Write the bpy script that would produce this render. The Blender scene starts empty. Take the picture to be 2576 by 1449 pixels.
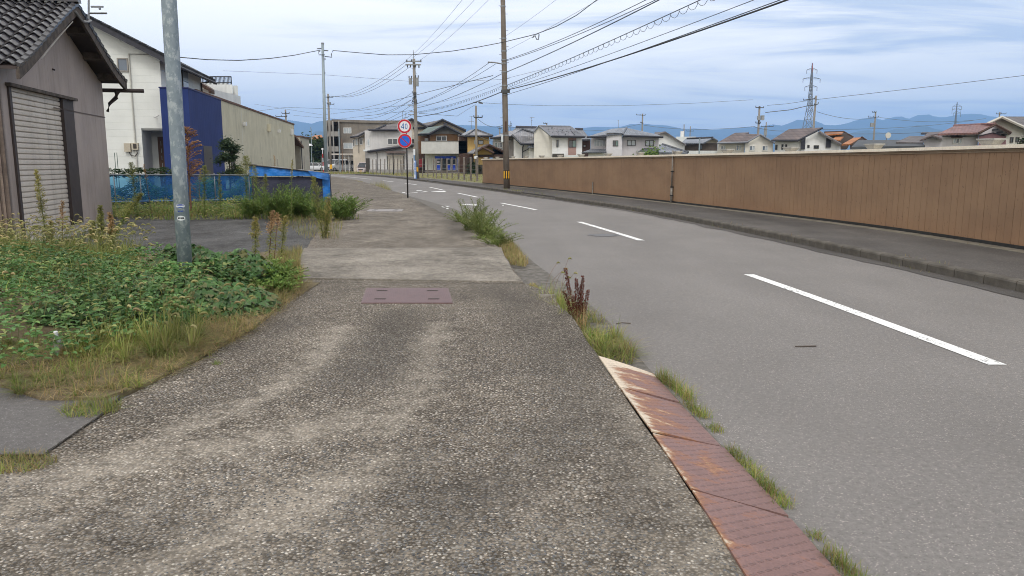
import bpy, math, random
from mathutils import Vector, Matrix, noise
random.seed(7)
R = random.random
U = random.uniform
SC = bpy.context.scene
COL = SC.collection

# ------------------------------------------------------------------ camera
PITCH = math.atan(313.5 / 1935.0)
cam_d = bpy.data.cameras.new("camera")
cam = bpy.data.objects.new("camera", cam_d)
COL.objects.link(cam)
cam.location = (0, 0, 1.5)
cam.rotation_euler = (math.pi / 2 - PITCH, 0, 0)
cam_d.sensor_width = 36
cam_d.lens = 36 * 1935.0 / 2576.0
cam_d.clip_start = 0.1
cam_d.clip_end = 40000
SC.camera = cam

# ------------------------------------------------------------------ sky and sun
SUN_EL, SUN_AZ = math.radians(50), math.radians(178)   # azimuth clockwise from +Y
world = bpy.data.worlds.new("World")
SC.world = world
world.use_nodes = True
wn = world.node_tree
wn.nodes.clear()
def wnode(t, **k):
    n = wn.nodes.new(t)
    for a, b in k.items(): setattr(n, a, b)
    return n
def math_node(nt, op, a, b=None, c=None, clamp=False):
    n = nt.nodes.new('ShaderNodeMath'); n.operation = op; n.use_clamp = clamp
    for i, s in enumerate((a, b, c)):
        if s is None: continue
        if hasattr(s, 'is_linked') or hasattr(s, 'links'): nt.links.new(s, n.inputs[i])
        else: n.inputs[i].default_value = s
    return n.outputs[0]
def mixc(nt, fac, a, b, mode='MIX'):
    n = nt.nodes.new('ShaderNodeMix'); n.data_type = 'RGBA'; n.blend_type = mode
    for i, s in ((0, fac), (6, a), (7, b)):
        if hasattr(s, 'links'): nt.links.new(s, n.inputs[i])
        elif i == 0: n.inputs[0].default_value = s
        else: n.inputs[i].default_value = (s[0], s[1], s[2], 1)
    return n.outputs[2]
sky = wnode('ShaderNodeTexSky', sky_type='NISHITA', sun_disc=False, sun_elevation=SUN_EL, sun_rotation=SUN_AZ)
sky.air_density = 1.2; sky.dust_density = 1.5
tc = wnode('ShaderNodeTexCoord')
sp = wnode('ShaderNodeSeparateXYZ'); wn.links.new(tc.outputs['Generated'], sp.inputs[0])
den = math_node(wn, 'ADD', math_node(wn, 'MAXIMUM', sp.outputs[2], 0.0), 0.10)
px = math_node(wn, 'DIVIDE', sp.outputs[0], den); py = math_node(wn, 'DIVIDE', sp.outputs[1], den)
cb = wnode('ShaderNodeCombineXYZ'); wn.links.new(px, cb.inputs[0]); wn.links.new(py, cb.inputs[1])
def wnoise(scale, sx, sy, off, detail=5, rough=.55, rot=0, dist=0.):
    mp = wnode('ShaderNodeMapping'); mp.inputs['Scale'].default_value = (sx, sy, 1)
    mp.inputs['Location'].default_value = off; mp.inputs['Rotation'].default_value = (0, 0, rot)
    wn.links.new(cb.outputs[0], mp.inputs[0])
    n = wnode('ShaderNodeTexNoise'); wn.links.new(mp.outputs[0], n.inputs[0])
    n.inputs['Scale'].default_value = scale; n.inputs['Detail'].default_value = detail
    n.inputs['Roughness'].default_value = rough; n.inputs['Distortion'].default_value = dist
    return n.outputs[0]
def ramp(nt, fac, stops):
    r = nt.nodes.new('ShaderNodeValToRGB'); nt.links.new(fac, r.inputs[0])
    e = r.color_ramp.elements
    while len(e) > 2: e.remove(e[-1])
    for i, (p, c) in enumerate(stops):
        el = e[i] if i < 2 else e.new(p)
        el.position = p
        c = c if hasattr(c, '__len__') else (c, c, c)
        el.color = (c[0], c[1], c[2], 1)
    return r.outputs[0]
n1 = wnoise(.34, .55, 1.0, (3.1, 1.7, 0), 6, .55, .12, .4)
n2 = wnoise(1.0, .45, 1.3, (0.3, 5.2, 0), 8, .58, .1, 1.2)
n3 = wnoise(.12, .8, 1.0, (2.2, 8.0, 0), 2, .5)
dens = math_node(wn, 'ADD', math_node(wn, 'MULTIPLY', n1, .6), math_node(wn, 'MULTIPLY', n2, .6))
dens = math_node(wn, 'SUBTRACT', dens, .1)
side = math_node(wn, 'MULTIPLY', sp.outputs[0], -0.17)
dens = math_node(wn, 'ADD', dens, side)
dens = math_node(wn, 'ADD', dens, math_node(wn, 'MULTIPLY', math_node(wn, 'SUBTRACT', n3, .5), .25))
SKY_T = dict(bright=(16.4, 15.8, 14.8), mid=(14.2, 13.9, 13.4), dark=(8.0, 8.8, 10.2))
cloud = ramp(wn, dens, [(.34, [c / 17 for c in SKY_T['dark']]), (.44, [c / 17 for c in SKY_T['mid']]), (.53, [c / 17 for c in SKY_T['bright']])])
cloud = mixc(wn, 1.0, cloud, (17, 17, 17), 'MULTIPLY')
# low pale band near the horizon, as the whole sky round
hz = math_node(wn, 'SUBTRACT', 1.0, math_node(wn, 'MULTIPLY', math_node(wn, 'MAXIMUM', sp.outputs[2], 0.0), 8.0), clamp=True)
hz = math_node(wn, 'MULTIPLY', hz, .5)
cloud = mixc(wn, hz, cloud, (15.4, 14.6, 13.0))
# an overcast sky is brighter overhead
zen = math_node(wn, 'ADD', 1.0, math_node(wn, 'MULTIPLY', math_node(wn, 'MAXIMUM', sp.outputs[2], 0.0), .2))
hi = smth_w = wnode('ShaderNodeMapRange'); wn.links.new(sp.outputs[2], hi.inputs[0]); hi.inputs[1].default_value = .3; hi.inputs[2].default_value = .8; hi.inputs[4].default_value = .8
cloud = mixc(wn, hi.outputs[0], cloud, (9.4, 9.0, 8.6))
vm = wnode('ShaderNodeVectorMath', operation='SCALE'); wn.links.new(cloud, vm.inputs[0]); wn.links.new(zen, vm.inputs['Scale'])
allsky = mixc(wn, .94, sky.outputs[0], vm.outputs[0])
bg = wnode('ShaderNodeBackground'); wn.links.new(allsky, bg.inputs[0]); bg.inputs[1].default_value = .1
wo = wnode('ShaderNodeOutputWorld'); wn.links.new(bg.outputs[0], wo.inputs[0])

sun_d = bpy.data.lights.new("sun", 'SUN'); sun_d.energy = 1.4; sun_d.angle = math.radians(18)
sun_d.color = (1, .965, .91)
sun = bpy.data.objects.new("sun", sun_d); COL.objects.link(sun)
sd = Vector((math.sin(SUN_AZ) * math.cos(SUN_EL), math.cos(SUN_AZ) * math.cos(SUN_EL), math.sin(SUN_EL)))
sun.rotation_euler = sd.to_track_quat('Z', 'Y').to_euler()
sun.location = (0, 0, 60)

vs = SC.view_settings
vs.view_transform = 'Standard'; vs.look = 'None'; vs.exposure = 0.0; vs.gamma = 1.0; vs.use_curve_mapping = False
SC.cycles.use_denoising = True
SC.cycles.filter_width = 1.0
SC.cycles.sample_clamp_indirect = 4.0
SC.cycles.max_bounces = 5; SC.cycles.diffuse_bounces = 3; SC.cycles.glossy_bounces = 3
SC.cycles.transmission_bounces = 4; SC.cycles.transparent_max_bounces = 12; SC.cycles.volume_bounces = 1
SC.cycles.caustics_reflective = False; SC.cycles.caustics_refractive = False

# ------------------------------------------------------------------ geometry of the survey
CP, SP_ = math.cos(PITCH), math.sin(PITCH)
def ray(x, y):
    """direction through a point of a 2576 x 1449 print of the view"""
    v = (724.5 - y) / 1935.0
    return (x - 1288) / 1935.0, CP + v * SP_, -SP_ + v * CP
def G(x, y, z=0.0):
    a, b, c = ray(x, y); t = (z - 1.5) / c
    return (a * t, b * t)
def P(x, y, Y):
    a, b, c = ray(x, y); t = Y / b
    return Vector((a * t, Y, 1.5 + c * t))
ZN = {1: (1180, 420, 4.8308), 2: (1680, 420, 4.8308), 3: (2100, 400, 2.8622), 4: (2900, 200, 2.7404), 5: (0, 0, 1.50937), 6: (900, 350, 2.8622), 0: (0, 0, 1 / 1.490683 * 1.0)}
def ZP(z, x, y, Y):
    """survey sheet z, sheet position x y, distance Y -> world point"""
    if z == 0: return P(x, y, Y)
    ox, oy, s = ZN[z]
    return P((ox + x / s) / 1.490683, (oy + y / s) / 1.490683, Y)

def lerp(a, b, t): return a + (b - a) * t
def curve(pts):
    """smooth-ish function X(Y) through measured points (Y, X)"""
    pts = sorted(pts)
    def f(y):
        if y <= pts[0][0]:
            (y0, x0), (y1, x1) = pts[0], pts[1]
        elif y >= pts[-1][0]:
            (y0, x0), (y1, x1) = pts[-2], pts[-1]
        else:
            for i in range(len(pts) - 1):
                if pts[i][0] <= y <= pts[i + 1][0]:
                    (y0, x0), (y1, x1) = pts[i], pts[i + 1]
                    # Catmull-Rom
                    def sl(j):
                        a, b = pts[max(j - 1, 0)], pts[min(j + 1, len(pts) - 1)]
                        return (b[1] - a[1]) / (b[0] - a[0])
                    h = y1 - y0; t = (y - y0) / h
                    m0, m1 = sl(i) * h, sl(i + 1) * h
                    return (2*t**3 - 3*t**2 + 1) * x0 + (t**3 - 2*t**2 + t) * m0 + (-2*t**3 + 3*t**2) * x1 + (t**3 - t**2) * m1
        return x0 + (x1 - x0) * (y - y0) / (y1 - y0)
    return f
CEN = curve([(-6, 4.4), (2, 4.15), (6, 3.9), (11.1, 3.45), (16.2, 2.7), (21.3, 1.86), (26.9, .83), (31.5, -.42), (37.1, -1.68), (42.1, -2.94), (46.5, -4.05), (52.7, -5.6), (58.6, -7.2), (63.3, -8.75), (80, -14.7), (102, -23.4), (135, -40), (170, -62)])
XS = curve([(-6, .95), (2.6, .85), (3.35, .83), (4.95, .72), (5.9, .67), (7.4, .59), (8.95, .41), (9.65, .16), (13.7, -.23), (15.5, -.47), (22, -1.79), (34, -4.45), (42.9, -6.67), (57, -10.32), (76, -15.9), (87.4, -20.0), (105, -27.6)])
XR = curve([(-6, 1.4), (2.8, 1.27), (4.2, 1.2), (5.75, 1.08), (7.5, 1.0), (9.4, .8), (12.8, .31), (16, .02), (18.5, -.2), (23.5, -1.15), (30, -2.75), (36, -4.45), (42.9, -6.3), (57, -10.0), (76, -15.6), (87, -19.4), (105, -26.6), (135, -43), (170, -65)])
XK = curve([(-6, 6.75), (2, 6.65), (9.4, 6.38), (12.35, 6.1), (17.5, 5.5), (26.4, 4.1), (34.3, 2.05), (41.5, .1), (45.8, -1.0), (64.6, -6.4), (85.6, -12.9), (105, -20.5), (135, -36), (170, -58)])
XW = curve([(-6, 9.05), (6, 8.98), (13.24, 8.86), (18.5, 8.4), (28.96, 6.2), (37.46, 4.0), (42.93, 2.45), (58.16, -2.2), (67.4, -5.1), (90, -12.6), (108, -19.5)])

# ------------------------------------------------------------------ object helpers
def tag(o, label=None, cat=None, group=None, kind=None):
    if label: o['label'] = label
    if cat: o['category'] = cat
    if group: o['group'] = group
    if kind: o['kind'] = kind
    return o
def empty(name, loc, label, cat, group=None, rz=0):
    o = bpy.data.objects.new(name, None); COL.objects.link(o)
    o.empty_display_size = .2
    o.location = loc; o.rotation_euler = (0, 0, rz)
    return tag(o, label, cat, group)
def root_loc(o):
    v = Vector((0, 0, 0))
    while o: v += o.location; o = o.parent
    return v
class MB:
    def __init__(s): s.v = []; s.f = []; s.m = []
    def add(s, vs, fs, m=0):
        b = len(s.v); s.v.extend(tuple(q) for q in vs)
        for f in fs: s.f.append(tuple(b + i for i in f)); s.m.append(m)
        return s
    def box(s, x0, x1, y0, y1, z0, z1, m=0):
        return s.add([(x0,y0,z0),(x1,y0,z0),(x1,y1,z0),(x0,y1,z0),(x0,y0,z1),(x1,y0,z1),(x1,y1,z1),(x0,y1,z1)],
                     [(3,2,1,0),(4,5,6,7),(0,1,5,4),(1,2,6,5),(2,3,7,6),(3,0,4,7)], m)
    def hexa(s, a, b, m=0):
        """a, b: two quads of corresponding corners"""
        n = len(a)
        fs = [tuple(range(n - 1, -1, -1)), tuple(range(n, 2 * n))] + [(i, (i + 1) % n, n + (i + 1) % n, n + i) for i in range(n)]
        return s.add(list(a) + list(b), fs, m)
    def prism(s, poly, off, m=0):
        off = Vector(off)
        a = [Vector(p) for p in poly]
        return s.hexa(a, [p + off for p in a], m)
    def slab(s, poly, th, m=0):
        return s.prism(poly, (0, 0, -th), m)
    def tube(s, pts, r, n=6, m=0, cap=True):
        pts = [Vector(p) for p in pts]
        rs = r if hasattr(r, '__len__') else [r] * len(pts)
        b = len(s.v)
        for i, p in enumerate(pts):
            d = (pts[min(i + 1, len(pts) - 1)] - pts[max(i - 1, 0)])
            if d.length < 1e-9: d = Vector((0, 0, 1))
            d.normalize()
            up = Vector((0, 0, 1)) if abs(d.z) < .9 else Vector((0, 1, 0))
            e1 = d.cross(up).normalized(); e2 = e1.cross(d)
            for k in range(n):
                a = 2 * math.pi * k / n
                s.v.append(tuple(p + (e1 * math.cos(a) + e2 * math.sin(a)) * rs[i]))
        for i in range(len(pts) - 1):
            for k in range(n):
                a, c = b + i * n + k, b + i * n + (k + 1) % n
                s.f.append((a, a + n, c + n, c)); s.m.append(m)
        if cap and n > 2:
            s.f.append(tuple(b + k for k in range(n))); s.m.append(m)
            e = b + (len(pts) - 1) * n
            s.f.append(tuple(e + n - 1 - k for k in range(n))); s.m.append(m)
        return s
    def build(s, name, mats, parent=None, smooth=False, **k):
        me = bpy.data.meshes.new(name)
        off = root_loc(parent) if parent else Vector((0, 0, 0))
        v = s.v if off.length < 1e-9 else [(a - off.x, b - off.y, c - off.z) for a, b, c in s.v]
        me.from_pydata(v, [], s.f)
        if not isinstance(mats, (list, tuple)): mats = [mats]
        for q in mats: me.materials.append(q)
        if len(mats) > 1: me.polygons.foreach_set('material_index', s.m)
        if smooth: me.polygons.foreach_set('use_smooth', [True] * len(me.polygons))
        me.update()
        o = bpy.data.objects.new(name, me); COL.objects.link(o)
        o.parent = parent
        return tag(o, **k)
def single(name, mb, mats, label, cat, loc, group=None, smooth=False, **k):
    """a thing that is one mesh, origin at loc"""
    l = Vector(loc)
    mb.v = [(a - l.x, b - l.y, c - l.z) for a, b, c in mb.v]
    o = mb.build(name, mats, None, smooth, label=label, cat=cat, group=group, **k)
    o.location = l
    return o
def smooth_by_angle(o, deg=35):
    me = o.data
    me.polygons.foreach_set('use_smooth', [True] * len(me.polygons))
    try: me.set_sharp_from_angle(angle=math.radians(deg))
    except Exception: pass

# ------------------------------------------------------------------ materials
def srgb(r, g, b):
    f = lambda c: (c / 255 / 12.92) if c / 255 <= .04045 else ((c / 255 + .055) / 1.055) ** 2.4
    return (f(r), f(g), f(b))
def newmat(name):
    m = bpy.data.materials.new(name); m.use_nodes = True
    nt = m.node_tree; nt.nodes.clear()
    out = nt.nodes.new('ShaderNodeOutputMaterial'); b = nt.nodes.new('ShaderNodeBsdfPrincipled')
    nt.links.new(b.outputs[0], out.inputs[0])
    return m, nt, b, out
def texcoord(nt, scale=(1, 1, 1), rot=(0, 0, 0), kind='Object'):
    t = nt.nodes.new('ShaderNodeTexCoord'); mp = nt.nodes.new('ShaderNodeMapping')
    nt.links.new(t.outputs[kind], mp.inputs[0]); mp.inputs['Scale'].default_value = scale; mp.inputs['Rotation'].default_value = rot
    return mp.outputs[0]
def geo_pos(nt, scale=(1, 1, 1), rot=(0, 0, 0)):
    t = nt.nodes.new('ShaderNodeNewGeometry'); mp = nt.nodes.new('ShaderNodeMapping')
    nt.links.new(t.outputs['Position'], mp.inputs[0]); mp.inputs['Scale'].default_value = scale; mp.inputs['Rotation'].default_value = rot
    return mp.outputs[0]
def nnoise(nt, vec, scale, detail=4, rough=.55, dist=0.):
    n = nt.nodes.new('ShaderNodeTexNoise'); nt.links.new(vec, n.inputs[0])
    n.inputs['Scale'].default_value = scale; n.inputs['Detail'].default_value = detail
    n.inputs['Roughness'].default_value = rough; n.inputs['Distortion'].default_value = dist
    return n.outputs[0]
def nvor(nt, vec, scale, feat='F1', rnd=1.0):
    n = nt.nodes.new('ShaderNodeTexVoronoi'); nt.links.new(vec, n.inputs[0]); n.feature = feat
    n.inputs['Scale'].default_value = scale; n.inputs['Randomness'].default_value = rnd
    return n
def bump(nt, bsdf, h, strength=.5, dist=.01):
    b = nt.nodes.new('ShaderNodeBump'); nt.links.new(h, b.inputs['Height'])
    b.inputs['Strength'].default_value = strength; b.inputs['Distance'].default_value = dist
    nt.links.new(b.outputs[0], bsdf.inputs['Normal'])
def smth(nt, v, a, b_):
    n = nt.nodes.new('ShaderNodeMapRange'); nt.links.new(v, n.inputs[0]); n.interpolation_type = 'SMOOTHSTEP'
    n.inputs[1].default_value = a; n.inputs[2].default_value = b_
    return n.outputs[0]
MATS = {}
def mk(name, c1, c2=None, scale=3., rough=.85, metal=0., spec=.3, bmp=0., bsc=60., streak=None, isl=0., dirt=None, dirt_amt=.0, stretch=(1, 1, 1)):
    """weathered surface: two tones of noise, fine speckle, optional vertical streaks"""
    if name in MATS: return MATS[name]
    m, nt, b, out = newmat(name)
    c2 = c2 or tuple(c * .8 for c in c1)
    v = texcoord(nt, stretch)
    f = smth(nt, nnoise(nt, v, scale, 5, .6), .3, .7)
    col = mixc(nt, f, c1, c2)
    if dirt:
        vv = texcoord(nt, (3., 3., .35))
        g = smth(nt, nnoise(nt, vv, 1.6, 5, .65), .48, .75)
        col = mixc(nt, math_node(nt, 'MULTIPLY', g, dirt_amt), col, dirt)
    sp_ = nnoise(nt, v, bsc, 2, .5)
    col = mixc(nt, 1.0, col, ramp(nt, sp_, [(.3, .86), (.7, 1.1)]), 'MULTIPLY')
    if isl:
        g = nt.nodes.new('ShaderNodeObjectInfo')
        r = nt.nodes.new('ShaderNodeMapRange'); nt.links.new(g.outputs['Random'], r.inputs[0])
        r.inputs[3].default_value = 1 - isl; r.inputs[4].default_value = 1 + isl
        cc = nt.nodes.new('ShaderNodeCombineXYZ')
        for i in range(3): nt.links.new(r.outputs[0], cc.inputs[i])
        col = mixc(nt, 1.0, col, cc.outputs[0], 'MULTIPLY')
    nt.links.new(col, b.inputs['Base Color'])
    b.inputs['Roughness'].default_value = rough; b.inputs['Metallic'].default_value = metal
    b.inputs['Specular IOR Level'].default_value = spec
    if bmp: bump(nt, b, sp_, bmp, .01)
    MATS[name] = m
    return m
def leafmat(name, cols, rough=.55, trans=.35, spec=.25):
    """cols: list of colours picked per leaf"""
    if name in MATS: return MATS[name]
    m, nt, b, out = newmat(name)
    g = nt.nodes.new('ShaderNodeNewGeometry')
    stops = [((i + .5) / len(cols), c) for i, c in enumerate(cols)]
    r = nt.nodes.new('ShaderNodeValToRGB'); r.color_ramp.interpolation = 'LINEAR'
    nt.links.new(g.outputs['Random Per Island'], r.inputs[0])
    e = r.color_ramp.elements
    for i, (p, c) in enumerate(stops):
        el = e[i] if i < 2 else e.new(p)
        el.position = p; el.color = (c[0], c[1], c[2], 1)
    v = texcoord(nt); f = nnoise(nt, v, 1.7, 3, .5)
    col = mixc(nt, 1.0, r.outputs[0], ramp(nt, f, [(.32, .62), (.68, 1.38)]), 'MULTIPLY')
    nt.links.new(col, b.inputs['Base Color']); b.inputs['Roughness'].default_value = rough
    b.inputs['Specular IOR Level'].default_value = spec
    t = nt.nodes.new('ShaderNodeBsdfTranslucent'); nt.links.new(col, t.inputs[0])
    mx = nt.nodes.new('ShaderNodeMixShader'); mx.inputs[0].default_value = trans
    nt.links.new(b.outputs[0], mx.inputs[1]); nt.links.new(t.outputs[0], mx.inputs[2]); nt.links.new(mx.outputs[0], out.inputs[0])
    MATS[name] = m
    return m
def glassmat(name, c, rough=.08):
    if name in MATS: return MATS[name]
    m, nt, b, out = newmat(name)
    f = nnoise(nt, texcoord(nt, (1, 1, 1)), 1.1, 2)
    nt.links.new(mixc(nt, f, tuple(q * .6 for q in c), tuple(min(1, q * 1.4) for q in c)), b.inputs['Base Color'])
    b.inputs['Roughness'].default_value = rough; b.inputs['Specular IOR Level'].default_value = .8
    MATS[name] = m
    return m

def aggregate(name, stones, matrix, wear=None, cell=62., wearattr=False, dark=(.05, .045, .04), bs=.8, darkamt=.5, gapw=.5, gapdark=.75):
    """exposed-aggregate paving: rounded stones in a cement matrix"""
    m, nt, b, out = newmat(name)
    v = geo_pos(nt)
    vd = nt.nodes.new('ShaderNodeVectorMath'); vd.operation = 'ADD'
    nn = nt.nodes.new('ShaderNodeTexNoise'); nt.links.new(v, nn.inputs[0]); nn.inputs['Scale'].default_value = 40
    sc = nt.nodes.new('ShaderNodeVectorMath'); sc.operation = 'SCALE'; nt.links.new(nn.outputs['Color'], sc.inputs[0]); sc.inputs['Scale'].default_value = .01
    nt.links.new(v, vd.inputs[0]); nt.links.new(sc.outputs[0], vd.inputs[1])
    vo = nvor(nt, vd.outputs[0], cell)
    sepc = nt.nodes.new('ShaderNodeSeparateColor'); nt.links.new(vo.outputs['Color'], sepc.inputs[0])
    stone = ramp(nt, sepc.outputs[0], [((i + .5) / len(stones), c) for i, c in enumerate(stones)])
    stone_m = smth(nt, vo.outputs['Distance'], gapw, gapw * .62)
    size = smth(nt, sepc.outputs[1], .15, .3)
    stone_m = math_node(nt, 'MULTIPLY', stone_m, size)
    gap = math_node(nt, 'MULTIPLY', smth(nt, vo.outputs['Distance'], gapw * .8, gapw * 1.25), gapdark)
    fine = nnoise(nt, v, 260, 2, .6)
    mat_ = mixc(nt, fine, tuple(c * .55 for c in matrix), tuple(c * 1.4 for c in matrix))
    big = nnoise(nt, geo_pos(nt, (1, .7, 1), (0, 0, .5)), 1.1, 6, .62)
    mid = nnoise(nt, v, 6.5, 5, .65)
    grime = math_node(nt, 'ADD', math_node(nt, 'MULTIPLY', big, .6), math_node(nt, 'MULTIPLY', mid, .4))
    if wearattr:
        at = nt.nodes.new('ShaderNodeAttribute'); at.attribute_name = 'wear'
        w = math_node(nt, 'ADD', math_node(nt, 'ADD', at.outputs['Fac'], math_node(nt, 'MULTIPLY', math_node(nt, 'SUBTRACT', mid, .5), 2.4)), math_node(nt, 'MULTIPLY', math_node(nt, 'SUBTRACT', big, .5), 1.2))
        w = smth(nt, w, .0, 1.35)
        at2 = nt.nodes.new('ShaderNodeAttribute'); at2.attribute_name = 'stain'
        d = math_node(nt, 'ADD', at2.outputs['Fac'], math_node(nt, 'MULTIPLY', math_node(nt, 'SUBTRACT', mid, .5), 2.2))
        d = math_node(nt, 'MULTIPLY', smth(nt, d, .1, 1.2), .42)
    else:
        w = smth(nt, big, .5, .75)
        d = math_node(nt, 'MULTIPLY', smth(nt, grime, .52, .35), darkamt)
    col = mixc(nt, stone_m, mat_, stone)
    col = mixc(nt, gap, col, (.03, .026, .022))
    if wear:
        cover = mixc(nt, fine, tuple(c * .7 for c in wear), tuple(c * 1.2 for c in wear))
        wf = math_node(nt, 'MULTIPLY', w, .38)
        col = mixc(nt, wf, col, cover)
    col = mixc(nt, d, col, dark)
    col = mixc(nt, 1.0, col, ramp(nt, grime, [(.36, .66), (.64, 1.25)]), 'MULTIPLY')
    g3 = nnoise(nt, v, 26, 4, .7)
    col = mixc(nt, 1.0, col, ramp(nt, g3, [(.3, .74), (.7, 1.26)]), 'MULTIPLY')
    nt.links.new(col, b.inputs['Base Color']); b.inputs['Roughness'].default_value = .9; b.inputs['Specular IOR Level'].default_value = .2
    h = math_node(nt, 'ADD', math_node(nt, 'MULTIPLY', stone_m, .8), math_node(nt, 'MULTIPLY', fine, .4))
    bump(nt, b, h, bs, .008)
    return m

def asphalt(name, c, spk, cell=130., tone=.25, edge=None):
    m, nt, b, out = newmat(name)
    v = geo_pos(nt)
    vo = nvor(nt, v, cell)
    sepc = nt.nodes.new('ShaderNodeSeparateColor'); nt.links.new(vo.outputs['Color'], sepc.inputs[0])
    fine = nnoise(nt, v, 190, 3, .7)
    base = mixc(nt, fine, tuple(q * .62 for q in c), tuple(q * 1.34 for q in c))
    lt = math_node(nt, 'MULTIPLY', smth(nt, sepc.outputs[0], .8, .9), smth(nt, vo.outputs['Distance'], .5, .25))
    col = mixc(nt, math_node(nt, 'MULTIPLY', lt, .75), base, spk)
    dk = math_node(nt, 'MULTIPLY', smth(nt, sepc.outputs[1], .8, .9), smth(nt, vo.outputs['Distance'], .5, .25))
    col = mixc(nt, math_node(nt, 'MULTIPLY', dk, .5), col, tuple(q * .3 for q in c))
    g2 = nnoise(nt, v, 30, 4, .75)
    col = mixc(nt, 1.0, col, ramp(nt, g2, [(.3, .80), (.7, 1.2)]), 'MULTIPLY')
    v2 = nvor(nt, v, cell * .38); s2 = nt.nodes.new('ShaderNodeSeparateColor'); nt.links.new(v2.outputs['Color'], s2.inputs[0])
    lt2 = math_node(nt, 'MULTIPLY', smth(nt, s2.outputs[0], .86, .95), smth(nt, v2.outputs['Distance'], .34, .2))
    col = mixc(nt, math_node(nt, 'MULTIPLY', lt2, .6), col, spk)
    big = nnoise(nt, geo_pos(nt, (.5, .12, 1), (0, 0, -.1)), 1.5, 5, .6)
    pat = nnoise(nt, v, .8, 5, .6)
    col = mixc(nt, 1.0, col, ramp(nt, big, [(.3, 1 - tone), (.7, 1 + tone)]), 'MULTIPLY')
    col = mixc(nt, 1.0, col, ramp(nt, pat, [(.3, 1 - tone * .6), (.7, 1 + tone * .6)]), 'MULTIPLY')
    nt.links.new(col, b.inputs['Base Color']); b.inputs['Roughness'].default_value = .88; b.inputs['Specular IOR Level'].default_value = .25
    bump(nt, b, math_node(nt, 'ADD', fine, vo.outputs['Distance']), .45, .004)
    return m

M_side = aggregate('sidewalk_aggregate', [(.165,.16,.15), (.37,.345,.31), (.22,.19,.155), (.46,.42,.37), (.13,.128,.125), (.66,.61,.54)], (.25, .208, .16), wear=(.47, .42, .35), wearattr=True)
M_lot = aggregate('lot_aggregate', [(.10,.10,.11), (.17,.17,.175), (.12,.12,.12), (.30,.30,.29)], (.135, .133, .133), wear=(.19, .185, .18), cell=70, darkamt=.4)
M_slab = aggregate('slab_concrete', [(.28,.255,.22), (.34,.31,.27), (.20,.185,.16)], (.285, .255, .215), wear=(.34, .31, .265), gapdark=.35, cell=90, darkamt=.5, dark=(.14, .125, .105), bs=.3)
M_road = asphalt('road_asphalt', (.198, .186, .176), (.50, .44, .41), tone=.09)
M_patch = asphalt('patch_asphalt', (.135, .127, .122), (.33, .32, .31), tone=.12)
M_walk2 = asphalt('old_asphalt', (.088, .080, .074), (.24, .22, .20), cell=90, tone=.28)
M_gutter = mk('gutter_concrete', (.20, .185, .165), (.10, .092, .08), 9, .95, bmp=.6, bsc=120)
M_kerb = mk('kerb_concrete', (.15, .135, .115), (.085, .076, .064), 3, .95, bmp=.4, bsc=90, isl=.07)
def paint(name, c):
    m, nt, b, out = newmat(name)
    v = geo_pos(nt)
    n = nnoise(nt, geo_pos(nt, (1.6, .6, 1), (0, 0, .6)), 22, 6, .75); n2_ = nnoise(nt, v, 2.2, 2, .5)
    wr = smth(nt, math_node(nt, 'ADD', n, math_node(nt, 'MULTIPLY', n2_, .3)), .69, .76)
    nt.links.new(mixc(nt, wr, c, (.24, .235, .225)), b.inputs['Base Color'])
    b.inputs['Roughness'].default_value = .7
    bump(nt, b, n, .2, .003)
    return m
M_white = paint('road_paint', (.82, .82, .80))
M_soil = mk('soil', (.13, .10, .06), (.21, .17, .10), 14, .95, bmp=.8, bsc=120)
M_grassbase = mk('field_turf', (.14, .145, .055), (.24, .215, .11), 1.2, .95, bmp=.6, bsc=40)
M_ground = mk('far_ground', (.11, .12, .07), (.17, .16, .11), .02, .95)
M_galv = None
# ------------------------------------------------------------------ ground sheets
def strip(name, fa, fb, ys, z, mat, nx=1, kind='structure', za=None, zb=None, label=None, skirt=None):
    mb = MB()
    for y in ys:
        a, b = fa(y), fb(y)
        for i in range(nx + 1):
            t = i / nx
            zz = z if za is None else lerp(za, zb, t)
            mb.v.append((lerp(a, b, t), y, zz))
    n = nx + 1
    for j in range(len(ys) - 1):
        for i in range(nx):
            a = j * n + i
            mb.f.append((a, a + 1, a + 1 + n, a + n)); mb.m.append(0)
    if skirt is not None:      # vertical face down the b edge
        b0 = len(mb.v)
        for y in ys: mb.v.append((fb(y) + .008, y, skirt))
        for j in range(len(ys) - 1):
            mb.f.append((j * n + nx, b0 + j, b0 + j + 1, (j + 1) * n + nx)); mb.m.append(0)
    return mb.build(name, mat, None, kind=kind, label=label)
def frange(a, b, s):
    r = []; x = a
    while x < b - 1e-6: r.append(x); x += s
    return r + [b]
YS = frange(-4, 30, .5) + frange(31, 170, 1.5)[0:]
gm = MB(); gm.add([(-15000, -300, -.16), (15000, -300, -.16), (15000, 14000, -.16), (-15000, 14000, -.16)], [(0, 1, 2, 3)])
gm.build('ground', M_ground, None, kind='structure')
strip('road', lambda y: XR(y) - .02, lambda y: XK(y) + .02, YS, -.1, M_road, 4)
# junction apron on the far right side, where the side road and driveways meet the street
jm = MB(); jm.slab([(-21, 112, -.104), (-14.5, 88, -.104), (-12, 112, -.104), (-14, 150, -.104), (-75, 175, -.104), (-58, 150, -.104)], .02)
jm.build('junction_asphalt', M_road, None, kind='structure')
ED = lambda y: XS(y) + .035 * noise.noise(Vector((0, y * 1.3, 2)))
strip('gutter', lambda y: ED(y) - .05, lambda y: XR(y) + .012 * noise.noise(Vector((0, y * 4, 5))), [y for y in YS if y < 105], 0, M_gutter, 3, za=-.125, zb=-.09)

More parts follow.
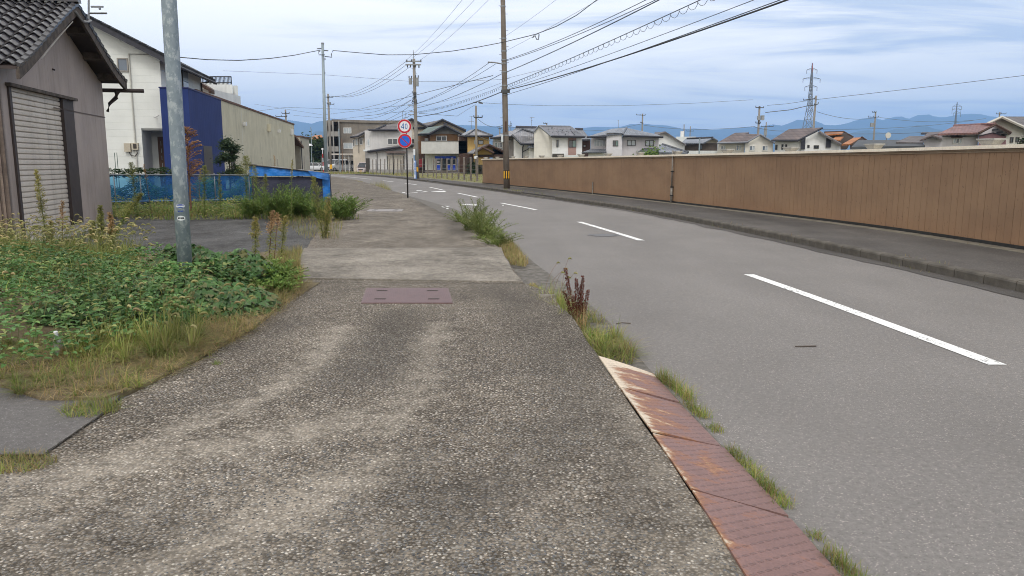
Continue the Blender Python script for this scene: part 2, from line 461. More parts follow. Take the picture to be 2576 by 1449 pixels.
# left sidewalk of exposed aggregate: irregular far edge against the lot
XL = curve([(3.72, -2.44), (4.3, -2.5), (5, -2.5), (6, -2.38), (7, -2.4), (8, -2.5), (9, -2.55), (10, -2.75), (12, -3.3), (13.6, -3.65), (17, -4.3), (20, -4.8), (25, -5.7), (30, -6.9), (34, -8.2), (43, -10.4), (57, -14.2), (76, -19.8), (90, -24.8), (105, -32)])
sw = MB()
ny = 0; rows = frange(-3, 3.7, .1) + frange(3.8, 14, .1) + frange(14.25, 30, .25) + frange(31, 105, 1.)
NXS = 72
wear = []; stain = []
TR = [[(-2.8, 2.2), (-2.23, 3.15), (-1.93, 4.02), (-1.76, 4.49), (-1.57, 4.99), (-1.52, 5.61), (-1.52, 6.87)], [(-.72, 4.2), (-.64, 5.0), (-.72, 6.0), (-.7, 7.0)], [(-3.0, 2.9), (-2.4, 3.45), (-1.6, 3.9), (-.9, 4.4)], [(-1.7, 2.2), (-1.1, 3.0), (-.6, 3.7)], [(.6, 1.6), (.74, 3.2), (.62, 4.6)]]
DK = [[(.45, 4.2), (.4, 5.0), (.3, 5.8), (.15, 7.4), (-.1, 9.0)], [(-.3, 3.2), (.1, 3.6), (.35, 4.3)], [(-1.0, 5.2), (-1.05, 6.2), (-1.15, 7.6)], [(-1.2, 16.3), (-1.4, 20), (-2.4, 25), (-3.6, 30)], [(-2.2, 6.0), (-2.1, 7.2)], [(.2, 8.8), (-.2, 9.3)], [(.6, 5.6), (.5, 6.6)]]
def pd(x, y, pl):
    best = 9
    for (x0, y0), (x1, y1) in zip(pl, pl[1:]):
        dx, dy = x1 - x0, y1 - y0
        t = max(0, min(1, ((x - x0) * dx + (y - y0) * dy) / (dx * dx + dy * dy)))
        best = min(best, math.hypot(x - x0 - t * dx, y - y0 - t * dy))
    return best
def swrow(y, a, b):
    for i in range(NXS + 1):
        x = lerp(a, b, i / NXS)
        sw.v.append((x, y, .004 + .006 * noise.noise(Vector((x * .8, y * .8, 0)))))
        w = max(math.exp(-(pd(x, y, t) / (.17 + .04 * k)) ** 2) for k, t in enumerate(TR)) if y < 9 else 0
        w = max(w, .55 * math.exp(-((y - 2.9) / .9) ** 2)) if y < 6 else w
        if y > 14: w = .35 + .25 * noise.noise(Vector((x, y * .4, 4)))
        d = max(math.exp(-(pd(x, y, t) / .32) ** 2) for t in DK) if y < 32 else .3
        if y > 30: d = .35 + .4 * noise.noise(Vector((x * .6, y * .3, 9)))
        e = ED(y) - x
        if 3 < y < 10: d = max(d, math.exp(-((e - .25) / .3) ** 2) * .8)
        w *= (1 - .6 * d)
        wear.append(w); stain.append(d)
n = NXS + 1
for y in rows: swrow(y, XL(y) + .05 * noise.noise(Vector((3, y * 1.7, 0))) if y > 3.71 else -2.44, ED(y))
for j in range(len(rows) - 1):
    for i in range(NXS):
        q = j * n + i
        sw.f.append((q, q + 1, q + 1 + n, q + n)); sw.m.append(0)
b0 = len(sw.v)
for y in rows: sw.v.append((ED(y) + .01, y, -.13)); wear.append(.2); stain.append(.6)
for j in range(len(rows) - 1):
    sw.f.append((j * n + NXS, b0 + j, b0 + j + 1, (j + 1) * n + NXS)); sw.m.append(0)
r2 = [y for y in rows if y <= 3.72]; o0 = len(sw.v)
for y in r2: swrow(y, -9., -2.44)
for j in range(len(r2) - 1):
    for i in range(NXS): q = o0 + j * n + i; sw.f.append((q, q + 1, q + 1 + n, q + n)); sw.m.append(0)
so = sw.build('sidewalk', M_side, None, kind='structure')
for nm, arr in (('wear', wear), ('stain', stain)):
    at = so.data.attributes.new(nm, 'FLOAT', 'POINT'); at.data.foreach_set('value', arr)

# the lot of older aggregate left of the sidewalk
lm = MB(); lm.add([(-60, -4, -.012), (-2, -4, -.012), (-2, 13, -.012), (-3.4, 16, -.012), (-6, 30, -.012), (-9, 43, -.012), (-18, 76, -.012), (-30, 105, -.012), (-90, 160, -.012), (-90, -4, -.012)], [tuple(range(10))])
lm.build('parking_lot', M_lot, None, kind='structure')
# darker smooth asphalt in the lower left corner
pm = MB(); pm.add([(-9, 3.80, .010), (-2.42, 3.80, .010), (-2.45, 4.1, .010), (-2.46, 4.45, .010), (-2.56, 4.85, .010), (-2.9, 5.05, .010), (-4, 5.3, .010), (-9, 6.2, .010)], [tuple(range(8))])
pm.build('asphalt_patch', M_patch, None, kind='structure')
# concrete slab set across the sidewalk, and its joints
sl = MB()
cs = [(-2.86, 9.97), (.14, 9.64), (.02, 10.5), (-.06, 11.6), (-.12, 12.3), (-.19, 13.68), (-3.68, 13.56), (-3.35, 12.0), (-3.0, 10.9)]
sl.slab([(x, y, .022) for x, y in cs], .15)
sl.build('concrete_slab', M_slab, None, kind='structure')
M_dark = mk('joint_dirt', (.03, .027, .022), (.05, .045, .035), 30, .95)
jt = MB()
for (x0, y0, x1, y1) in [(-3.86, 15.98, -.42, 15.9), (-4.4, 19.6, -1.2, 19.4), (-3.0, 13.70, -.2, 13.72), (-2.9, 9.62, .2, 9.56), (-7.9, 34.5, -4.6, 34.2), (-5.0, 24.6, -4.6, 24.6)]:
    for k in range(12):
        xa, xb = lerp(x0, x1, k / 12), lerp(x0, x1, (k + 1) / 12)
        ya, yb = lerp(y0, y1, k / 12) + U(-.006, .006), lerp(y0, y1, (k + 1) / 12)
        w_ = U(.008, .02)
        jt.add([(xa, ya, .013), (xb, yb, .013), (xb, yb + w_, .013), (xa, ya + w_, .013)], [(0, 1, 2, 3)])
jt.build('sidewalk_joints', M_dark, None, kind='structure')
# dirt line between the patch of asphalt and the sidewalk
ct = MB()
prev = None
for k in range(40):
    t = k / 39; x, y = lerp(-2.425, -2.47, t) + .012 * noise.noise(Vector((k * .6, 0, 0))), lerp(3.8, 4.6, t)
    if prev: ct.add([(prev[0] - .005, prev[1], .016), (prev[0] + .005, prev[1], .016), (x + .005, y, .016), (x - .005, y, .016)], [(0, 1, 2, 3)])
    prev = (x, y)
ct.build('crack_line', M_dark, None, kind='structure')

# right sidewalk: old asphalt, concrete strip at the wall, kerb of single blocks
YR = frange(-4, 108, 1.0)
strip('far_sidewalk', lambda y: XK(y) + .14, lambda y: XW(y) - .33, YR, .02, M_walk2, 3)
M_strip = mk('strip_concrete', (.25, .225, .18), (.13, .115, .09), 5, .95, bmp=.5, bsc=80)
q = MB()
for a, b in zip(YR, YR[1:]): q.add([(XK(a) + .141, a, -.16), (XK(b) + .141, b, -.16), (XK(b) + .141, b, .02), (XK(a) + .141, a, .02)], [(0, 1, 2, 3)])
q.build('sidewalk_edge', M_walk2, None, kind='structure')
strip('footing_strip', lambda y: XW(y) - .34, lambda y: XW(y) + .3, YR, .026, M_strip, 1)
kb = empty('kerb', (6.3, 9.4, -.1), None, None); kb['kind'] = 'structure'
y = -3.0; kmesh = None; idx = 0
def lowered(y): return 34.6 < y < 40.2 or 61.5 < y < 66.5 or 80 < y < 110
while y < 108:
    L = .6 if y < 66 else 2.4
    x0, x1 = XK(y), XK(y + L); ang = math.atan2(x0 - x1, L)
    if kmesh is None:
        kmb = MB()
        # rounded-top kerb profile extruded 0.59 m
        prof = [(0, -.05), (0, .105), (.012, .128), (.035, .138), (.15, .14), (.15, -.05)]
        kmb.hexa([(px_, 0.006, pz) for px_, pz in prof], [(px_, .594, pz) for px_, pz in prof])
        ko = kmb.build('kerb_block', M_kerb, kb); ko.data.transform(Matrix.Translation((6.3, 9.4, -.1)))
        kmesh = ko.data
    else:
        ko = bpy.data.objects.new('kerb_block', kmesh); COL.objects.link(ko); ko.parent = kb
    ko.location = (x0 - 6.3 + U(-.002, .002), y - 9.4, (-.085 if lowered(y) else U(-.003, .002)))
    ko.rotation_euler = (0, 0, ang); ko.scale = (1, L / .6, 1)
    y += L / 1.0
# grit along the kerb foot
strip('road_edge_dirt', lambda y: XK(y) - .30 - .12 * noise.noise(Vector((0, y * .9, 7))), lambda y: XK(y) + .01, [q for q in YS if q < 108], -.094, M_walk2, 1)

# ------------------------------------------------------------------ markings
mk_ = MB()
def dash(y0, y1, w=.15, cx=0):
    ys = frange(y0, y1, .5)
    for a, b in zip(ys, ys[1:]):
        mk_.add([(CEN(a) - w / 2 + cx, a, -.095), (CEN(a) + w / 2 + cx, a, -.095), (CEN(b) + w / 2 + cx, b, -.095), (CEN(b) - w / 2 + cx, b, -.095)], [(0, 1, 2, 3)])
for a, b in [(-3.5, 1.4), (6.0, 11.1), (16.1, 21.3), (26.9, 31.6), (37, 42.1), (46.5, 52.7), (58.6, 63.3), (68, 73), (79, 104)]: dash(a, b)
def mpoly(pts): mk_.add([G(2576 and (1480 + x / 5.152) / 1.490683, (660 + y / 5.152) / 1.490683, -.1) + (-.095,) for x, y in pts], [tuple(range(len(pts) - 1, -1, -1))])
mpoly([(905, 590), (975, 580), (1075, 582), (1020, 598), (985, 610), (925, 606)])
mpoly([(990, 628), (1040, 618), (1105, 618), (1050, 636), (1005, 636)])
mpoly([(1280, 550), (1380, 541), (1540, 543), (1630, 555), (1500, 558), (1350, 557)])
mpoly([(1460, 577), (1560, 569), (1640, 573), (1600, 579)])
mpoly([(2070, 567), (2110, 562), (2110, 572), (2080, 573)])
mpoly([(400, 290), (440, 280), (540, 283), (510, 293)])
mpoly([(185, 340), (430, 315), (450, 319), (240, 338)])
mpoly([(140, 315), (215, 315), (190, 328), (150, 324)])
mpoly([(505, 315), (570, 300), (660, 296), (560, 312)])
mpoly([(690, 300), (810, 291), (965, 293), (1005, 310), (870, 309)])
mk_.build('road_markings', M_white, None, kind='structure')
ck = MB()
for pts in ([(1558, 718), (1700, 722), (1900, 719), (2200, 722)], [(1590, 752), (1760, 748), (1980, 750)], [(1866, 727), (1868, 745)], [(1928, 737), (1916, 749)]):
    w_ = [G(x / 1.490683, y / 1.490683, -.1) for x, y in pts]
    for (x0, y0), (x1, y1) in zip(w_, w_[1:]):
        for k in range(8):
            a, b = k / 8, (k + 1) / 8; j0 = .03 * noise.noise(Vector((x0 + k, 1, 0))); j1 = .03 * noise.noise(Vector((x0 + k + 1, 1, 0)))
            ck.add([(lerp(x0, x1, a), lerp(y0, y1, a) + j0, -.0955), (lerp(x0, x1, b), lerp(y0, y1, b) + j1, -.0955), (lerp(x0, x1, b), lerp(y0, y1, b) + j1 + .05, -.0955), (lerp(x0, x1, a), lerp(y0, y1, a) + j0 + .05, -.0955)], [(0, 1, 2, 3)])
ck.build('road_seams', mk('seam_tar', (.10, .095, .09), (.13, .12, .115), 9, .9), None, kind='structure')
# faint manhole and repair seam in the carriageway
M_iron = mk('cast_iron', (.14, .135, .135), (.11, .108, .11), 30, .6, metal=.3, bmp=.4, bsc=90)
def disc(mb, cx, cy, z, r, n=24, m=0, h=.006):
    mb.hexa([(cx + r * math.cos(2*math.pi*k/n), cy + r * math.sin(2*math.pi*k/n), z - .02) for k in range(n)], [(cx + r * math.cos(2*math.pi*k/n), cy + r * math.sin(2*math.pi*k/n), z + h) for k in range(n)], m)
gx, gy = G(1518, 592, -.1)
mh = empty('manhole_cover', (gx, gy, -.1), 'round iron manhole cover sunk in the grey carriageway beside a white dash', 'manhole cover')
d_ = MB(); disc(d_, gx, gy, -.1, .36, 28, 0, .004); d_.build('cover_ring', M_iron, mh)
d_ = MB(); disc(d_, gx, gy, -.096, .29, 28, 0, .006); d_.build('cover_disc', mk('cast_iron_dark', (.16, .155, .155), (.13, .128, .13), 40, .6, metal=.2), mh)

# ------------------------------------------------------------------ steel covers and ramp plates
def checker(name, base, rust_amt, cream):
    m, nt, b, out = newmat(name)
    v = geo_pos(nt, rot=(0, 0, .13))
    n1_ = nnoise(nt, geo_pos(nt, (1.5, 2.4, 1), (0, 0, .5)), 2.6, 6, .7, .3)
    n2_ = nnoise(nt, geo_pos(nt, (1, 1.6, 1)), 14, 5, .75)
    nn = math_node(nt, 'ADD', math_node(nt, 'MULTIPLY', n1_, .72), math_node(nt, 'MULTIPLY', n2_, .28))
    at = nt.nodes.new('ShaderNodeAttribute'); at.attribute_name = 'wearp'
    nn = math_node(nt, 'ADD', nn, math_node(nt, 'MULTIPLY', at.outputs['Fac'], .25))
    col = ramp(nt, nn, [(.42, base), (.51, tuple(q * 1.15 for q in base)), (.57, (.26, .12, .075)), (.63, (.36, .18, .09)), (.69, cream), (.8, tuple(q * 1.15 for q in cream))])
    fine = nnoise(nt, v, 90, 3, .7)
    col = mixc(nt, 1.0, col, ramp(nt, fine, [(.3, .82), (.7, 1.14)]), 'MULTIPLY')
    # raised lozenges: alternate diagonal bars
    sp1 = nt.nodes.new('ShaderNodeSeparateXYZ'); nt.links.new(geo_pos(nt, (19, 19, 1), (0, 0, .9)), sp1.inputs[0])
    fx = math_node(nt, 'ABSOLUTE', math_node(nt, 'SUBTRACT', math_node(nt, 'FRACT', sp1.outputs[0]), .5))
    row = math_node(nt, 'MULTIPLY', math_node(nt, 'FLOOR', sp1.outputs[0]), .5)
    fy = math_node(nt, 'ABSOLUTE', math_node(nt, 'SUBTRACT', math_node(nt, 'FRACT', math_node(nt, 'ADD', sp1.outputs[1], row)), .5))
    bar = math_node(nt, 'MULTIPLY', smth(nt, fx, .12, .06), smth(nt, fy, .36, .28))
    col = mixc(nt, math_node(nt, 'MULTIPLY', bar, .16), col, (.045, .03, .03))
    nt.links.new(col, b.inputs['Base Color']); b.inputs['Roughness'].default_value = .55; b.inputs['Specular IOR Level'].default_value = .45
    bump(nt, b, math_node(nt, 'ADD', bar, math_node(nt, 'MULTIPLY', fine, .2)), .8, .006)
    return m
M_plate = checker('rusty_chequer_plate', (.205, .117, .103), .5, (.60, .50, .38))
jl = [((.675, 5.86), (1.085, 5.83)), ((.725, 4.985), (1.11, 5.03)), ((.775, 4.02), (1.20, 4.17)), ((.835, 3.37), (1.265, 3.29)), ((.86, 2.45), (1.29, 2.4)), ((.9, 1.6), (1.35, 1.55))]
jl = [((.675, 5.86), (1.08, 5.72)), ((.725, 4.985), (1.13, 4.98)), ((.785, 4.12), (1.20, 4.17)), ((.83, 3.36), (1.262, 3.28)), ((.86, 2.45), (1.30, 2.38)), ((.9, 1.6), (1.35, 1.55))]
plabels = ['cream and rust ramp plate next to the grass clump in the gutter', 'rust streaked cream ramp plate, second from the grass clump end', 'brown ramp plate with a worn pale spot, between two dark seams', 'dark red brown ramp plate nearest the viewer', 'red brown ramp plate below the picture edge']
for k in range(4):
    (a0, a1), (b0, b1) = jl[k]
    (c0, c1), (d0, d1) = jl[k + 1]
    pb = MB(); vals = []
    NX, NY = 8, 14
    for j in range(NY + 1):
        t = j / NY * .965 + .016
        for i in range(NX + 1):
            s = i / NX
            x = lerp(lerp(a0, c0, t), lerp(b0, d0, t), s); yy = lerp(lerp(a1, c1, t), lerp(b1, d1, t), s)
            z = lerp(.018, -.088, s ** 1.0) + .004 * math.sin(k * 2 + s * 3)
            pb.v.append((x, yy, z))
            vals.append((1.1 - .26 * k - .2 * t) * (1 - s * 1.0) + (.12 if k < 2 else 0) + (.9 if k == 0 and t < .16 else 0) + (.8 * math.exp(-((s - .55) ** 2 + (t - .45) ** 2) * 40) if k == 2 else 0) + (.5 * math.exp(-s * 14)) - .35)
    nn_ = NX + 1
    for j in range(NY):
        for i in range(NX):
            q = j * nn_ + i; pb.f.append((q, q + nn_, q + nn_ + 1, q + 1)); pb.m.append(0)
    tb = len(pb.v)
    ringi = [i for i in range(nn_)] + [j * nn_ + NX for j in range(1, NY + 1)] + [NY * nn_ + i for i in range(NX - 1, -1, -1)] + [j * nn_ for j in range(NY - 1, 0, -1)]
    for i in ringi:
        p = pb.v[i]; pb.v.append((p[0], p[1], p[2] - .012)); vals.append(vals[i] * .5)
    L_ = len(ringi)
    for i in range(L_):
        pb.f.append((ringi[i], ringi[(i + 1) % L_], tb + (i + 1) % L_, tb + i)); pb.m.append(0)
    o = pb.build('ramp_plate', M_plate, None, label=plabels[k], cat='ramp plate', group='steel kerb ramp plates')
    at = o.data.attributes.new('wearp', 'FLOAT', 'POINT'); at.data.foreach_set('value', vals)
M_cov = mk('cover_steel', (.155, .085, .085), (.125, .072, .072), 20, .5, spec=.5, bmp=.3, bsc=60, dirt=(.08, .04, .03), dirt_amt=.4)
def steel_cover(x0, x1, y0, y1, label, sk, ribs=True, mat=None):
    c = empty('inspection_cover', ((x0 + x1) / 2, (y0 + y1) / 2, 0), label, 'inspection cover', 'steel inspection covers in the sidewalk')
    q = MB(); q.hexa([(x0, y0, -.02), (x1, y0, -.02), (x1 - sk, y1, -.02), (x0 - sk, y1, -.02)], [(x0, y0, .016), (x1, y0, .016), (x1 - sk, y1, .016), (x0 - sk, y1, .016)])
    q.build('plate', mat or M_cov, c)
    if ribs:
        rb = MB(); nrib = 46
        for k in range(nrib):
            xa = lerp(x0 + .02, x1 - .02, k / (nrib - 1))
            rb.hexa([(xa - .004, y0 + .02, .0162), (xa + .004, y0 + .02, .0162), (xa + .004 - sk, y1 - .02, .0162), (xa - .004 - sk, y1 - .02, .0162)], [(xa - .003, y0 + .02, .0195), (xa + .003, y0 + .02, .0195), (xa + .003 - sk, y1 - .02, .0195), (xa - .003 - sk, y1 - .02, .0195)])
        rb.build('ribs', mat or M_cov, c, kind='stuff')
    for fx in (.2, .8):
        for fy in (.22, .78):
            cx, cy = lerp(x0, x1, fx) - sk * fy, lerp(y0, y1, fy)
            h = MB(); h.box(cx - .062, cx + .062, cy - .016, cy + .016, .0163, .021)
            h.build('handle_slot', M_dark, c)
    return c
fr_ = MB(); 
steel_cover(-1.63, -.64, 8.17, 9.17, 'large reddish ribbed steel cover in the sidewalk before the pale slab', .13)
steel_cover(-4.58, -3.46, 24.2, 25.4, 'small grey steel cover farther along the sidewalk beside the tarp shelter', .1, False, mk('cover_grey', (.30, .28, .27), (.24, .22, .21), 8, .7))
mk('cement', (.26, .24, .205), (.15, .135, .11), 9, .95, bmp=.5)
for nm, (x, y), ln, wd, an in [('cement_patch', (-3.9, 22.0), 1.2, .10, .1), ('cement_patch', (-3.0, 20.4), .9, .07, .4), ('cement_patch', (-6.5, 36), 1.6, .35, .1), ('cement_patch', (-7.3, 40.5), 2.4, .3, .05), ('cement_patch', (-8.2, 47), 1.6, .5, 0)]:
    q = MB(); pts = []
    for k in range(10):
        a = 2 * math.pi * k / 10; r = U(.75, 1.1)
        px_, py_ = math.cos(a) * ln / 2 * r, math.sin(a) * wd / 2 * r
        pts.append((x + px_ * math.cos(an) - py_ * math.sin(an), y + px_ * math.sin(an) + py_ * math.cos(an), .0135))
    q.add(pts, [tuple(range(10))]); q.build(nm, MATS['cement'], None, kind='structure')

# loose and embedded pebbles near the viewer
M_peb = leafmat('pebbles', [(.06, .062, .066), (.13, .13, .13), (.09, .085, .075), (.19, .185, .175), (.11, .115, .125), (.15, .125, .095), (.25, .24, .22)], .8, 0.0)
pbm = MB()
def pebble(mb, x, y, z, r):
    a = U(0, 6.28); sx, sy, sz = r * U(.8, 1.3), r * U(.6, .9), r * U(.3, .45)
    c, s = math.cos(a), math.sin(a)
    vs_ = []
    for (u_, v_, w_) in [(1, 0, 0), (.5, .8, 0), (-.5, .8, 0), (-1, 0, 0), (-.5, -.8, 0), (.5, -.8, 0), (.35, .3, .85), (-.4, .25, .9), (0, -.45, .85)]:
        u_ *= sx * U(.85, 1.15); v_ *= sy; vs_.append((x + u_ * c - v_ * s, y + u_ * s + v_ * c, z + w_ * sz))
    mb.add(vs_, [(0, 1, 6), (1, 2, 7, 6), (2, 3, 7), (3, 4, 8, 7), (4, 5, 8), (5, 0, 6, 8), (6, 7, 8)])
cnt = 0
while cnt < 21000:
    y = 2.45 + 4.2 * R() ** 1.5; x = U(-.72 * y - .35, min(.9, ED(y) - .02))
    if y > 3.75 and x < -2.4: continue
    w = max(math.exp(-(pd(x, y, t) / .17) ** 2) for t in TR)
    if R() < w * .8: continue
    pebble(pbm, x, y, .004, U(.003, .0085) * (1.25 if R() < .06 else 1)); cnt += 1
pbm.build('gravel', M_peb, None, kind='stuff')
# ------------------------------------------------------------------ long brown boarded wall
def woodwall(name):
    m, nt, b, out = newmat(name)
    v = geo_pos(nt, (1, 1, 1))
    f = smth(nt, nnoise(nt, geo_pos(nt, (.35, .35, .8)), 1.6, 5, .6), .3, .7)
    col = mixc(nt, f, (.315, .202, .122), (.255, .16, .098))
    st = smth(nt, nnoise(nt, geo_pos(nt, (26, 26, 2.2)), 1.0, 5, .65), .54, .72)
    col = mixc(nt, math_node(nt, 'MULTIPLY', st, .2), col, (.15, .09, .05))
    sepz = nt.nodes.new('ShaderNodeSeparateXYZ'); nt.links.new(v, sepz.inputs[0])
    lo = math_node(nt, 'MULTIPLY', smth(nt, sepz.outputs[2], .65, .0), .28)
    col = mixc(nt, math_node(nt, 'MULTIPLY', lo, nnoise(nt, v, 3, 4)), col, (.34, .15, .07))
    sp_ = nvor(nt, geo_pos(nt, (22, 22, 9)), 1.0)
    sk = math_node(nt, 'MULTIPLY', smth(nt, sp_.outputs['Distance'], .22, .12), smth(nt, nnoise(nt, geo_pos(nt, (2, 2, 1.5)), 2.2, 3), .45, .62))
    col = mixc(nt, math_node(nt, 'MULTIPLY', sk, .55), col, (.05, .028, .018))
    g = nt.nodes.new('ShaderNodeObjectInfo')
    r = nt.nodes.new('ShaderNodeMapRange'); nt.links.new(g.outputs['Random'], r.inputs[0]); r.inputs[3].default_value = .975; r.inputs[4].default_value = 1.025
    cc = nt.nodes.new('ShaderNodeCombineXYZ')
    for i in range(3): nt.links.new(r.outputs[0], cc.inputs[i])
    col = mixc(nt, 1.0, col, cc.outputs[0], 'MULTIPLY')
    nt.links.new(col, b.inputs['Base Color']); b.inputs['Roughness'].default_value = .8; b.inputs['Specular IOR Level'].default_value = .25
    bump(nt, b, nnoise(nt, geo_pos(nt, (60, 60, 6)), 1.0, 3), .3, .004)
    return m
M_board = woodwall('brown_boards')
M_cap = mk('wall_cap', (.90, .82, .68), (.82, .73, .59), 3, .6, dirt=(.4, .3, .2), dirt_amt=.25)
M_trim = mk('wall_trim', (.33, .25, .17), (.26, .19, .125), 4, .7)
M_blk = mk('black_rail', (.02, .02, .02), (.035, .033, .03), 8, .6)
M_backing = mk('wall_backing', (.15, .095, .06), (.17, .105, .065), 4, .9)
wy0, wy1 = 6.0, 58.16
wall = empty('garden_wall', (XW(20), 20, 0), 'long brown vertical boarded wall with cream cap running beside the far sidewalk', 'wall')
def wallstrip(name, mat, z0, z1, off0, off1, ya=wy0, yb=wy1, step=1.0):
    mb = MB(); ys = frange(ya, yb, step)
    for a, b in zip(ys, ys[1:]):
        mb.hexa([(XW(a) + off0, a, z0), (XW(a) + off1, a, z0), (XW(a) + off1, a, z1), (XW(a) + off0, a, z1)],
                [(XW(b) + off0, b, z0), (XW(b) + off1, b, z0), (XW(b) + off1, b, z1), (XW(b) + off0, b, z1)])
    return mb.build(name, mat, wall)
wallstrip('backing', M_backing, .03, 1.72, .028, .16)
wallstrip('cap', M_cap, 1.765, 1.83, -.10, .24)
wallstrip('cap_moulding', M_trim, 1.735, 1.763, -.05, .19)
wallstrip('cap_moulding', M_trim, 1.70, 1.733, -.025, .165)
wallstrip('base_rail', M_blk, .028, .085, -.02, .03)
y = wy0; bmesh_board = None
while y < wy1 - .1:
    x0, x1 = XW(y), XW(y + .2)
    L = .2; a = math.atan2(x0 - x1, L)
    dy = .2 * math.cos(a)
    if bmesh_board is None:
        bb = MB(); bb.hexa([(0, .0035, .086), (.025, .0035, .086), (.025, .0035, 1.70), (0, .0035, 1.70)], [(0, .1965, .086), (.025, .1965, .086), (.025, .1965, 1.70), (0, .1965, 1.70)])
        bo = bb.build('board', M_board, wall); bo.data.transform(Matrix.Translation(wall.location)); bmesh_board = bo.data
    else:
        bo = bpy.data.objects.new('board', bmesh_board); COL.objects.link(bo); bo.parent = wall
    bo.location = (x0 - wall.location.x + U(-.002, .002), y - wall.location.y, 0)
    bo.rotation_euler = (0, 0, a)
    y += dy
# wall return at the far end
q = MB(); e0 = XW(wy1); q.hexa([(e0, wy1 + .001, .03), (e0 + 12, wy1 + 3, .03), (e0 + 12, wy1 + 3, 1.72), (e0, wy1 + .001, 1.72)], [(e0, wy1 + .14, .03), (e0 + 12, wy1 + 3.14, .03), (e0 + 12, wy1 + 3.14, 1.72), (e0, wy1 + .14, 1.72)])
q.build('end_return', M_board, wall)
# trough-shaped lamps/bowls on the cap
M_bowl = mk('bowl_concrete', (.42, .41, .38), (.33, .32, .30), 8, .85, bmp=.3)
def ray_wall(xpx):
    lo, hi = 6, 58
    for _ in range(40):
        mid = (lo + hi) / 2
        a, b, c = ray(xpx, 385)
        if XW(mid) + .1 > a / b * mid: lo = mid
        else: hi = mid
    return lo
bowl = None
for xp in (2490, 2198, 1989, 1830, 1704, 1611, 1530, 1462, 1409, 1363, 1323, 1290, 1251, 1222):
    yy = ray_wall(xp); xx = XW(yy) + .1
    if bowl is None:
        q = MB(); zb = 1.83
        def ringq(w, d, z): return [(-w, -d, z), (w, -d, z), (w, d, z), (-w, d, z)]
        q.hexa(ringq(.085, .12, 0), ringq(.13, .19, .095)); q.hexa(ringq(.14, .205, .095), ringq(.14, .205, .125))
        bowl = q.build('cap_bowl', M_bowl, wall); bowl.data.transform(Matrix.Translation(wall.location)); bm_ = bowl.data
        o = bowl
    else:
        o = bpy.data.objects.new('cap_bowl', bm_); COL.objects.link(o); o.parent = wall
    o.location = (xx - wall.location.x, yy - wall.location.y, 1.832); o.rotation_euler = (0, 0, U(-.1, .1) + .2)
# conduit on the wall
M_pipe = mk('conduit_steel', (.30, .28, .25), (.20, .18, .16), 9, .55, metal=.4)
wy_ = ray_wall(1704); wx_ = XW(wy_)
cd = empty('conduit_pipe', (wx_ - .07, wy_, .026), 'thin grey vertical conduit pipe clamped to the brown boarded wall', 'pipe')
q = MB(); q.tube([(wx_ - .07, wy_, .027), (wx_ - .07, wy_, .62)], .045, 8); q.build('lower_sleeve', M_pipe, cd, smooth=True)
q = MB(); q.tube([(wx_ - .07, wy_, .62), (wx_ - .07, wy_, 1.98)], .03, 8); q.build('pipe', M_pipe, cd, smooth=True)
for z in (.3, .62, 1.2): q = MB(); q.box(wx_ - .125, wx_ - .012, wy_ - .05, wy_ + .05, z - .02, z + .02); q.build('clamp', M_blk, cd)
yy = ray_wall(1500); q = MB(); q.tube([(XW(yy) - .05, yy, .027), (XW(yy) - .05, yy, .62)], .028, 6)
single('short_post', q, M_pipe, 'short thin rusty post standing against the brown wall toward its far end', 'post', (XW(yy) - .05, yy, .027))

# ------------------------------------------------------------------ poles
def galv():
    m, nt, b, out = newmat('galvanised_steel')
    v = texcoord(nt, (1, 1, .6))
    f = nvor(nt, texcoord(nt, (1, 1, .7)), 26.)
    sepc = nt.nodes.new('ShaderNodeSeparateColor'); nt.links.new(f.outputs['Color'], sepc.inputs[0])
    bl = smth(nt, nnoise(nt, v, 15, 5, .72), .50, .60)
    col = mixc(nt, sepc.outputs[0], (.195, .24, .27), (.24, .285, .315))
    col = mixc(nt, math_node(nt, 'MULTIPLY', bl, .7), col, (.42, .46, .48))
    nt.links.new(col, b.inputs['Base Color']); b.inputs['Roughness'].default_value = .55; b.inputs['Metallic'].default_value = .25
    b.inputs['Specular IOR Level'].default_value = .4
    bump(nt, b, bl, .1, .002)
    return m
M_galv = galv()
# near steel pole: base in the ivy, leaning a touch
pb_ = Vector((*G(470, 745), 0)); top = P(443, 300, pb_.y - .02)
pr = .079
pole = empty('steel_pole', pb_, 'thick bluish galvanised steel pole rising out of the ivy at the left front', 'pole')
d_ = (top - pb_); d_.z = d_.z; dirp = d_ / d_.z
tp = pb_ + dirp * 5.2
q = MB(); q.tube([pb_ + dirp * t for t in (-.05, 1.5, 3, 5.2)], pr, 28); o = q.build('shaft', M_galv, pole, smooth=True)
q = MB(); q.tube([tp, tp + Vector((0, 0, .05))], pr + .01, 28); q.build('cap', M_galv, pole)
M_stblue = mk('sticker_blue', (.02, .06, .30), (.02, .06, .28), 5, .4)
M_stwhite = mk('sticker_white', (.62, .66, .66), (.55, .58, .58), 9, .5)
M_stblack = mk('sticker_black', (.02, .02, .025), (.03, .03, .03), 9, .5)
def on_pole(z, ang, dz, rr):
    c = pb_ + dirp * z
    # ang measured from the side facing the viewer
    fa = math.atan2(-c.x, -c.y) ; a = fa + ang
    return Vector((c.x + math.sin(a) * rr, c.y + math.cos(a) * rr, c.z + dz))
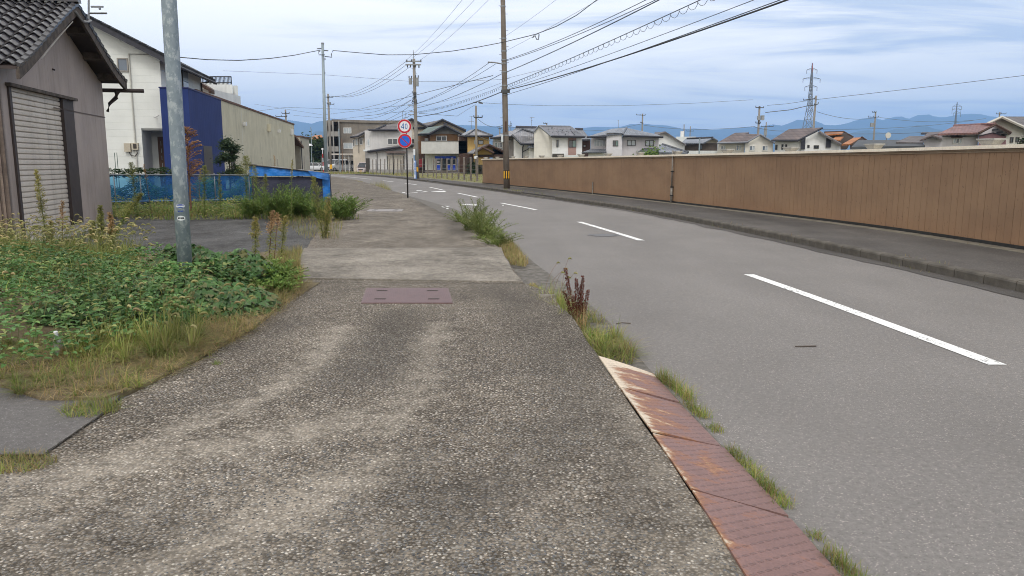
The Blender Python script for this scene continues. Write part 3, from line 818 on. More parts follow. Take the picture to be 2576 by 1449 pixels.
def patch(mb, z, w, h, off, shape='oval', cx=0., n=16, m=0):
    """curved patch wrapped on the pole"""
    rr = pr + off; cols = 12
    vs_, fs_ = [], []
    for i in range(cols + 1):
        t = -1 + 2 * i / cols; ex = math.sqrt(max(0, 1 - t * t)) if shape == 'oval' else 1
        a = -(cx + t * w / 2) / rr
        vs_ += [on_pole(z, a, -h / 2 * ex, rr), on_pole(z, a, h / 2 * ex, rr)]
    for i in range(cols): fs_.append((2 * i, 2 * i + 1, 2 * i + 3, 2 * i + 2))
    mb.add(vs_, fs_, m)
def zsee(y): # height on the pole seen at sheet row y
    return P(460, y, pb_.y).z
z1_, z2_, z3_ = zsee((740 + 375 / 12.075) / 1.490683), zsee((740 + 610 / 12.075) / 1.490683), zsee((740 + 920 / 12.075) / 1.490683)
cx0 = -.012
for z, w, h, mm, kind in ((z1_, .098, .047, 'blue', 0), (z3_, .094, .054, 'black', 1)):
    q = MB(); patch(q, z, w, h, .0012, cx=cx0); st = q.build('sticker', M_stwhite, pole, label='blue and white oval sticker' if kind == 0 else 'white oval sticker with black lettering')
    if kind == 0:
        q = MB(); patch(q, z, w * .93, h * .86, .0018, cx=cx0); q.build('print', M_stblue, st)
        q = MB(); patch(q, z - .002, w * .99, h * .26, .0024, 'band', cx=cx0); q.build('stripe', M_stwhite, st)
    else:
        for k, (u0, u1) in enumerate([(-.7, -.46), (-.36, -.12), (-.04, .2), (.28, .66)]):
            q = MB(); patch(q, z, w * (u1 - u0) / 2, h * .34, .0018, 'band', cx=cx0 + w / 2 * (u0 + u1) / 2); q.build('letter', M_stblack, st)
        q = MB(); patch(q, z, w * .2, h * .1, .0018, 'band', cx=cx0)
q = MB()
for k, (u0, w) in enumerate([(-.022, .012), (-.006, .012), (.010, .009), (.024, .010)]): patch(q, z2_, w, .014, .0012, 'band', cx=cx0 + u0)
q.build('blue_lettering', M_stblue, pole)

M_conc = mk('pole_concrete', (.20, .17, .14), (.155, .13, .108), 2.5, .9, dirt=(.10, .08, .065), dirt_amt=.5, bmp=.2, bsc=40)
M_concg = mk('pole_concrete_grey', (.27, .25, .225), (.21, .195, .175), 2.5, .9, bmp=.2, bsc=40)
M_hw = mk('pole_hardware', (.30, .31, .32), (.22, .23, .24), 9, .5, metal=.5)
M_ins = mk('insulator', (.055, .06, .065), (.08, .085, .09), 9, .3)
M_yel = mk('warning_yellow', (.80, .44, .03), (.72, .38, .03), 9, .5)
M_bk = mk('warning_black', (.016, .015, .014), (.025, .024, .022), 9, .5)
def cpole(name, base, h, r0, r1, label, mat, bolts=True, lean=(0, 0)):
    c = empty(name, base, label, 'utility pole', 'concrete utility poles')
    b = Vector(base); t = b + Vector((lean[0], lean[1], h))
    q = MB(); q.tube([b + Vector((0, 0, -.1)), b.lerp(t, .33), b.lerp(t, .66), t], [r0, lerp(r0, r1, .33), lerp(r0, r1, .66), r1], 16)
    q.build('shaft', mat, c, smooth=True)
    if bolts:
        q = MB(); z = 1.9; s = 1
        while z < h - .4:
            p = b.lerp(t, z / h); rr = lerp(r0, r1, z / h)
            q.tube([p + Vector((s * (rr - .02), 0, 0)), p + Vector((s * (rr + .13), 0, 0))], .011, 4); s = -s; z += .45
        q.build('step_bolts', M_hw, c, kind='stuff')
    return c, b, t
def band(c, b, t, z, r, mat=None, h=.05):
    q = MB(); p = b + (t - b) * (z / (t.z - b.z)); q.tube([p + Vector((0, 0, -h / 2)), p + Vector((0, 0, h / 2))], r, 16); return q.build('band', mat or M_hw, c)
# main roadside pole
b4 = (*G(1275, 475), 0)
t4x = P(1265, 0, b4[1]).x
H4 = 13.2; dz4 = P(1265, 0, b4[1]).z
c4, b4v, t4v = cpole('utility_pole', b4, H4, .185, .125, 'brown grey concrete utility pole with yellow and black stripes beside the brown wall', M_conc, lean=((t4x - b4[0]) * H4 / dz4, 0))
def onp4(z): return b4v + (t4v - b4v) * (z / H4)
def z4(ys): # rows of the enlarged strip print (1820.., scale 2.0722)
    return P(1268, ys / 2.0722 / 1.490683, b4[1]).z
for zz in (z4(300), z4(398), z4(466), z4(492), z4(560), z4(665), z4(715), z4(735), z4(50), z4(1052)): band(c4, b4v, t4v, zz, lerp(.195, .135, zz / H4) + .008, None, .07)
zs0, zs1 = z4(1392), z4(1322)
q = MB(); q.tube([onp4(zs0), onp4(zs1)], [.19, .188], 20); bnd = q.build('warning_band', M_bk, c4)
for k in range(-2, 3):
    a = math.atan2(-b4[0], -b4[1]) + (k - .0) * .62
    q = MB()
    for (aa) in [(a,)]:
        pts = []
        for z in (zs0 + .04, zs1 - .04):
            p = onp4(z)
            for da in (-.13, .13): pts.append((p.x + math.sin(a + da) * .197, p.y + math.cos(a + da) * .197, z))
        q.prism([pts[0], pts[1], pts[3], pts[2]], (-math.sin(a) * .004, -math.cos(a) * .004, 0))
    q.build('yellow_strip', M_yel, bnd)
q = MB(); p = onp4(z4(490)); q.tube([p + Vector((-.1, -.1, -.06)), p + Vector((-.55, -.1, .02)), p + Vector((-.95, -.1, .04))], .045, 6); q.build('bracket_arm', M_hw, c4)
q = MB(); p = onp4(z4(712)); q.box(p.x - .22, p.x + .3, p.y - .3, p.y - .14, p.z - .09, p.z + .09); q.build('clamp_block', M_ins, c4)
q = MB(); p = onp4(z4(1080)); q.box(p.x - .27, p.x - .15, p.y - .28, p.y - .1, p.z - .18, p.z + .22); q.build('meter_box', M_stwhite, c4)
q = MB(); p = onp4(z4(985)); q.box(p.x - .02, p.x + .06, p.y - .2, p.y - .1, p.z - .3, p.z + .3); q.build('rust_stain_plate', mk('rust', (.09, .045, .03), (.06, .03, .02), 9, .9), c4)
p = onp4(12.2)
q = MB(); q.box(p.x - 1.0, p.x + 1.0, p.y - .22, p.y - .14, p.z - .05, p.z + .05); q.build('crossarm', M_hw, c4)
for dx in (-.9, 0, .9): q = MB(); q.tube([p + Vector((dx, -.18, .05)), p + Vector((dx, -.18, .25))], .05, 6); q.build('insulator', M_ins, c4)

# farther pole with transformers
b3 = (*G(1050, 450), 0); H3 = P(1041, 148, b3[1]).z
tx3 = P(1041, 148, b3[1]).x
c3, b3v, t3v = cpole('utility_pole', b3, H3, .20, .13, 'grey utility pole with two transformers and a blue banner at its foot', M_concg, lean=(tx3 - b3[0], 0))
def S3(x, y, dy=0): return P((1440 + x / 2.7875) / 1.490683, (180 + y / 2.7875) / 1.490683, b3[1] + dy)
for (x0, y0, x1, y1) in [(232, 143, 395, 143), (228, 178, 388, 184)]:
    a, b_ = S3(x0, y0), S3(x1, y1); q = MB(); q.box(a.x, b_.x, b3[1] - .3, b3[1] - .2, a.z - .06, a.z + .06); q.build('crossarm', M_hw, c3)
for (x, y, s) in [(238, 135, 1), (288, 133, 1), (385, 135, 1), (245, 190, -1), (278, 190, -1), (365, 195, -1), (330, 190, -1)]:
    a = S3(x, y, -.25); q = MB(); q.tube([a + Vector((0, 0, -.12)), a + Vector((0, 0, .12))], .06, 6); q.build('insulator', M_ins, c3)
a = S3(306, 20, 0); q = MB(); q.tube([t3v, a], .03, 5); q.build('lightning_rod', M_hw, c3)
M_trf = mk('transformer_grey', (.30, .31, .31), (.22, .23, .235), 5, .5)
for (x0, x1, y0, y1) in [(258, 294, 316, 380), (330, 362, 310, 400)]:
    a, b_ = S3(x0, y1, -.2), S3(x1, y0, -.2); cx_ = (a.x + b_.x) / 2
    q = MB(); q.tube([(cx_, b3[1] - .2, a.z), (cx_, b3[1] - .2, b_.z)], abs(b_.x - a.x) / 2, 12); tr = q.build('transformer', M_trf, c3)
    for dx in (-.12, .12): q = MB(); q.tube([(cx_ + dx, b3[1] - .2, b_.z), (cx_ + dx, b3[1] - .2, b_.z + .22)], .05, 6); q.build('bushing', M_ins, tr)
q = MB()
for k in range(26):
    y_ = U(440, 590); x_ = U(286, 345); a = S3(x_, y_, -.25); b_ = S3(x_ + U(-12, 12), y_ + U(5, 30), -.3)
    q.tube([a, (a + b_) / 2 + Vector((U(-.1, .1), 0, -.08)), b_], .035, 4)
q.build('cable_loops', M_ins, c3, kind='stuff')
for (x0, x1, y) in [(248, 318, 602), (275, 316, 665), (252, 316, 695)]:
    a, b_ = S3(x0, y), S3(x1, y + 4); q = MB(); q.tube([a, b_], .045, 5); q.build('bracket_arm', M_hw, c3)
# banner
M_banblue = mk('banner_blue', (.10, .25, .62), (.09, .22, .55), 4, .7)
M_banwhite = mk('banner_white', (.75, .78, .80), (.68, .70, .74), 4, .7)
a, b_ = S3(314, 1368, -.5), S3(336, 1176, -.5)
bn = empty('banner', (b_.x, b_.y, 0), 'narrow blue and white vertical banner strapped to the pole with transformers', 'banner')
q = MB(); q.box(a.x, b_.x, b_.y - .02, b_.y, a.z, b_.z); q.build('cloth', M_banblue, bn)
q = MB(); q.box(a.x + .02, lerp(a.x, b_.x, .66), b_.y - .03, b_.y - .022, a.z + .05, b_.z - .02); q.build('white_panel', M_banwhite, bn)
for k in range(9):
    z = lerp(a.z + .5, b_.z - .25, k / 8); xm = lerp(a.x, b_.x, .36)
    g_ = MB()
    g_.box(xm - .09, xm + .09, b_.y - .036, b_.y - .031, z - .01, z + .015)
    g_.box(xm - .015, xm + .015, b_.y - .0365, b_.y - .0315, z - .07, z + .07)
    if k % 2: g_.box(xm - .08, xm + .08, b_.y - .0362, b_.y - .0312, z + .05, z + .07)
    else: g_.box(xm - .07, xm + .07, b_.y - .0362, b_.y - .0312, z - .075, z - .055)
    g_.build('letter', M_banblue, bn)
a, b_ = S3(334, 1295, -.3), S3(358, 1240, -.3); q = MB(); q.box(a.x, b_.x, b3[1] - .32, b3[1] - .25, a.z, b_.z); wb = q.build('warning_band', M_bk, c3)
q = MB()
for k in (0, 1): xx = lerp(a.x, b_.x, .2 + .4 * k); q.box(xx, xx + .09, b3[1] - .328, b3[1] - .322, a.z + .03, b_.z - .03)
q.build('yellow_strip', M_yel, wb)
a, b_ = S3(308, 1120, -.3), S3(326, 1058, -.3); q = MB(); q.box(a.x, b_.x, b3[1] - .42, b3[1] - .25, a.z, b_.z); q.build('number_plate', M_banwhite, c3)

# slim tall steel pole behind the tarp shelter
sy = 50.; bs = P(818, 430, sy); tpz = P(811.5, 110, sy)
M_stl = mk('pole_steel_blue', (.30, .36, .39), (.25, .30, .33), 3, .5, metal=.2)
c2_ = empty('steel_pole', (bs.x + .05, sy, 0), 'tall slim pale blue steel pole behind the blue tarp shelter', 'pole')
q = MB(); q.tube([(bs.x + .05, sy, -.05), (tpz.x, sy, tpz.z)], [.12, .085], 12); q.build('shaft', M_stl, c2_, smooth=True)
q = MB(); q.tube([(tpz.x, sy, tpz.z - .02), (tpz.x, sy, tpz.z + .06)], .1, 10); q.build('cap', M_hw, c2_)
for (y_, dx) in ((122, -.35), (127, .35), (148, .2), (183, .18)):
    a = P(812, y_, sy); q = MB(); q.tube([a, a + Vector((dx, -.05, -.02))], .03, 5); q.build('wire_bracket', M_ins, c2_)

# far poles: sheet positions of top and foot
def farpole(z, tx, ty, bx, by, Y, label, arms=(), r=.17, extra=(), mat=None, foot=-.1):
    t = ZP(z, tx, ty, Y); b = ZP(z, bx, by, Y); b = Vector((b.x + (b.x - t.x) * (b.z - foot) / max(t.z - b.z, 1) , Y, foot))
    c = empty('utility_pole', b, label, 'utility pole', 'distant utility poles')
    q = MB(); q.tube([b, t], [r, r * .7], 8); q.build('shaft', mat or M_concg, c, smooth=True)
    for (x0, y0, x1, y1) in arms:
        p0, p1 = ZP(z, x0, y0, Y - .2), ZP(z, x1, y1, Y - .2); q = MB(); q.tube([p0, p1], .06, 4); arm = q.build('crossarm', M_ins, c)
        n_ = max(2, int((p1 - p0).length / .7))
        for k in range(n_ + 1):
            p = p0.lerp(p1, k / n_); q = MB(); q.tube([p, p + Vector((0, -.1, .22))], .05, 4); q.build('insulator', M_ins, arm)
    for (x0, y0, x1, y1) in extra:
        p0, p1 = ZP(z, x0, y1, Y - .4), ZP(z, x1, y0, Y - .1); q = MB(); q.box(p0.x, p1.x, Y - .5, Y - .1, p0.z, p1.z); q.build('equipment_box', M_trf, c)
    return c
farpole(6, 945, 5, 978, 810, 140, 'dark utility pole behind the slim steel pole, left of the apartment block', [(915, 40, 1000, 42), (935, 112, 1010, 118)], .24, [(955, 95, 975, 125)])
q = MB(); pA, pB = ZP(6, 966, 812, 139.7), ZP(6, 990, 765, 139.7); q.box(pA.x, pB.x, 139.5, 139.7, pA.z, pB.z)
o_ = q.build('warning_band', M_yel, bpy.data.objects['utility_pole.002'])
c5 = farpole(2, 506, -115, 518, 1115, 92.8, 'thin utility pole carrying a dark street lamp before the yellow house', [(470, 95, 620, 98)], .16)
p0 = P(1197, 258, 92.6)
q = MB(); q.tube([P(1190, 258, 92.6), P(1200, 258, 92.6)], .05, 5); q.build('lamp_arm', M_ins, c5)
q = MB(); a = P(1204, 257, 92.6); b_ = P(1215, 261, 92.6); q.hexa([(a.x, 92.4, a.z - .12), (a.x, 92.8, a.z - .12), (a.x, 92.8, a.z + .1), (a.x, 92.4, a.z + .1)], [(b_.x, 92.45, b_.z - .03), (b_.x, 92.75, b_.z - .03), (b_.x, 92.7, b_.z + .12), (b_.x, 92.5, b_.z + .12)]); q.build('lamp_head', M_ins, c5)
q = MB(); a = ZP(2, 505, 800, 92.6); q.tube([(a.x, 92.8, a.z - .3), (a.x, 92.8, a.z + .0)], .22, 8); q.build('white_band', M_banwhite, c5)
farpole(3, 2142, -5, 2118, 470, 115, 'tall far utility pole with transformers over the cream house', [(2100, 8, 2185, 12), (2100, 175, 2150, 178)], .2, [(2120, 100, 2142, 145), (2158, 95, 2186, 145)])
farpole(3, 887, 75, 882, 250, 160, 'far utility pole behind the roof of the grey hipped house', [(820, 88, 915, 92), (860, 172, 890, 176)], .2)
farpole(3, 1332, 190, 1330, 330, 200, 'slender far mast beside the white water tank', [], .18)
farpole(3, 1400, 210, 1394, 330, 210, 'short far pole with a wide crossarm against the hills', [(1360, 262, 1435, 262)], .16)
farpole(3, 2215, 165, 2205, 330, 180, 'far pole just right of the transformer pole against blue hills', [(2160, 215, 2290, 213)], .18, [(2190, 225, 2218, 310)])
farpole(4, 440, 435, 395, 980, 112, 'dark leaning pole standing in front of the large pylon', [(310, 482, 425, 465), (385, 540, 460, 520)], .19)
farpole(4, 1052, 600, 1030, 890, 150, 'thin far pole with crossarms above the low dark roofs', [(975, 655, 1078, 655), (1018, 605, 1055, 605)], .2, [(1000, 715, 1028, 755)])
farpole(4, 2328, 603, 2322, 660, 150, 'short pole top rising behind the cream gable at far right', [(2290, 622, 2390, 622)], .18)
farpole(2, 941, 280, 938, 395, 170, 'small far pole between the yellow house and the striped pole', [(905, 295, 975, 295)], .18)
farpole(2, 1790, 198, 1788, 250, 170, 'pole top rising behind the slate roof', [(1730, 208, 1795, 212)], .18)
farpole(6, 488, 175, 494, 300, 140, 'pole top rising behind the long beige building', [(450, 215, 530, 215), (385, 248, 505, 248)], .2)
# thin masts and aerials
def aerial(z, x, ytop, ybot, Y, label, arms):
    t, b = ZP(z, x, ytop, Y), ZP(z, x, ybot, Y)
    c = empty('roof_aerial', b, label, 'aerial', 'television aerials')
    q = MB(); q.tube([b, t], .03, 4); q.build('mast', M_hw, c)
    for (x0, x1, y0) in arms:
        q = MB(); q.tube([ZP(z, x0, y0, Y), ZP(z, x1, y0, Y)], .025, 4); q.build('element_bar', M_hw, c)
aerial(2, 430, 80, 298, 113, 'tall aerial on the tiled roof of the yellow house', [(390, 460, 78), (370, 470, 175)])
aerial(2, 1516, 95, 275, 125, 'aerial with crossed bars on the dark ridge behind the white houses', [(1480, 1565, 100), (1500, 1530, 155)])
aerial(3, 625, 145, 232, 108, 'aerial on the grey hipped roof with the pale stair box', [(618, 632, 150)])
aerial(1, 1590, 0, 125, 138, 'left aerial of the pair above the round signs', [(1575, 1605, 20)])
aerial(1, 1650, 10, 120, 138, 'right aerial of the pair above the round signs', [(1620, 1690, 100), (1640, 1665, 45)])
aerial(5, 502, -20, 112, 21.5, 'aerial mast rising behind the tiled garage ridge', [(515, 585, 38), (505, 605, 75), (560, 570, 50)])

# ------------------------------------------------------------------ road sign
bsn = (*G(1026, 498), 0); Ys = bsn[1]
sg = empty('road_sign', bsn, 'round speed limit 40 sign above a no parking sign on a black post', 'road sign')
M_post = mk('post_black', (.022, .02, .02), (.035, .03, .028), 8, .5)
M_red = mk('sign_red', (.50, .02, .035), (.46, .02, .035), 3, .45)
M_swht = mk('sign_white', (.72, .72, .74), (.68, .68, .70), 3, .45)
M_sblu = mk('sign_blue', (.015, .13, .62), (.015, .12, .56), 3, .45)
M_snum = mk('sign_number_blue', (.01, .15, .42), (.01, .14, .38), 3, .45)
topx = P(1023, 345, Ys)
q = MB(); q.tube([(bsn[0], Ys, -.02), (topx.x - .01, Ys, P(1018, 306, Ys).z)], .033, 12); q.build('post', M_post, sg, smooth=True)
def sdisc(cx, cz, r, y, th, name, mat, par):
    q = MB(); n_ = 40
    q.hexa([(cx + r * math.cos(2*math.pi*k/n_), y, cz + r * math.sin(2*math.pi*k/n_)) for k in range(n_)], [(cx + r * math.cos(2*math.pi*k/n_), y + th, cz + r * math.sin(2*math.pi*k/n_)) for k in range(n_)])
    return q.build(name, mat, par)
for (zx, zy, kind) in ((1765, 354, 0), (1768, 510, 1)):
    p = ZP(6, zx, zy, Ys - .07); r = .305
    d0 = sdisc(p.x, p.z, r, Ys - .06, .012, 'speed_limit_disc' if kind == 0 else 'no_parking_disc', M_swht, sg)
    sdisc(p.x, p.z, r * .965, Ys - .064, .003, 'red_ring', M_red, d0)
    sdisc(p.x, p.z, r * (.71 if kind == 0 else .70), Ys - .068, .003, 'face', M_swht if kind == 0 else M_sblu, d0)
    if kind == 0:
        # numerals 4 and 0 as strokes
        q = MB(); s = r * .36
        def stroke(x0, z0, x1, z1, w):
            dx, dz = x1 - x0, z1 - z0; L = math.hypot(dx, dz); nx, nz = -dz / L * w / 2, dx / L * w / 2
            q.prism([(p.x + x0 + nx, Ys - .0705, p.z + z0 + nz), (p.x + x0 - nx, Ys - .0705, p.z + z0 - nz), (p.x + x1 - nx, Ys - .0705, p.z + z1 - nz), (p.x + x1 + nx, Ys - .0705, p.z + z1 + nz)], (0, .002, 0))
        stroke(-.045, .118, -.140, -.04, .027); stroke(-.146, -.045, -.015, -.045, .027); stroke(-.045, .128, -.045, -.118, .028)
        q.build('numeral', M_snum, d0)
        q = MB(); pts = []
        n_ = 28; cx_, rx, rz, w = .075, .055, .118, .026
        ring = lambda k, f, yy: (p.x + cx_ + (rx * f) * (abs(math.cos(k)) ** .8) * (1 if math.cos(k) > 0 else -1), yy, p.z + (rz - (1 - f) * rx) * (abs(math.sin(k)) ** .9) * (1 if math.sin(k) > 0 else -1))
        for k in range(n_):
            a0, a1 = 2 * math.pi * k / n_, 2 * math.pi * (k + 1) / n_
            q.prism([ring(a0, 1, Ys - .0705), ring(a0, .5, Ys - .0705), ring(a1, .5, Ys - .0705), ring(a1, 1, Ys - .0705)], (0, .002, 0))
        q.build('numeral', M_snum, d0)
    else:
        q = MB(); rr = r * .72; w = .038; c_ = math.cos(math.radians(-43)); s_ = math.sin(math.radians(-43))
        e = [(-rr, -w / 2), (rr, -w / 2), (rr, w / 2), (-rr, w / 2)]
        q.prism([(p.x + x * c_ - z * s_, Ys - .0715, p.z + x * s_ + z * c_) for x, z in e], (0, .002, 0)); q.build('slash_bar', M_red, d0)
    for dz in (-.12, .12):
        q = MB(); q.box(p.x - .05, p.x + .12, Ys - .048, Ys + .04, p.z + dz - .02, p.z + dz + .02); q.build('bracket', M_hw, sg)

# ------------------------------------------------------------------ wire fence with concrete posts round the field
M_fpost = mk('fence_post_concrete', (.235, .205, .18), (.15, .13, .115), 6, .95, bmp=.5, bsc=30, isl=.15)
fn = empty('wire_fence', (-6, 70, 0), 'wire fence on weathered grey posts along the edge of the grassy field', 'fence')
posts = [(1, 1055, 860, 1125), (1, 1115, 858, 1125), (1, 1190, 850, 1126), (1, 1270, 848, 1128), (1, 1350, 845, 1131), (1, 1437, 848, 1134), (1, 1505, 845, 1138), (1, 1597, 845, 1142), (1, 1770, 840, 1160), (1, 1953, 835, 1175), (1, 2048, 838, 1186), (1, 2150, 838, 1190), (1, 2300, 838, 1205), (1, 2490, 830, 1215), (2, 190, 828, 1225), (2, 297, 826, 1234), (2, 415, 826, 1247), (2, 530, 822, 1251)]
tops = []
for z, x, y0, y1 in posts:
    ox, oy, s = ZN[z]; gx, gy = G((ox + x / s) / 1.490683, (oy + y1 / s) / 1.490683)
    t = ZP(z, x, y0, gy); tops.append((gx, gy, t.z))
    w = .055 + (.03 if gy < 75 else 0)
    q = MB(); j = U(-.04, .04); q.hexa([(gx - w, gy - w, -.02), (gx + w, gy - w, -.02), (gx + w, gy + w, -.02), (gx - w, gy + w, -.02)], [(t.x + j - w, gy - w, t.z), (t.x + j + w, gy - w, t.z), (t.x + j + w, gy + w, t.z + .02), (t.x + j - w, gy + w, t.z + .03)])
    q.build('post', M_fpost, fn)
for hh in (.3, .65, 1.0, 1.35):
    q = MB()
    for (x0, y0, z0), (x1, y1, z1) in zip(tops, tops[1:]): q.tube([(x0, y0 - .1, hh), (x1, y1 - .1, hh)], .012, 3, cap=False)
    q.build('wire', M_hw, fn)
# second short row of posts inside the field
for z, x, y0, y1, lb in [(1, 1570, 873, 1138, 'short grey post in the field before the pale garage door'), (1, 2205, 840, 1200, 'grey field post before the blue shop front, left of its door'), (1, 2400, 838, 1212, 'grey field post before the blue shop front, right of its door'), (2, 145, 860, 1130, 'short grey post in the field left of the vending machine')]:
    ox, oy, s = ZN[z]; gx, gy = G((ox + x / s) / 1.490683, (oy + y1 / s) / 1.490683); t = ZP(z, x, y0, gy)
    q = MB(); q.box(gx - .06, gx + .06, gy - .06, gy + .06, -.02, t.z); single('field_post', q, M_fpost, lb, 'post', (gx, gy, 0), 'posts standing in the field')
# red and white bollard pole, lamp post and garden pole
q = MB(); a = ZP(6, 886, 605, 110); b_ = ZP(6, 886, 830, 110)
rw = empty('banded_post', (a.x, 110, 0), 'thin red and white banded post with a round cap by the parked cars', 'post')
for k in range(6):
    q = MB(); z0, z1 = lerp(0, a.z, k / 6), lerp(0, a.z, (k + 1) / 6); q.tube([(a.x, 110, z0), (a.x, 110, z1)], .055, 8); q.build('band', M_red if k % 2 == 0 and k < 5 else M_swht, rw)
q = MB(); q.tube([(a.x, 109.9, a.z + .1), (a.x, 109.96, a.z + .1)], .15, 12); q.build('cap_disc', M_swht, rw)
q = MB(); a = ZP(6, 762, 480, 150); b_ = ZP(6, 772, 810, 150)
lp = empty('street_lamp', (b_.x, 150, 0), 'small street lamp on a pale curved pole by the beige building end', 'street lamp')
q = MB(); q.tube([(b_.x, 150, 0), (a.x + .1, 150, a.z + 1.5), (a.x, 150, a.z + 2)], .07, 8); q.build('pole', M_stl, lp)
c_ = ZP(6, 748, 552, 150); q = MB(); q.tube([(a.x + .1, 150, c_.z), (c_.x, 150, c_.z + .1)], .05, 6); q.build('arm', M_stl, lp)
q = MB(); q.tube([(c_.x, 150, c_.z - .2), (c_.x, 150, c_.z), (c_.x, 150, c_.z + .2)], [.6, .5, .15], 10); q.build('lamp_shade', M_swht, lp)
for zx, zy0, zy1, Yp, lab in [(437, 300, 1030, 132, 'pale steel pole standing in front of the concrete stairwell'), (490, 480, 940, 134, 'rusty thin post standing before the carport'), (1418, 745, 1110, 100, 'dark striped thin post before the pale garage door')]:
    t = ZP(1, zx, zy0, Yp); q = MB(); q.tube([(t.x, Yp, -.05), t], .09 if zx < 480 else .06, 8)
    single('thin_post', q, M_stl if zx < 480 else (mk('rust_post', (.30, .19, .13), (.2, .13, .1), 5, .8) if zx < 500 else M_bk), lab, 'post', (t.x, Yp, 0))
# ------------------------------------------------------------------ building kit
def tilemat(name, c, c2=None, rough=.45, cell=(3.4, 3.8), spec=.4, strength=.9):
    if name in MATS: return MATS[name]
    m, nt, b, out = newmat(name)
    g = nt.nodes.new('ShaderNodeNewGeometry'); s = nt.nodes.new('ShaderNodeSeparateXYZ'); nt.links.new(g.outputs['Position'], s.inputs[0])
    u = math_node(nt, 'MULTIPLY', s.outputs[0], cell[0]); v = math_node(nt, 'MULTIPLY', s.outputs[2], cell[1] * 2)
    su = math_node(nt, 'ABSOLUTE', math_node(nt, 'SINE', math_node(nt, 'MULTIPLY', u, math.pi)))
    fv = math_node(nt, 'FRACT', v)
    cv = nt.nodes.new('ShaderNodeCombineXYZ'); nt.links.new(math_node(nt, 'FLOOR', u), cv.inputs[0]); nt.links.new(math_node(nt, 'FLOOR', v), cv.inputs[1])
    wn_ = nt.nodes.new('ShaderNodeTexWhiteNoise'); nt.links.new(cv.outputs[0], wn_.inputs[0])
    c2 = c2 or tuple(q * .6 for q in c)
    col = mixc(nt, wn_.outputs[0], c, c2)
    col = mixc(nt, math_node(nt, 'MULTIPLY', smth(nt, fv, .3, .05), .55), col, tuple(q * .25 for q in c))
    col = mixc(nt, math_node(nt, 'MULTIPLY', smth(nt, su, .35, .0), .45), col, tuple(q * .3 for q in c))
    bg_ = nnoise(nt, geo_pos(nt), .7, 5, .6); col = mixc(nt, 1.0, col, ramp(nt, bg_, [(.3, .78), (.7, 1.2)]), 'MULTIPLY')
    nt.links.new(col, b.inputs['Base Color']); b.inputs['Roughness'].default_value = rough; b.inputs['Specular IOR Level'].default_value = spec
    bump(nt, b, math_node(nt, 'ADD', su, fv), strength, .05)
    MATS[name] = m
    return m
def sidemat(name, c, c2=None, bw=.45, horiz=True, dirt_amt=.35, groove=.35, rough=.75):
    """siding boards with fine joint lines, streaked by rain"""
    if name in MATS: return MATS[name]
    m, nt, b, out = newmat(name)
    g = nt.nodes.new('ShaderNodeNewGeometry'); s = nt.nodes.new('ShaderNodeSeparateXYZ'); nt.links.new(g.outputs['Position'], s.inputs[0])
    if horiz: a = s.outputs[2]
    else: a = math_node(nt, 'ADD', s.outputs[0], math_node(nt, 'MULTIPLY', s.outputs[1], .85))
    f = math_node(nt, 'FRACT', math_node(nt, 'DIVIDE', a, bw))
    c2 = c2 or tuple(q * .86 for q in c)
    n_ = nnoise(nt, geo_pos(nt), .9, 5, .6)
    col = mixc(nt, smth(nt, n_, .35, .7), c, c2)
    st = smth(nt, nnoise(nt, geo_pos(nt, (3.2, 3.2, .22)), 1.3, 5, .7), .5, .78)
    col = mixc(nt, math_node(nt, 'MULTIPLY', st, dirt_amt), col, tuple(q * .5 for q in c))
    col = mixc(nt, math_node(nt, 'MULTIPLY', smth(nt, f, .07, .0), groove), col, tuple(q * .35 for q in c))
    nt.links.new(col, b.inputs['Base Color']); b.inputs['Roughness'].default_value = rough
    bump(nt, b, smth(nt, f, .0, .1), .4, .01)
    MATS[name] = m
    return m
def bld(label, z, x, Y, cat='house', name='house', group=None):
    p = ZP(z, x, 400, Y); return empty(name, (p.x, Y, 0), label, cat, group)
def wbox(r, z, x0, x1, yt, Y0, Y1, mat, yb=None, name='wall'):
    a, b = ZP(z, x0, yt, Y0), ZP(z, x1, yt, Y0); zb = -.1 if yb is None else ZP(z, x0, yb, Y0).z
    k = (Y1 - Y0) * (a.x + b.x) / 2 / Y0 if Y0 > 50 else 0; q = MB(); q.prism([(a.x, Y0, zb), (b.x, Y0, zb), (b.x, Y0, a.z), (a.x, Y0, a.z)], (k, Y1 - Y0, 0)); return q.build(name, mat, r)
def gable(r, z, pts, Y0, Y1, mat, name='wall', ground=True):
    P0 = [ZP(z, x, y, Y0) for x, y in pts]
    q = MB(); q.prism(P0, ((Y1 - Y0) * P0[0].x / Y0, Y1 - Y0, 0)); return q.build(name, mat, r)
def roofq(r, z, polys, mat, th=.16, name='roof'):
    for pts in polys:
        q = MB(); q.slab([ZP(z, x, y, Y) for x, y, Y in pts], th); o = q.build(name if len(polys) == 1 else 'roof_slope', mat, r)
    return o
def trimline(r, z, pts, mat, rad=.09, name='roof_trim'):
    q = MB(); q.tube([ZP(z, x, y, Y) for x, y, Y in pts], rad, 5); return q.build(name, mat, r)
M_fw = mk('frame_white', (.70, .70, .68), (.62, .62, .60), 3, .5)
M_fd = mk('frame_dark', (.05, .045, .04), (.07, .06, .05), 3, .5)
M_gd = glassmat('glass_dark', (.035, .042, .05)); M_gg = glassmat('glass_green', (.10, .17, .15)); M_gw = glassmat('glass_curtain', (.38, .42, .44), .25); M_gb = glassmat('glass_blueish', (.10, .13, .17))
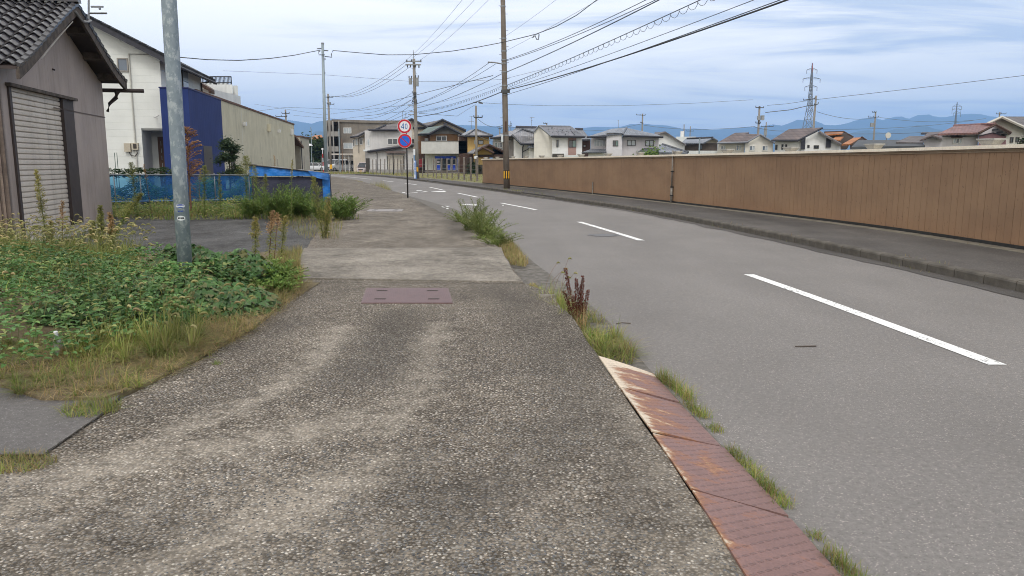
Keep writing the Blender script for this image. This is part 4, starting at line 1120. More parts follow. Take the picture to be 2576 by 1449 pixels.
def win(r, z, x0, y0, x1, y1, Y, n=2, frame=None, glass=None, d=.07, fw=.06):
    a, b = ZP(z, x0, y1, Y), ZP(z, x1, y0, Y); frame = frame or M_fw; glass = glass or M_gd
    X0, X1, Z0, Z1 = a.x, b.x, a.z, b.z
    q = MB(); q.box(X0, X1, Y - d, Y + .02, Z0, Z0 + fw); q.box(X0, X1, Y - d, Y + .02, Z1 - fw, Z1)
    q.box(X0, X0 + fw, Y - d, Y + .02, Z0 + fw, Z1 - fw); q.box(X1 - fw, X1, Y - d, Y + .02, Z0 + fw, Z1 - fw)
    for k in range(1, n):
        xm = lerp(X0, X1, k / n); q.box(xm - fw / 2, xm + fw / 2, Y - d + .01, Y + .015, Z0 + fw, Z1 - fw)
    f = q.build('window', frame, r)
    for k in range(n):
        xa, xb = lerp(X0 + fw, X1 - fw, k / n), lerp(X0 + fw, X1 - fw, (k + 1) / n)
        q = MB(); q.box(xa, xb, Y - d / 2 + .006 * (k % 2), Y - d / 2 + .012 + .006 * (k % 2), Z0 + fw * .9, Z1 - fw * .9)
        q.build('pane', glass if not isinstance(glass, (list, tuple)) else glass[k % len(glass)], f)
    return f

# ------------------------------------------------------------------ garage with tiled roof (near left)
A = Vector((-9.85, 15.2, 0)); d_ = Vector((-.209, .978, 0)).normalized(); n_in = Vector((-d_.y, d_.x, 0))   # n_in points away from the road
WL = 6.65
gar = empty('garage', A + d_ * WL / 2, 'brown metal-clad garage with closed roller shutter and dark glazed tile roof at left', 'garage')
def GL(s, w, z): return A + d_ * s + n_in * w + Vector((0, 0, z))
ZE, ZA = 3.32, 5.0
def ze(s): return lerp(3.30, 3.66, s / WL)
def gbox(mb, s0, s1, w0, w1, z0, z1, m=0):
    a = [GL(s0, w0, z0), GL(s1, w0, z0), GL(s1, w1, z0), GL(s0, w1, z0)]
    b = [GL(s0, w0, z1), GL(s1, w0, z1), GL(s1, w1, z1), GL(s0, w1, z1)]
    return mb.hexa(a, b, m)
def corrug(name, c, dirt=(.10, .08, .07), per=.032):
    m, nt, b, out = newmat(name)
    s = nt.nodes.new('ShaderNodeSeparateXYZ'); nt.links.new(geo_pos(nt), s.inputs[0])
    a = math_node(nt, 'SUBTRACT', math_node(nt, 'MULTIPLY', s.outputs[1], 1.0), math_node(nt, 'MULTIPLY', s.outputs[0], .25))
    w = math_node(nt, 'SINE', math_node(nt, 'MULTIPLY', a, 2 * math.pi / per))
    n_ = nnoise(nt, geo_pos(nt, (1, 1, .5)), 1.3, 5, .6)
    col = mixc(nt, smth(nt, n_, .35, .7), c, tuple(q * .8 for q in c))
    st = smth(nt, nnoise(nt, geo_pos(nt, (7, 7, .4)), 1.2, 5, .7), .5, .75)
    col = mixc(nt, math_node(nt, 'MULTIPLY', st, .3), col, dirt)
    col = mixc(nt, 1.0, col, ramp(nt, math_node(nt, 'MULTIPLY_ADD', w, .5, .5), [(0, .84), (1, 1.08)]), 'MULTIPLY')
    nt.links.new(col, b.inputs['Base Color']); b.inputs['Roughness'].default_value = .6; b.inputs['Specular IOR Level'].default_value = .35
    bump(nt, b, w, .5, .008)
    return m
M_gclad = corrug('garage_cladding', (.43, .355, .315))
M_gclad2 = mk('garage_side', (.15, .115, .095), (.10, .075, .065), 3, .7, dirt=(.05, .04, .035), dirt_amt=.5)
M_wood = mk('aged_wood', (.13, .105, .088), (.06, .05, .044), 6, .9, dirt=(.03, .027, .025), dirt_amt=.6, bmp=.5, bsc=70)
M_dkbrown = mk('dark_brown_steel', (.062, .046, .042), (.045, .034, .032), 4, .6)
M_slat = mk('shutter_slat', (.62, .555, .48), (.55, .49, .42), 2.5, .55, dirt=(.2, .17, .14), dirt_amt=.35)
# gable wall in sheets, each a panel; opening s .45..3.35 with jambs
def gz(s): return ze(s) + (ZA - ze(s)) * (1 - abs(s - WL / 2) / (WL / 2))
S0, S1, ZD = .42, 3.36, 3.0
edges = [0, S0, 1.15, 1.95, 2.65, S1, 4.12, 4.95, 5.8, WL]
for k, (a, b) in enumerate(zip(edges, edges[1:])):
    zb = ZD + .06 if S0 <= a < S1 - .01 else -.05
    if abs(a - S1) < .01: zb = ZD + .06
    pts = [(a + .002, zb), (b - .002, zb), (b - .002, gz(b))]
    if a < WL / 2 < b: pts.append((WL / 2, ZA))
    pts.append((a + .002, gz(a)))
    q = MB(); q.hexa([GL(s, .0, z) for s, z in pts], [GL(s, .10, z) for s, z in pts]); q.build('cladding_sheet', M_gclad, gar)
q = MB(); gbox(q, 2.8, WL + .01, -.012, -.002, 2.74, 2.765); q.build('cladding_joint', M_gclad2, gar)
q = MB(); gbox(q, S1 - .0, 4.12, .02, .16, -.05, ZD + .055); q.build('door_jamb', M_dkbrown, gar)
q = MB(); gbox(q, S1 - .04, S1 + .02, -.04, .14, -.03, ZD); q.build('door_track', M_dkbrown, gar)
q = MB(); gbox(q, S1 + .02, 4.12, -.012, .015, -.03, ZD + .02); q.build('door_jamb_face', M_dkbrown, gar)
q = MB(); gbox(q, S0 - .08, S0 + .03, -.04, .14, -.03, ZD); q.build('door_track', M_dkbrown, gar)
q = MB(); gbox(q, S0 - .14, 4.2, -.10, .02, ZD, ZD + .065); q.build('door_header', M_wood, gar)
q = MB(); gbox(q, S0, S1, .10, .30, ZD - .35, ZD + .06); q.build('shutter_box', M_dkbrown, gar)
sh = empty('roller_shutter', (0, 0, 0), None, None); sh.parent = gar; sh.location = (0, 0, 0)
nsl = 27; hs = (ZD + .02) / nsl; slm = None
for k in range(nsl):
    z0 = .02 + k * hs
    if slm is None:
        q = MB(); prof = [(.055, 0), (.036, .008), (.031, .02), (.030, hs * .5), (.033, hs - .016), (.058, hs - .009), (.064, hs - .002), (.085, hs - .002), (.085, 0)]
        q.hexa([GL(S0 + .03, w, z) for w, z in prof], [GL(S1 - .04, w, z) for w, z in prof])
        o = q.build('slat', M_slat, sh); slm = o.data
    else:
        o = bpy.data.objects.new('slat', slm); COL.objects.link(o); o.parent = sh
    o.location = (0, 0, z0)
q = MB(); gbox(q, S0 + .02, S1 - .03, .02, .09, -.02, .05); q.build('bottom_rail', M_slat, sh)
# left side wall (toward the viewer), back wall
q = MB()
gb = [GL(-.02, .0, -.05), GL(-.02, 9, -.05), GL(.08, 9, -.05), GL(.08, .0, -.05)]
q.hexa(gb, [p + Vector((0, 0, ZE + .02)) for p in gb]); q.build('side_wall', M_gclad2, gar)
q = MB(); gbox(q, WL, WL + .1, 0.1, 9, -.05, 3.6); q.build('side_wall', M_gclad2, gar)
ribm = None
for k in range(26):
    w = .0 + k * .085
    if ribm is None:
        q = MB(); q.hexa([GL(-.045, 0, -.05), GL(-.02, 0, -.05), GL(-.02, .04, -.05), GL(-.045, .04, -.05)], [GL(-.045, 0, ZE - .02), GL(-.02, 0, ZE - .02), GL(-.02, .04, ZE - .02), GL(-.045, .04, ZE - .02)])
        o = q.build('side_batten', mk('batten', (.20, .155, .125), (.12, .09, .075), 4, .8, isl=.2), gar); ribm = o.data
    else: o = bpy.data.objects.new('side_batten', ribm); COL.objects.link(o); o.parent = gar
    o.location = n_in * w
M_green = mk('green_pipe', (.03, .09, .075), (.025, .07, .06), 4, .5)
q = MB(); q.tube([GL(-.12, .32, -.02), GL(-.12, .32, 1.8), GL(-.12, .34, 2.9)], .045, 8); q.build('drain_pipe', M_green, gar, smooth=True)
# roof: boards below, tiles above
OV = .50; OS = .42
M_tile = mk('glazed_tile', (.034, .032, .037), (.022, .021, .025), 5, .24, spec=.45, isl=.3)
slope_l = math.hypot(WL / 2 + OS, 0)
def RF(s, w, h=0):
    """point on the roof plane (both slopes), h above it; slight upsweep at eaves"""
    t = abs(s - WL / 2) / (WL / 2)
    z = ze(s) + .14 + (ZA - ze(s)) * (1 - t) + .10 * max(0, t - .72) ** 2 * 6
    return GL(s, w, z + h)
for sgn in (-1, 1):
    q = MB(); n_ = 8; base = len(q.v)
    ss = [WL / 2 + sgn * (WL / 2 + OS) * k / n_ for k in range(n_ + 1)]
    for s0, s1 in zip(ss, ss[1:]): q.hexa([RF(s0, -OV, -.05), RF(s0, 9, -.05), RF(s1, 9, -.05), RF(s1, -OV, -.05)], [RF(s0, -OV, 0), RF(s0, 9, 0), RF(s1, 9, 0), RF(s1, -OV, 0)])
    q.build('roof_boarding', M_dkbrown, gar)
    q = MB()
    for s0, s1 in zip(ss, ss[1:]): q.hexa([RF(s0, -OV - .03, -.24), RF(s0, -OV + .03, -.24), RF(s1, -OV + .03, -.24), RF(s1, -OV - .03, -.24)], [RF(s0, -OV - .03, -.01), RF(s0, -OV + .03, -.01), RF(s1, -OV + .03, -.01), RF(s1, -OV - .03, -.01)])
    q.build('barge_board', M_wood, gar)
    # rafters ends under the verge
    for k in range(3):
        s = WL / 2 + sgn * (WL / 2) * (.25 + .33 * k)
        q = MB(); q.hexa([RF(s - .06, -OV + .03, -.2), RF(s + .06, -OV + .03, -.2), RF(s + .06, -OV + .03, -.05), RF(s - .06, -OV + .03, -.05)], [RF(s - .06, .0, -.2), RF(s + .06, .0, -.2), RF(s + .06, .0, -.05), RF(s - .06, .0, -.05)]); q.build('purlin_end', M_wood, gar)
q = MB(); ss = [-.35 + k * (WL / 2 - .1) / 6 for k in range(7)]
q.tube([RF(s, -OV - .035, -.27) for s in ss[2:]], .014, 4); q.build('verge_pipe', mk('pale_pipe', (.36, .34, .30), (.25, .23, .2), 6, .7), gar)
# wavy tiles: each course laps over the one below
TW = .275; NROW = 15; HALF = WL / 2 + OS; TL = HALF / NROW
ztop = .03
slope_ang = math.atan2(ZA - ZE, WL / 2)
tcount = 0
for r_ in range(NROW):
    for c_ in range(15):
        w0 = -OV + .0 + c_ * TW
        s_low = -OS + r_ * TL; s_hi = s_low + TL * 1.18
        q = MB(); NP = 7
        for (s, h) in ((s_low, .062), (s_hi, .008)):
            for lay in (0, 1):
                for i in range(NP):
                    t = i / (NP - 1)
                    # S-shaped pantile section
                    hh = .040 * math.sin(2 * math.pi * (t * .98 + .55)) + .024 * math.sin(math.pi * t)
                    p = RF(s, w0 + t * TW, h + hh - (.016 if lay else 0)); q.v.append(tuple(p))
        for i in range(NP - 1):
            q.f.append((i, 2 * NP + i, 2 * NP + i + 1, i + 1)); q.m.append(0)
            q.f.append((i, i + 1, NP + i + 1, NP + i)); q.m.append(0)
        q.f.append((0, NP, 3 * NP, 2 * NP)); q.m.append(0)
        o = q.build('roof_tile', M_tile, gar, smooth=False); tcount += 1
        smooth_by_angle(o, 50)
# verge caps on the left rake
for r_ in range(NROW):
    s0 = -OS + r_ * TL; s1 = s0 + TL * 1.12
    q = MB(); q.hexa([RF(s0, -OV - .045, -.02), RF(s0, -OV + .05, .04), RF(s0, -OV + .02, .085), RF(s0, -OV - .06, .05)], [RF(s1, -OV - .045, -.05), RF(s1, -OV + .05, .01), RF(s1, -OV + .02, .055), RF(s1, -OV - .06, .02)])
    q.build('verge_tile', M_tile, gar)
    s0 = WL + OS - r_ * TL; s1 = s0 - TL * 1.12
    q = MB(); q.hexa([RF(s0, -OV - .045, -.02), RF(s0, -OV + .25, .04), RF(s0, -OV + .02, .095), RF(s0, -OV - .06, .06)], [RF(s1, -OV - .045, -.05), RF(s1, -OV + .25, .01), RF(s1, -OV + .02, .055), RF(s1, -OV - .06, .02)])
    q.build('verge_tile', M_tile, gar)
for k in range(14):
    w0 = -OV - .08 + k * .32
    q = MB(); pr_ = [(-.13, .02), (-.11, .10), (-.05, .17), (.05, .17), (.11, .10), (.13, .02)]
    q.hexa([RF(WL / 2, w0, 0) + d_ * a + Vector((0, 0, h)) for a, h in pr_], [RF(WL / 2, w0 + .33, 0) + d_ * a * .93 + Vector((0, 0, h - .008)) for a, h in pr_]); q.build('ridge_tile', M_tile, gar)
# eave gutter at the far corner with its hopper and bend
q = MB(); e_ = RF(WL + OS - .02, 0, -.16); q.tube([GL(WL + .45, -.95, ZE + .2), GL(WL + .45, 1.5, ZE + .2)], .055, 8); q.build('gutter', M_dkbrown, gar, smooth=True)
q = MB(); q.tube([GL(WL + .45, -.25, ZE + .18), GL(WL + .43, -.22, ZE), GL(WL + .2, -.1, ZE - .18), GL(WL + .14, -.05, ZE - .4)], [.10, .06, .045, .045], 8); q.build('downpipe', M_dkbrown, gar, smooth=True)
q = MB(); q.tube([RF(WL * .46, -OV - .05, -.1), GL(WL * .5, -OV - .12, ZA - .25), GL(WL * .56, -OV - .1, ZA - .2), GL(WL * .62, -OV - .06, ZA - .1)], .03, 5); q.build('cable_conduit', mk('conduit_grey', (.25, .25, .25), (.2, .2, .2), 5, .6), gar)
for s, z in ((1.55, 3.55), (2.95, 3.62)):
    q = MB(); q.tube([GL(s, 0, z), GL(s, -.05, z - .02)], .022, 6); q.build('wall_hook', M_dkbrown, gar)
# concrete apron before the shutter
q = MB(); q.hexa([GL(-.6, -.75, -.03), GL(4.6, -.62, -.03), GL(5.6, .0, -.03), GL(-.3, .1, -.03)], [GL(-.55, -.7, .045), GL(4.5, -.55, .045), GL(5.5, .0, .045), GL(-.3, .1, .045)])
q.build('concrete_apron', mk('apron_concrete', (.36, .34, .31), (.22, .2, .18), 4, .95, bmp=.4), None, kind='structure')

# ------------------------------------------------------------------ white house with blue block
M_whs = sidemat('white_siding', (.73, .745, .71), (.67, .685, .65), .30, True, .08, .08)
M_blu = sidemat('blue_cladding', (.026, .045, .16), (.021, .037, .135), .25, False, .1, .3, .7)
M_blu.node_tree.nodes['Principled BSDF'].inputs['Specular IOR Level'].default_value = .15
M_slate = tilemat('dark_slate_roof', (.040, .042, .050), None, .55, spec=.2)
M_fas = mk('dark_fascia', (.035, .035, .045), (.05, .05, .06), 3, .6)
HS = Vector((-.15, .989, 0)).normalized(); HF = Vector((-HS.y, HS.x, 0))    # HF: to the left along the front
HC = Vector((P(412, 300, 36.).x, 36.0, 0))                                    # front right corner of the white part
wh = empty('white_house', HC + HF * 5, 'white house with flush blue block, brown door and sloping dark tiled roof behind the garage', 'house')
def HL(a, b, z): return HC + HF * a + HS * b + Vector((0, 0, z))   # a leftwards, b back
def hbox(mb, a0, a1, b0, b1, z0, z1, m=0): return mb.hexa([HL(a0, b0, z0), HL(a0, b1, z0), HL(a1, b1, z0), HL(a1, b0, z0)], [HL(a0, b0, z1), HL(a0, b1, z1), HL(a1, b1, z1), HL(a1, b0, z1)], m)
ZC = 6.25; SLP = .52
def hz(a): return ZC + SLP * a
rec = ((P(365, 400, 36).x - HC.x) / HF.x, (P(404, 400, 36).x - HC.x) / HF.x)      # entrance recess
ra, rb = rec
q = MB()
pts = [(0, 3.08), (ra, 3.08), (ra, -.1), (9, -.1), (9, hz(5) - 1.0), (5, hz(5)), (0, ZC)]
q.hexa([HL(a, 0, z) for a, z in pts], [HL(a, .12, z) for a, z in pts]); q.build('front_wall', M_whs, wh)
q = MB(); q.hexa([HL(0, .12, 2.95), HL(0, 7.6, 2.95), HL(0, 7.6, ZC), HL(0, .12, ZC)], [HL(.12, .12, 2.95), HL(.12, 7.6, 2.95), HL(.12, 7.6, ZC), HL(.12, .12, ZC)]); q.build('side_wall', M_whs, wh)
q = MB(); hbox(q, rb, 9, 1.4, 1.52, -.1, 3.0); hbox(q, ra, ra + .1, .12, 1.4, -.1, 3.0); q.build('recess_wall', M_whs, wh)
q = MB(); hbox(q, 0, ra + .1, .12, 1.4, 3.0, 3.08); q.build('recess_ceiling', M_whs, wh)
M_door = mk('brown_door', (.13, .075, .05), (.10, .055, .04), 4, .5)
da = lerp(ra, rb, .40); db = lerp(ra, rb, .80)
q = MB(); hbox(q, db, da, 1.34, 1.395, 0.05, 2.75); dr = q.build('entrance_door', M_door, wh)
for k in range(7): q = MB(); hbox(q, lerp(da, db, .46), lerp(da, db, .54), 1.325, 1.339, .3 + k * .34, .5 + k * .34); q.build('door_light', M_gw, dr)
q = MB(); hbox(q, lerp(ra, rb, .9), lerp(ra, rb, .94), 1.3, 1.395, 0, 2.9); q.build('door_frame', M_fw, wh)
# blue block
bz = 4.84
bx0, bx1 = (P(402, 300, 35.5).x - HC.x) / HF.x, (P(469, 300, 35.5).x - HC.x) / HF.x
q = MB(); hbox(q, bx1, bx0, -.5, 6.3, -.1, bz); q.build('blue_block', M_blu, wh)
q = MB(); hbox(q, bx1 - .03, bx0 + .03, -.53, 6.33, bz, bz + .05); q.build('block_coping', mk('blue_coping', (.02, .024, .10), (.02, .02, .09), 5, .5), wh)
q = MB(); hbox(q, bx1 - .012, bx1 - .002, 1.7, 3.5, 0, 2.35); q.build('doorway_recess', M_fd, wh)
# small window, pipe, meters
X = lambda px, Y=36.: (P(px, 300, Y).x - HC.x) / HF.x
def hwin(a0, a1, z0, z1, n, frame, glass, b=-.0):
    q = MB(); f = .05
    hbox(q, a0, a1, b - .06, b - .002, z0, z0 + f); hbox(q, a0, a1, b - .06, b - .002, z1 - f, z1); hbox(q, a0, a0 + f, b - .06, b - .002, z0 + f, z1 - f); hbox(q, a1 - f, a1, b - .06, b - .002, z0 + f, z1 - f)
    w = q.build('window', frame, wh)
    q = MB(); hbox(q, a0 + f * .9, a1 - f * .9, b - .03, b - .01, z0 + f * .9, z1 - f * .9); q.build('pane', glass, w)
hwin(X(339), X(314), P(330, 182, 36).z, P(330, 148, 36).z, 1, mk('frame_taupe', (.30, .28, .25), (.25, .23, .21), 3, .6), M_gb)
q = MB(); a = X(342); q.tube([HL(X(402), -.05, P(342, 137, 36).z), HL(a, -.05, P(342, 137, 36).z), HL(a, -.05, .1)], .035, 6); q.build('downpipe', mk('pale_pipe2', (.50, .49, .44), (.42, .41, .37), 4, .6), wh)
M_box = mk('meter_cream', (.52, .47, .37), (.46, .41, .32), 4, .6)
for (x0, x1, y0, y1, dk) in ((316.5, 331, 361, 382, 0), (334, 349, 360, 377, 1)):
    q = MB(); hbox(q, X(x1), X(x0), -.16, -.002, P(x0, y1, 36).z, P(x0, y0, 36).z); mbx = q.build('meter_box', M_box, wh)
    if dk: q = MB(); hbox(q, X(346), X(338), -.172, -.161, P(340, 374, 36).z, P(340, 362, 36).z); q.build('meter_glass', M_fd, mbx)
q = MB(); q.tube([HL(X(326), -.06, P(0, 383, 36).z), HL(X(330), -.08, P(0, 391, 36).z), HL(X(340), -.1, P(0, 393, 36).z), HL(X(346), -.06, P(0, 384, 36).z)], .022, 5); q.build('meter_cable', M_fd, wh)
q = MB(); p_ = HL(X(396), -.06, P(0, 294, 36).z); q.tube([p_, p_ + Vector((.0, -.25, -.05)), p_ + Vector((.25, -.3, .05))], .03, 5); q.build('wall_lamp', M_fw, wh)
# roof plane
q = MB()
rp = lambda a, b, h: HL(a, b, hz(a) + h)
q.hexa([rp(-.6, -.55, .02), rp(-.6, 8.3, .02), rp(5.2, 8.3, .02), rp(5.2, -.55, .02)], [rp(-.6, -.55, .2), rp(-.6, 8.3, .2), rp(5.2, 8.3, .2), rp(5.2, -.55, .2)]); q.build('roof', M_slate, wh)
q = MB(); q.hexa([rp(-.78, -.60, -.12), rp(-.78, -.552, -.12), rp(5.2, -.552, -.12), rp(5.2, -.60, -.12)], [rp(-.78, -.60, .16), rp(-.78, -.552, .16), rp(5.2, -.552, .16), rp(5.2, -.60, .16)]); q.build('barge_board', M_fas, wh)
for k in range(17):
    a = -.7 + k * .36
    q = MB(); q.hexa([rp(a, -.64, .16), rp(a, -.3, .2), rp(a, -.3, .28), rp(a, -.64, .26)], [rp(a + .37, -.64, .15), rp(a + .37, -.3, .19), rp(a + .37, -.3, .25), rp(a + .37, -.64, .22)]); q.build('verge_tile', M_slate, wh)
q = MB(); q.tube([rp(-.68, -.5, .0), rp(-.68, 8.2, .0)], .07, 6); q.build('gutter', M_fas, wh)
# side wall window (faces the road)
def swin(b0, b1, z0, z1):
    q = MB(); q.hexa([HL(-.05, b0, z0), HL(-.05, b1, z0), HL(-.05, b1, z1), HL(-.05, b0, z1)], [HL(-.002, b0, z0), HL(-.002, b1, z0), HL(-.002, b1, z1), HL(-.002, b0, z1)]); w = q.build('window', M_fd, wh)
    q = MB(); q.hexa([HL(-.058, b0 + .05, z0 + .05), HL(-.058, b1 - .05, z0 + .05), HL(-.058, b1 - .05, lerp(z0, z1, .55)), HL(-.058, b0 + .05, lerp(z0, z1, .55))], [HL(-.052, b0 + .05, z0 + .05), HL(-.052, b1 - .05, z0 + .05), HL(-.052, b1 - .05, lerp(z0, z1, .55)), HL(-.052, b0 + .05, lerp(z0, z1, .55))]); q.build('pane', M_gd, w)
    zz = lerp(z0, z1, .58)
    q = MB(); q.hexa([HL(-.058, b0 + .05, zz), HL(-.058, b1 - .05, zz), HL(-.058, b1 - .05, z1 - .05), HL(-.058, b0 + .05, z1 - .05)], [HL(-.052, b0 + .05, zz), HL(-.052, b1 - .05, zz), HL(-.052, b1 - .05, z1 - .05), HL(-.052, b0 + .05, z1 - .05)]); q.build('pane', M_gw, w)
swin(3.6, 4.7, 4.9, 6.1)
q = MB(); q.tube([HL(-.65, 7.4, ZC - .1), HL(-.4, 7.4, ZC - .35), HL(-.06, 7.4, ZC - .4), HL(-.06, 7.4, 3.)], .05, 6); q.build('downpipe', M_fas, wh)

# white building with a railed roof terrace behind
M_whw = mk('white_render', (0.717, 0.742, 0.730), (0.614, 0.640, 0.640), 1.5, .8, dirt=(.3, .3, .3), dirt_amt=.25)
tb = bld('white building with black railed roof terrace behind the blue and white house', 5, 1220, 52, 'building', 'building')
wbox(tb, 5, 1120, 1290, 470, 54, 62, M_whw)
wbox(tb, 5, 1150, 1315, 478, 52.5, 54, M_whw, 530, 'balcony')
wbox(tb, 5, 1316, 1345, 484, 52.9, 58, M_whw, 545, 'balcony')
wbox(tb, 5, 1195, 1300, 530, 53.4, 54, M_whw, 560, 'bracket_wall')
q = MB(); a, b = ZP(5, 1115, 434, 52.6), ZP(5, 1308, 440, 52.6); c0 = ZP(5, 1150, 478, 52.6)
q.tube([(a.x, 52.6, a.z), (b.x, 52.6, a.z)], .035, 4); q.tube([(b.x, 52.6, a.z), (b.x * 58 / 52.6, 58, a.z)], .035, 4); q.tube([(a.x, 52.6, c0.z + .12), (b.x, 52.6, c0.z + .12)], .025, 4); q.build('rail', M_bk, tb)
nb = 26
for k in range(nb + 1):
    x = lerp(a.x, b.x, k / nb); q = MB(); q.box(x - .015, x + .015, 52.58, 52.62, c0.z, a.z); q.build('baluster', M_bk, tb)
for k in range(8):
    yk = 52.9 + k * .6; bx_ = b.x * yk / 52.6; q = MB(); q.box(bx_ - .02, bx_ + .02, yk, yk + .03, c0.z, a.z); q.build('baluster', M_bk, tb)
# low brown roofs at the junction of the two
q = MB(); rr = [ZP(5, 1110, 455, 47), ZP(5, 1190, 490, 47.5), ZP(5, 1188, 505, 47.5), ZP(5, 1112, 475, 47)]
lr = bld('small dark tiled roof wing between the white house and the terrace building', 5, 1150, 47, 'house')
q.slab([ZP(5, 1105, 452, 46), ZP(5, 1192, 500, 46.5), ZP(5, 1300, 560, 52), ZP(5, 1140, 462, 52)], .22); q.build('roof', tilemat('brown_tile', (.16, .10, .075), (.09, .06, .05), .6), lr)
wbox(lr, 5, 1100, 1180, 500, 46.6, 52, M_whw)

# ------------------------------------------------------------------ long beige building
M_bei = mk('beige_render', (.60, .56, .42), (.52, .485, .36), .9, .9, dirt=(.17, .16, .12), dirt_amt=.4, bmp=.2)
M_rust = mk('rust_coping', (.17, .085, .055), (.10, .06, .045), 5, .8)
lb0 = Vector((-16.4, 41.0, 0)); lb1 = Vector((P(743, 400, 76).x, 76, 0)); dl = (lb1 - lb0).normalized(); nl = Vector((-dl.y, dl.x, 0)); LL = (lb1 - lb0).length
ztopb = P(604, 264, 51).z
bb_ = empty('beige_building', lb0 + dl * LL / 2, 'long windowless beige rendered building with rusty coping behind the tarp fence', 'building')
def BL(s, w, z): return lb0 + dl * s + nl * w + Vector((0, 0, z))
def bbox(mb, s0, s1, w0, w1, z0, z1): return mb.hexa([BL(s0, w0, z0), BL(s1, w0, z0), BL(s1, w1, z0), BL(s0, w1, z0)], [BL(s0, w0, z1), BL(s1, w0, z1), BL(s1, w1, z1), BL(s0, w1, z1)])
q = MB(); bbox(q, 0, LL, 0, 9, -.1, ztopb - .06); q.build('wall', M_bei, bb_)
q = MB(); bbox(q, -.05, LL + .05, -.06, 9, ztopb - .06, ztopb + .06); q.build('coping', M_rust, bb_)
def onB(px, y):      # point on its long face seen at sheet px,y
    a, b, c = ray(px, y); k = a / b; s = (k * lb0.y - lb0.x) / (dl.x - k * dl.y); p = lb0 + dl * s
    return s, 1.5 + c / b * p.y
for (x, y, w_, h_) in ((611.5, 311, 14, 10), (699, 363 - 34, 14, 10), (795 / 1., 388, 0, 0)):
    if not w_: continue
    s, z = onB(x, y); q = MB(); bbox(q, s - .2, s + .2, -.22, -.002, z - .14, z + .1); q.build('wall_lamp', M_fw, bb_)
for zx, zy in ((300, 368), (545, 410)):
    px_, py_ = (900 + zx / 2.862) / 1.4907, (350 + zy / 2.862) / 1.4907
    s, z = onB(px_, py_); q = MB(); bbox(q, s - .3, s + .3, -.25, -.002, z - .3, z + .25); q.build('vent_hood', M_bei if zx == 300 else M_fw, bb_)
s, z = onB(585, 378); q = MB(); bbox(q, s - .7, s + .5, -.03, -.002, .9, 2.3); q.build('dark_window', M_fd, bb_)
# far wing with set back doors
LW = 13
q = MB(); bbox(q, LL + .01, LL + LW, 2.2, 9, -.1, ztopb - 1.4); q.build('recessed_wall', M_bei, bb_)
q = MB(); bbox(q, LL + 5.5, LL + LW, 0.2, 2.2, -.1, ztopb - 1.0); q.build('wing_wall', mk('beige_wing', (.45, .42, .34), (.38, .355, .29), 2, .9), bb_)
q = MB(); q.hexa([BL(LL, -.1, ztopb - 1.2), BL(LL + 6, -.1, ztopb - 2.2), BL(LL + 6, 3, ztopb - 1.2), BL(LL, 3, ztopb - .4)], [BL(LL, -.1, ztopb - 1.0), BL(LL + 6, -.1, ztopb - 2.0), BL(LL + 6, 3, ztopb - 1.), BL(LL, 3, ztopb - .2)]); q.build('porch_roof', M_rust, bb_)
q = MB(); bbox(q, LL + 1.2, LL + 3.8, 2.08, 2.195, 0, 3.0); q.build('glazed_door', M_fd, bb_)
q = MB(); bbox(q, LL + 5.4, LL + LW + .05, .05, 2.2, ztopb - 1.0, ztopb - .88); q.build('coping', M_rust, bb_)
q = MB(); q.tube([BL(LL + 5.2, .05, ztopb - 1.4), BL(LL + 5.2, .05, 0)], .05, 6); q.build('downpipe', M_fas, bb_)

# ------------------------------------------------------------------ concrete apartment block
M_apt = mk('weathered_concrete', (.255, .225, .19), (.165, .145, .122), .35, .95, dirt=(.10, .09, .078), dirt_amt=.6, bmp=.2)
M_aptp = mk('apartment_parapet', (.36, .345, .325), (.28, .27, .25), .5, .9, dirt=(.16, .15, .14), dirt_amt=.4)
ap = bld('grey stained concrete apartment block with open stair landings behind the parked cars', 1, 700, 160, 'apartment block', 'apartment_block')
wbox(ap, 1, 430, 1545, 152, 160, 172, M_apt)
q = MB(); a, b = ZP(1, 310, 142, 159.8), ZP(1, 1550, 176, 159.8); q.hexa([(a.x, 159.7, a.z - .4), (b.x, 159.7, b.z - .4), (b.x, 172, b.z - .4), (a.x, 172, a.z - .4)], [(a.x, 159.7, a.z + .1), (b.x, 159.7, b.z + .1), (b.x, 172, b.z + .1), (a.x, 172, a.z + .1)]); q.build('roof_edge', M_apt, ap)
wbox(ap, 1, 215, 429, 150, 161.5, 172, M_apt)
for (y0, y1) in ((352, 440), (622, 715)):
    wbox(ap, 1, 205, 432, y0, 158.6, 158.8, M_aptp, y1, 'landing_parapet')
    wbox(ap, 1, 205, 432, y1 - 8, 158.8, 161.5, M_aptp, y1 + 4, 'landing_slab')
for x0, x1 in ((200, 222), (316, 338), (428, 445)): wbox(ap, 1, x0, x1, 165, 158.4, 161.5, M_aptp, None, 'pier')
for (x0, y0, x1, y1) in ((345, 228, 395, 350), (290, 232, 312, 350), (232, 255, 250, 340), (352, 495, 412, 622), (300, 500, 318, 622), (225, 505, 250, 560)):
    wbox(ap, 1, x0, x1, y0, 161.3, 161.5, M_fd, y1, 'dark_opening')
for (x0, y0, x1, y1) in ((525, 283, 665, 388), (525, 558, 690, 665)): win(ap, 1, x0, y0, x1, y1, 160, 3 if y0 < 500 else 2, M_fw, M_gw, .1, .1)
